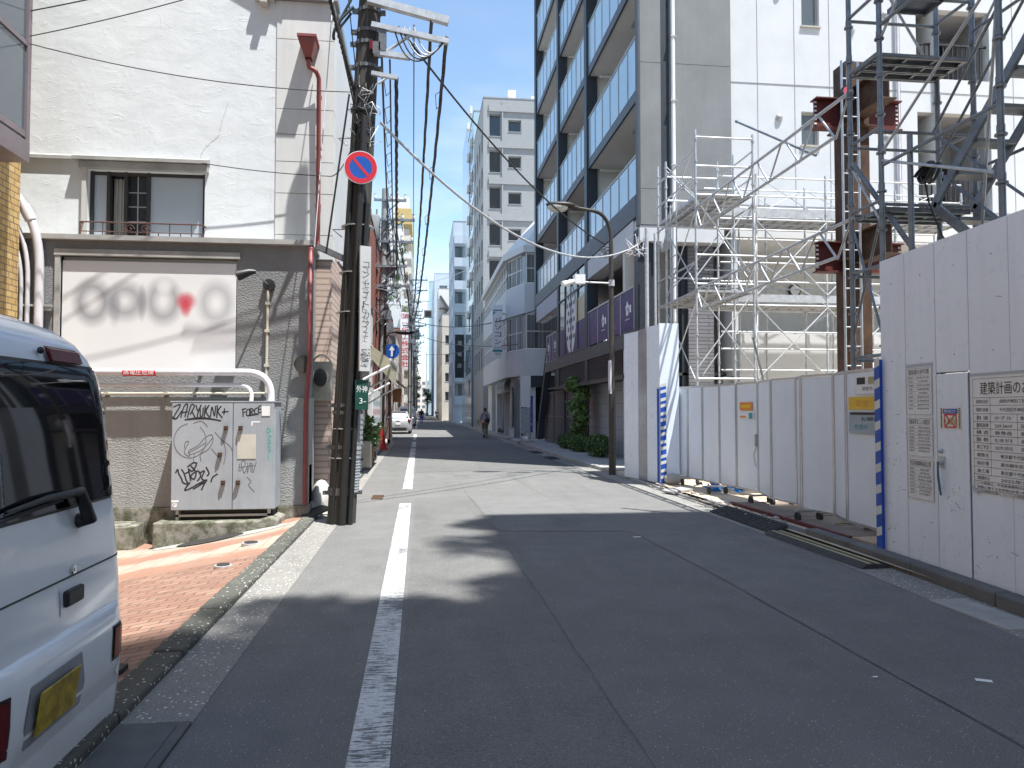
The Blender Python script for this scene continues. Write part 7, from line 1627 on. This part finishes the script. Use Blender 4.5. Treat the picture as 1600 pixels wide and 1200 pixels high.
t = T('hanging_box', 'small grey box sign hung on wires near the far poles', 'box', (-.9, 60, 9)); g = MB(); g.box(.2, .85, 59.9, 60.2, 8.9, 9.5); P('case', g, 'grey_render', t, bevel=.03); g = MB(); g.box(.3, .75, 59.88, 59.9, 9.0, 9.4); P('face', g, 'black', t); g = MB(); g.tube([(.5, 60, 9.5), (.5, 60, 10.2)], .02, 6); g.tube([(-1.0, 59.9, 10.2), (.6, 59.9, 10.2)], .04, 6); P('hanger', g, 'steel_dark', t)

# ================================================================== OVERHEAD CABLES
M['cable_grey'] = mat('weathered cable', (.06, .055, .05), .7)
def cable(lab, p, q, sag, r=.012, m='black', twist=0, ties=0, cat='cable', group=None, name='overhead_cable'):
    pts = catenary(p, q, sag, 26); g = MB()
    if twist:
        P2 = []; n = 110; cat_ = lambda f: V(p).lerp(V(q), f) - UP * sag * 4 * f * (1 - f)
        for ph in range(3): g.tube([cat_(i / n) + V((math.cos(i * .9 + ph * 2.1), 0, math.sin(i * .9 + ph * 2.1))) * r * .75 for i in range(n + 1)], r * .7, 5)
    else: g.tube(pts, r, 6)
    if ties:
        for i in range(ties): f = (i + .5) / ties; c = V(p).lerp(V(q), f) - UP * sag * 4 * f * (1 - f); g.tube([c + V((.0, 0, r)), c + V((-.09, 0, -.04)), c + V((-.07, .3, -.16)), c + V((0, .45, -r))], .006, 4)
    return ONE(name, g, m, lab, cat, group or 'overhead cables')
cable('thick twisted cable bundle hanging from the end of the first cross-arm along the road', (.33, 10.4, 6.75), (-.75, 58, 8.9), 1.75, .022, 'cable_grey', 1, 16)
cable('second thick twisted bundle just left of the outermost one along the road', (.12, 10.4, 7.0), (-.8, 58, 9.0), 1.7, .02, 'cable_grey', 1)
cable('tied cable running from the lowest cross-arm of the first pole to the leaning far pole', (-.36, 10.42, 6.15), (-1.0, 31, 7.2), .75, .022, 'rubber', 1)
cable('looped cable next to the first pole running to the far poles', (-.45, 10.42, 6.4), (-1.1, 31, 6.9), .5, .013, 'black', 0, 22)
cable('black cable hugging the right side of the first pole and running down the street', (-.57, 10.42, 6.7), (-1.25, 31, 7.6), .6, .017, 'rubber')
cable('straight thin wire from the second cross-arm far down the street', (-.12, 10.4, 6.9), (-.9, 84, 11.5), .9, .009)
cable('slack black cable from the first pole crossing over to the balcony building wall', (-.25, 10.38, 6.75), (4.4, 17.7, 5.55), .35, .016)
cable('grey cable sagging from the first pole across the road to the street lamp', (-.58, 10.5, 5.55), (5.45, 18.5, 5.75), .95, .02, 'steel')
cable('upper crossing wire between the far poles and the balcony building', (-.9, 58, 8.5), (5.5, 36, 6.4), .7, .03)
cable('lower crossing wire between the far poles and the corner building', (-1.0, 58, 7.6), (5.0, 39, 5.0), .5, .022)
cable('faint high wire crossing from far poles to the grey apartment', (-1.1, 58, 11.2), (5.0, 56, 13.0), .5, .018, 'steel')
cable('thin wire crossing low from far poles to the hanging katakana sign', (-1.0, 84, 8), (4.3, 56, 6.2), .4, .02)
cable('long wire from the yellow tiled corner across the white plaster wall to the first pole', (-5.0, 10.2, 6.25), (-.86, 10.6, 6.0), .14, .0065)
cable('upper wire from the mauve bay window rising to the upper left of the white wall', (-5.0, 10.2, 6.35), (-1.0, 10.6, 8.1), .1, .0065)
cable('topmost thin wire over the bay window on the white wall', (-5.0, 10.2, 6.68), (-1.0, 10.6, 8.4), .1, .008)
cable('thin wire tied to the white pilaster beside the window hood', (-3.3, 11.75, 5.28), (-1.45, 11.85, 5.18), .03, .007)
cable('short twisted drop wire from the pilaster to the first pole', (-1.45, 11.85, 5.18), (-.98, 10.6, 5.2), .12, .008)
cable('vertical stay wire falling beside the maroon downpipe', (-1.35, 11.6, 8.1), (-1.47, 10.6, 3.8), .0, .008, 'steel')
cable('bunched cable rising from the first pole past the white roof corner', (-.92, 10.55, 5.9), (-1.75, 9.6, 9.2), .1, .022, 'rubber', 1)
cable('slim cable beside the bunched one rising past the white roof corner', (-.9, 10.55, 5.6), (-1.62, 9.6, 9.0), .05, .011)
cable('thin wire rising over the white flank from the first pole', (-.92, 10.7, 6.2), (-1.25, 9.8, 9.6), 0, .008)
cable('cable dropping down the left face of the first pole', (-1.0, 10.45, 5.9), (-1.3, 10.5, 3.7), .0, .014)
for i, (p, q, sag) in enumerate((((-1.2, 31, 9.5), (-1.1, 58, 10.8), .7), ((-.8, 31, 8.2), (-.8, 58, 9.6), .8), ((-.6, 31, 7.2), (-.7, 58, 8.2), .9), ((-1.1, 58, 10.8), (-1.2, 84, 12), .7), ((-.9, 58, 9.6), (-1.0, 84, 10.5), .8), ((-.7, 58, 8.4), (-.9, 84, 9.2), .9), ((-1.2, 84, 12), (-1.2, 118, 13), .8), ((-.9, 84, 10), (-1.0, 118, 11.4), .9), ((-1.4, 31, 10.2), (-1.3, 58, 11.6), .6), ((-1.9, 31, 9.0), (-1.4, 58, 10.4), .8), ((-1.0, 31, 8.8), (-.5, 58, 9.9), .6), ((-.5, 58, 10.9), (-.4, 84, 12.1), .7), ((-.2, 58, 9.9), (-.3, 84, 10.9), .8), ((-.3, 84, 11.9), (-.4, 118, 12.8), .9), ((-.6, 58, 7.0), (-.6, 84, 7.6), .9), ((-.6, 84, 8.4), (-.7, 118, 9.4), 1.0), ((-1.0, 118, 13), (-1.0, 170, 14.5), 1.0), ((-.8, 118, 10.5), (-.9, 170, 12), 1.0))):
    cable('dark cable strung between the far utility poles along the left side', p, q, sag, .022, 'rubber', group='cables between the far poles')

# ================================================================== CAR AND PEOPLE
t = T('parked_car', 'silver hatchback parked on the left side beyond the traffic cone, seen from behind', 'car', (-1.4, 51.5, 0))
cx0, cx1 = -2.36, -.64
CT = [(.2, cx0 + .04, cx1 - .04, 50.15, 54.3, .2), (.35, cx0, cx1, 50.05, 54.4, .3), (.7, cx0, cx1, 50.0, 54.4, .35), (.88, cx0 + .01, cx1 - .01, 50.05, 54.2, .35), (.98, cx0 + .05, cx1 - .05, 50.12, 53.5, .3)]
g = MB(); ringshell(g, [.2, .28, .35, .5, .7, .8, .88, .94, .98], CT); P('body', g, 'car_silver', t)
GT = [(.97, cx0 + .07, cx1 - .07, 50.16, 53.3, .25), (1.3, cx0 + .2, cx1 - .2, 50.5, 52.6, .25), (1.46, cx0 + .28, cx1 - .28, 50.85, 52.3, .3), (1.5, cx0 + .4, cx1 - .4, 51.1, 52.0, .3)]
g = MB(); ringshell(g, [.97, 1.1, 1.2, 1.3, 1.4, 1.46, 1.49, 1.5], GT); P('cabin', g, 'car_silver', t)
def cquad(z0, z1, w0, w1, off=.012):
    f = lambda z: interp(GT, z)[2] - off
    c = (cx0 + cx1) / 2; return [(c - w0, f(z0), z0), (c + w0, f(z0), z0), (c + w1, f(z1), z1), (c - w1, f(z1), z1)]
g = MB(); g.poly(cquad(1.03, 1.4, .66, .52)); w = P('rear_window', g, 'van_glass', t)
for s_ in (-1, 1):
    g = MB(); x = lambda z: (interp(GT, z)[0] - .012) if s_ < 0 else (interp(GT, z)[1] + .012)
    g.poly([(x(1.03), 50.6, 1.03), (x(1.03), 52.9, 1.03), (x(1.4), 52.2, 1.4), (x(1.4), 50.95, 1.4)]); P('side_window', g, 'van_glass', t)
    g = MB(); c = (cx0 + cx1) / 2 + s_ * .72; g.sphere((c, 50.1, .86), (.12, .08, .13), 10); P('tail_lamp', g, 'lamp_red', t)
    for y in (50.85, 53.5): g = MB(); c = cx0 + .02 if s_ < 0 else cx1 - .02; g.tube([(c - s_ * .18, y, .3), (c + s_ * .015, y, .3)], .3, 20); wl = P('wheel', g, 'rubber', t); g = MB(); g.tube([(c, y, .3), (c + s_ * .022, y, .3)], .19, 14); P('rim', g, 'steel', wl)
    g = MB(); g.sphere(((cx0 + cx1) / 2 + s_ * .93, 52.9, 1.0), (.1, .06, .08), 8); P('door_mirror', g, 'car_silver', t)
g = MB(); g.box(cx0 + .3, cx1 - .3, 49.98, 50.02, .22, .38); P('bumper_valance', g, 'black', t); g = MB(); g.box(-1.66, -1.34, 49.97, 50.0, .62, .78); P('number_plate', g, 'white_paint', t); g = MB(); g.box(-1.63, -1.37, 49.98, 50.02, .83, .88); P('badge_strip', g, 'chrome', t)
g = MB(); g.box(-2.0, -1.0, 50.7, 50.9, 1.46, 1.5); P('spoiler', g, 'car_silver', t)
g = MB(); g.box(cx0 + .2, cx1 - .2, 52.6, 53.2, 1.0, 1.02); P('windscreen', g, 'van_glass', t)
for i, (x, y, m, lab) in enumerate(((-1.4, 74, 'white_paint', 'white delivery van parked far down on the left, partly hidden by the silver car'), (-.2, 150, 'car_silver', 'tiny grey car far down the road near the vanishing point'))):
    h = 1.95 if i == 0 else 1.5
    t = T('parked_vehicle', lab, 'van' if i == 0 else 'car', (x, y, 0)); TB = [(.25, x - .84, x + .84, y, y + 4.4, .2), (.9, x - .86, x + .86, y - .02, y + 4.4, .25), (h - .15, x - .75, x + .75, y + .1, y + 3.6, .3), (h, x - .6, x + .6, y + .3, y + 3.2, .3)]
    g = MB(); ringshell(g, [.25, .5, .9, 1.2, h - .15, h], TB); P('body', g, m, t); g = MB(); z = h - .25; g.poly([(x - .62, y - .0, z - .4), (x + .62, y - .0, z - .4), (x + .6, y + .06, z), (x - .6, y + .06, z)]); P('rear_window', g, 'van_glass', t)
    for s_ in (-1, 1):
        for yy in (y + .8, y + 3.6): g = MB(); g.tube([(x + s_ * .68, yy, .31), (x + s_ * .88, yy, .31)], .31, 14); P('wheel', g, 'rubber', t)
        g = MB(); g.box(x + s_ * .72 - .08, x + s_ * .72 + .08, y - .05, y + .05, .75, .95); P('tail_lamp', g, 'lamp_red', t)

def skin(name, pts, edges, radii, mats, parent, base, sub=2):
    """one continuous surface grown over a skeleton"""
    me = bpy.data.meshes.new(name); me.from_pydata(pts, edges, []); o = bpy.data.objects.new(name + '_rig', me); COL.objects.link(o)
    sk = o.modifiers.new('skin', 'SKIN'); sk.use_smooth_shade = True
    for i, r in enumerate(radii):
        v = me.skin_vertices[0].data[i]; v.radius = (r, r) if not isinstance(r, tuple) else r; v.use_root = (i == 0)
    ss = o.modifiers.new('sub', 'SUBSURF'); ss.levels = sub; ss.render_levels = sub
    dg = bpy.context.evaluated_depsgraph_get(); nm = bpy.data.meshes.new_from_object(o.evaluated_get(dg)); bpy.data.objects.remove(o)
    nm.materials.clear(); nm.materials.append(M[mats]); r = bpy.data.objects.new(name, nm); COL.objects.link(r); r.parent = parent
    for p in nm.polygons: p.use_smooth = True
    return r
def person(lab, x, y, hd, top, bottom, bag=True, k=1.0, z0=0):
    t = T('person', lab, 'person', (x, y, z0)); t.rotation_euler = (0, 0, hd); t.scale = (k, k, k)
    # body walks along +Y; right leg planted, left leg lifted behind
    J = [(0, 0, .92), (0, .01, 1.1), (0, .02, 1.3), (0, .02, 1.42), (0, .03, 1.5), (0, .04, 1.56), (0, .04, 1.64),            # 0-6 pelvis..head
         (.09, 0, .86), (.1, .1, .5), (.1, .04, .1), (.11, .16, .04),                                                       # 7-10 right leg
         (-.09, 0, .86), (-.1, .04, .5), (-.1, -.26, .22), (-.1, -.26, .1),                                                 # 11-14 left leg
         (.19, .01, 1.38), (.25, -.06, 1.1), (.24, .05, .88), (-.19, .01, 1.38), (-.25, .04, 1.1), (-.24, .14, .9)]          # 15-20 arms
    E = [(0, 1), (1, 2), (2, 3), (3, 4), (4, 5), (5, 6), (0, 7), (7, 8), (8, 9), (9, 10), (0, 11), (11, 12), (12, 13), (13, 14), (3, 15), (15, 16), (16, 17), (3, 18), (18, 19), (19, 20)]
    R = [.13, .13, .15, .12, .055, .085, .09, .085, .06, .04, .035, .085, .06, .04, .035, .055, .042, .03, .055, .042, .03]
    # hands: a palm and five separate bent fingers each, grown from the wrists
    for w, s_ in ((17, 1), (20, -1)):
        b = V(J[w]); J.append(tuple(b + V((0, .01, -.07)))); pi_ = len(J) - 1; E.append((w, pi_)); R.append(.03)
        for q, (dy, ln) in enumerate(((-.03, .06), (-.01, .075), (.01, .08), (.03, .07), (.045, .045))):
            a = b + V((0, dy * .8, -.1 if q < 4 else -.05)); J.append(tuple(a)); E.append((pi_, len(J) - 1)); R.append(.009)
            J.append(tuple(a + V((-.012 * s_, .004 if q < 4 else .02, -ln * .55)))); E.append((len(J) - 2, len(J) - 1)); R.append(.009)
            J.append(tuple(a + V((-.03 * s_, .006 if q < 4 else .03, -ln)))); E.append((len(J) - 2, len(J) - 1)); R.append(.008)
    skin('body', J, E, R, 'skin', t, None)
    S1 = [(0, 0, .9), (0, .01, 1.1), (0, .02, 1.3), (0, .02, 1.43), (.19, .01, 1.39), (.245, -.05, 1.13), (.245, -.01, 1.0), (-.19, .01, 1.39), (-.245, .03, 1.13), (-.245, .09, 1.0)]
    skin('shirt', S1, [(0, 1), (1, 2), (2, 3), (3, 4), (4, 5), (5, 6), (3, 7), (7, 8), (8, 9)], [(.19, .145), (.175, .14), (.19, .15), (.1, .09), .075, .062, .055, .075, .062, .055], top, t, None)
    L1 = [(0, 0, .95), (.09, 0, .84), (.1, .1, .5), (.1, .045, .14), (-.09, 0, .84), (-.1, .04, .5), (-.1, -.24, .26)]
    skin('trousers', L1, [(0, 1), (1, 2), (2, 3), (0, 4), (4, 5), (5, 6)], [(.16, .13), .11, .085, .068, .11, .085, .068], bottom, t, None)
    def off(mb): mb.v = [(p[0], p[1], p[2]) for p in mb.v]; return mb
    def part(name, mb, m):
        me = bpy.data.meshes.new(name); me.from_pydata(mb.v, [], mb.f); me.materials.append(M[m]); o = bpy.data.objects.new(name, me); COL.objects.link(o); o.parent = t
        for p, sm in zip(me.polygons, mb.sm): p.use_smooth = sm
        return o
    g = MB(); g.sphere((0, .025, 1.63), (.092, .105, .1), 14); g.sphere((0, -.03, 1.58), (.08, .06, .09), 12); part('hair', g, 'hair')
    g = MB(); [g.sphere((s_ * .088, .05, 1.585), (.014, .026, .034), 8) for s_ in (-1, 1)]; g.sphere((0, .135, 1.575), (.016, .024, .026), 8); part('ears_and_nose', g, 'skin')
    g = MB(); [g.sphere((s_ * .034, .125, 1.6), (.014, .008, .008), 6) for s_ in (-1, 1)]; g.box(-.025, .025, .122, .128, 1.532, 1.54); part('eyes_and_mouth', g, 'ink')
    g = MB(); g.sphere((.1, .1, .045), (.055, .14, .05), 10); g.sphere((-.1, -.3, .1), (.055, .07, .13), 10); part('shoes', g, 'black')
    if bag:
        g = MB(); g.sphere((.1, -.17, 1.0), (.15, .07, .13), 12); part('shoulder_bag', g, 'black')
        g = MB(); g.tube([(.12, -.16, 1.1), (.02, -.17, 1.3), (-.12, -.08, 1.46), (-.14, .08, 1.42), (0, .16, 1.2), (.16, .1, 1.02)], .014, 6); part('bag_strap', g, 'black')
    return t
person('person in checked shirt and khaki trousers walking away with a black bag', 3.6, 42.7, 0.08, 'plaid', 'khaki', True, .99)
person('tiny dark-clothed person walking far down the right side of the street', 2.3, 112, 0, 'cloth_dark', 'cloth_dark', False)
person('tiny person in blue trousers beside the far left parked van', .05, 92, 0, 'cloth_dark', 'blue', False)
# trees at the far end
for i, (x, y, h, lab) in enumerate(((-1.9, 205, 11, 'bare-looking dull green street tree at the far end on the left'), (1.9, 240, 8, 'small street tree near the vanishing point'), (-4.2, 129, 31, 'green roof-height tree beside the apartment block'))):
    t = T('street_tree', lab, 'tree', (x, y, 0)); g = MB(); k = random.Random(i); top = V((x, y, h * .85)); g.tube([(x, y, 0), (x + .1, y, h * .4), tuple(top)], [.25, .18, .05], 8)
    for j in range(7): b = V((x, y, h * k.uniform(.35, .7))); g.tube([b, b + V((k.uniform(-1.6, 1.6), k.uniform(-1, 1), k.uniform(.6, 2)))], [.07, .02], 5)
    P('trunk', g, 'bark', t); g = MB()
    for j in range(14): leaves(g, (x + k.uniform(-1.4, 1.4), y + k.uniform(-1.4, 1.4), h * k.uniform(.5, .98)), (k.uniform(.5, 1.0), .9, k.uniform(.5, .9)), 90, .38, j + i * 20)
    P('crown', g, 'leaf', t)

# ================================================================== BUILDINGS BEHIND THE CAMERA (they throw the big shadow on the road)
building('office_building', 'grey office block standing on the right behind the viewpoint', 5.0, 7.95, -26, -.35, 24.1, 'grey_render', {'W': grid(-25, -1, 8, 1.8, 1.2, 7, 3.2, 1.6)})
building('shade_tower', 'tall pale tower block added on the right behind the viewpoint to shade the van', 9.05, 22, -26, -6.4, 45.4, 'pale_wall', {'W': grid(-25, -7, 6, 1.8, 26, 5, 3.2, 1.6)})  # unseen tower added and sized to cast shade over the parked van
building('neighbour_building', 'set-back pale building standing right of the viewpoint behind the hoarding', 8.0, 19, -6.35, 3.85, 28.0, 'pale_wall', {'W': grid(0, 3.8, 2, 1.2, 1.2, 8, 3.2, 1.5)})
building('house_building', 'beige building on the left behind the viewpoint', -18, -6, -30, -6.6, 10, 'beige_wall', {'E': grid(-29, -8, 6, 1.8, 1.2, 3, 3, 1.5)})

for i, (x, y, z, r, lab) in enumerate(((5.3, -.5, 24.3, .55, 'added shadow-casting roof shrub at the street corner of the grey office block'), (6.1, -.45, 24.3, .4, 'small added shadow-casting roof shrub along the far parapet of the grey office block'), (7.2, -.5, 24.3, .6, 'big added shadow-casting roof shrub along the far parapet of the grey office block'), (5.2, -2.6, 24.3, .5, 'roof shrub above the street face of the grey office block'), (5.15, -5.2, 24.3, .6, 'second added shadow-casting shrub above the street face of the grey office block'),
        (8.2, 2.8, 28.2, .5, 'added shadow-casting roof shrub near the corner of the set-back pale building'), (8.1, 1.2, 28.2, .75, 'big added shadow-casting roof shrub over the street face of the set-back pale building'), (8.15, -.8, 28.2, .5, 'middle added shadow-casting roof shrub over the street face of the set-back pale building'), (8.1, -2.6, 28.2, .65, 'last added shadow-casting roof shrub over the street face of the set-back pale building'))):
    t = T('shadow_shrub', lab, 'shrub', (x, y, z - .3), 'added shadow-casting shrubs on the roofs behind the viewpoint'); g = MB(); g.tube([(x, y, z - .35), (x, y, z + .1)], [.22, .28], 10); P('planter', g, 'concrete', t); g = MB(); leaves(g, (x, y, z + r * .8), (r, r, r * 1.1), 420, .22, i + 300); P('foliage', g, 'leaf', t)  # unseen shrubs added so their shadows dapple the edges of the road shadow
# ================================================================== LIGHT, SKY, CAMERA
EL, AZ = rad(70), rad(44)                           # sun: azimuth measured from -Y towards +X
sd_ = V((math.sin(AZ) * math.cos(EL), -math.cos(AZ) * math.cos(EL), math.sin(EL)))
ld = bpy.data.lights.new('sun', 'SUN'); ld.energy = 3.8; ld.angle = rad(.53); ld.color = (1, .995, .965)
lo = bpy.data.objects.new('sun', ld); COL.objects.link(lo); lo.rotation_euler = (-sd_).to_track_quat('-Z', 'Y').to_euler(); lo.location = (20, -20, 60)
w = bpy.data.worlds.new('World'); SC.world = w; w.use_nodes = True; nt = w.node_tree
bg = nt.nodes['Background']; sky = nt.nodes.new('ShaderNodeTexSky'); sky.sky_type = 'NISHITA'; sky.sun_disc = False; sky.sun_elevation = EL
sky.sun_rotation = math.atan2(sd_.x, sd_.y); sky.air_density = 1.0; sky.dust_density = .25; sky.ozone_density = 1.0; sky.altitude = 0
tc = nt.nodes.new('ShaderNodeTexCoord'); mp = nt.nodes.new('ShaderNodeMapping'); mp.inputs['Scale'].default_value = (1, 1, 3.2); nt.links.new(tc.outputs['Generated'], mp.inputs[0])
nz = nt.nodes.new('ShaderNodeTexNoise'); nz.inputs['Scale'].default_value = 3.4; nz.inputs['Detail'].default_value = 6; nz.inputs['Roughness'].default_value = .55; nt.links.new(mp.outputs[0], nz.inputs['Vector'])
rp_ = nt.nodes.new('ShaderNodeValToRGB'); rp_.color_ramp.elements[0].position = .5; rp_.color_ramp.elements[1].position = .85; nt.links.new(nz.outputs['Fac'], rp_.inputs[0])
sx = nt.nodes.new('ShaderNodeSeparateXYZ'); nt.links.new(tc.outputs['Generated'], sx.inputs[0])
rz = nt.nodes.new('ShaderNodeMapRange'); rz.inputs['From Min'].default_value = .5; rz.inputs['From Max'].default_value = .08; nt.links.new(sx.outputs[2], rz.inputs['Value'])
mm = nt.nodes.new('ShaderNodeMath'); mm.operation = 'MULTIPLY'; nt.links.new(rp_.outputs[0], mm.inputs[0]); nt.links.new(rz.outputs[0], mm.inputs[1])
mx = nt.nodes.new('ShaderNodeMix'); mx.data_type = 'RGBA'; nt.links.new(mm.outputs[0], mx.inputs[0]); hs = nt.nodes.new('ShaderNodeHueSaturation'); hs.inputs['Hue'].default_value = .495; hs.inputs['Saturation'].default_value = .98; hs.inputs['Value'].default_value = 1.06; nt.links.new(sky.outputs[0], hs.inputs['Color']); nt.links.new(hs.outputs[0], mx.inputs[6]); mx.inputs[7].default_value = (5.2, 5.5, 5.9, 1)
nt.links.new(mx.outputs[2], bg.inputs[0]); bg.inputs[1].default_value = .1
cam = bpy.data.cameras.new('camera'); co = bpy.data.objects.new('camera', cam); COL.objects.link(co); SC.camera = co
cam.sensor_width = 36; cam.lens = 36 * 1180 / 1600; cam.clip_end = 4000; cam.clip_start = .05
co.location = (0, 0, 1.55); co.rotation_euler = (rad(92), 0, rad(-6.86))
SC.view_settings.view_transform = 'Standard'; SC.view_settings.look = 'None'; SC.view_settings.exposure = 1.34; SC.view_settings.gamma = 1
SC.cycles.max_bounces = 6; SC.cycles.use_denoising = True
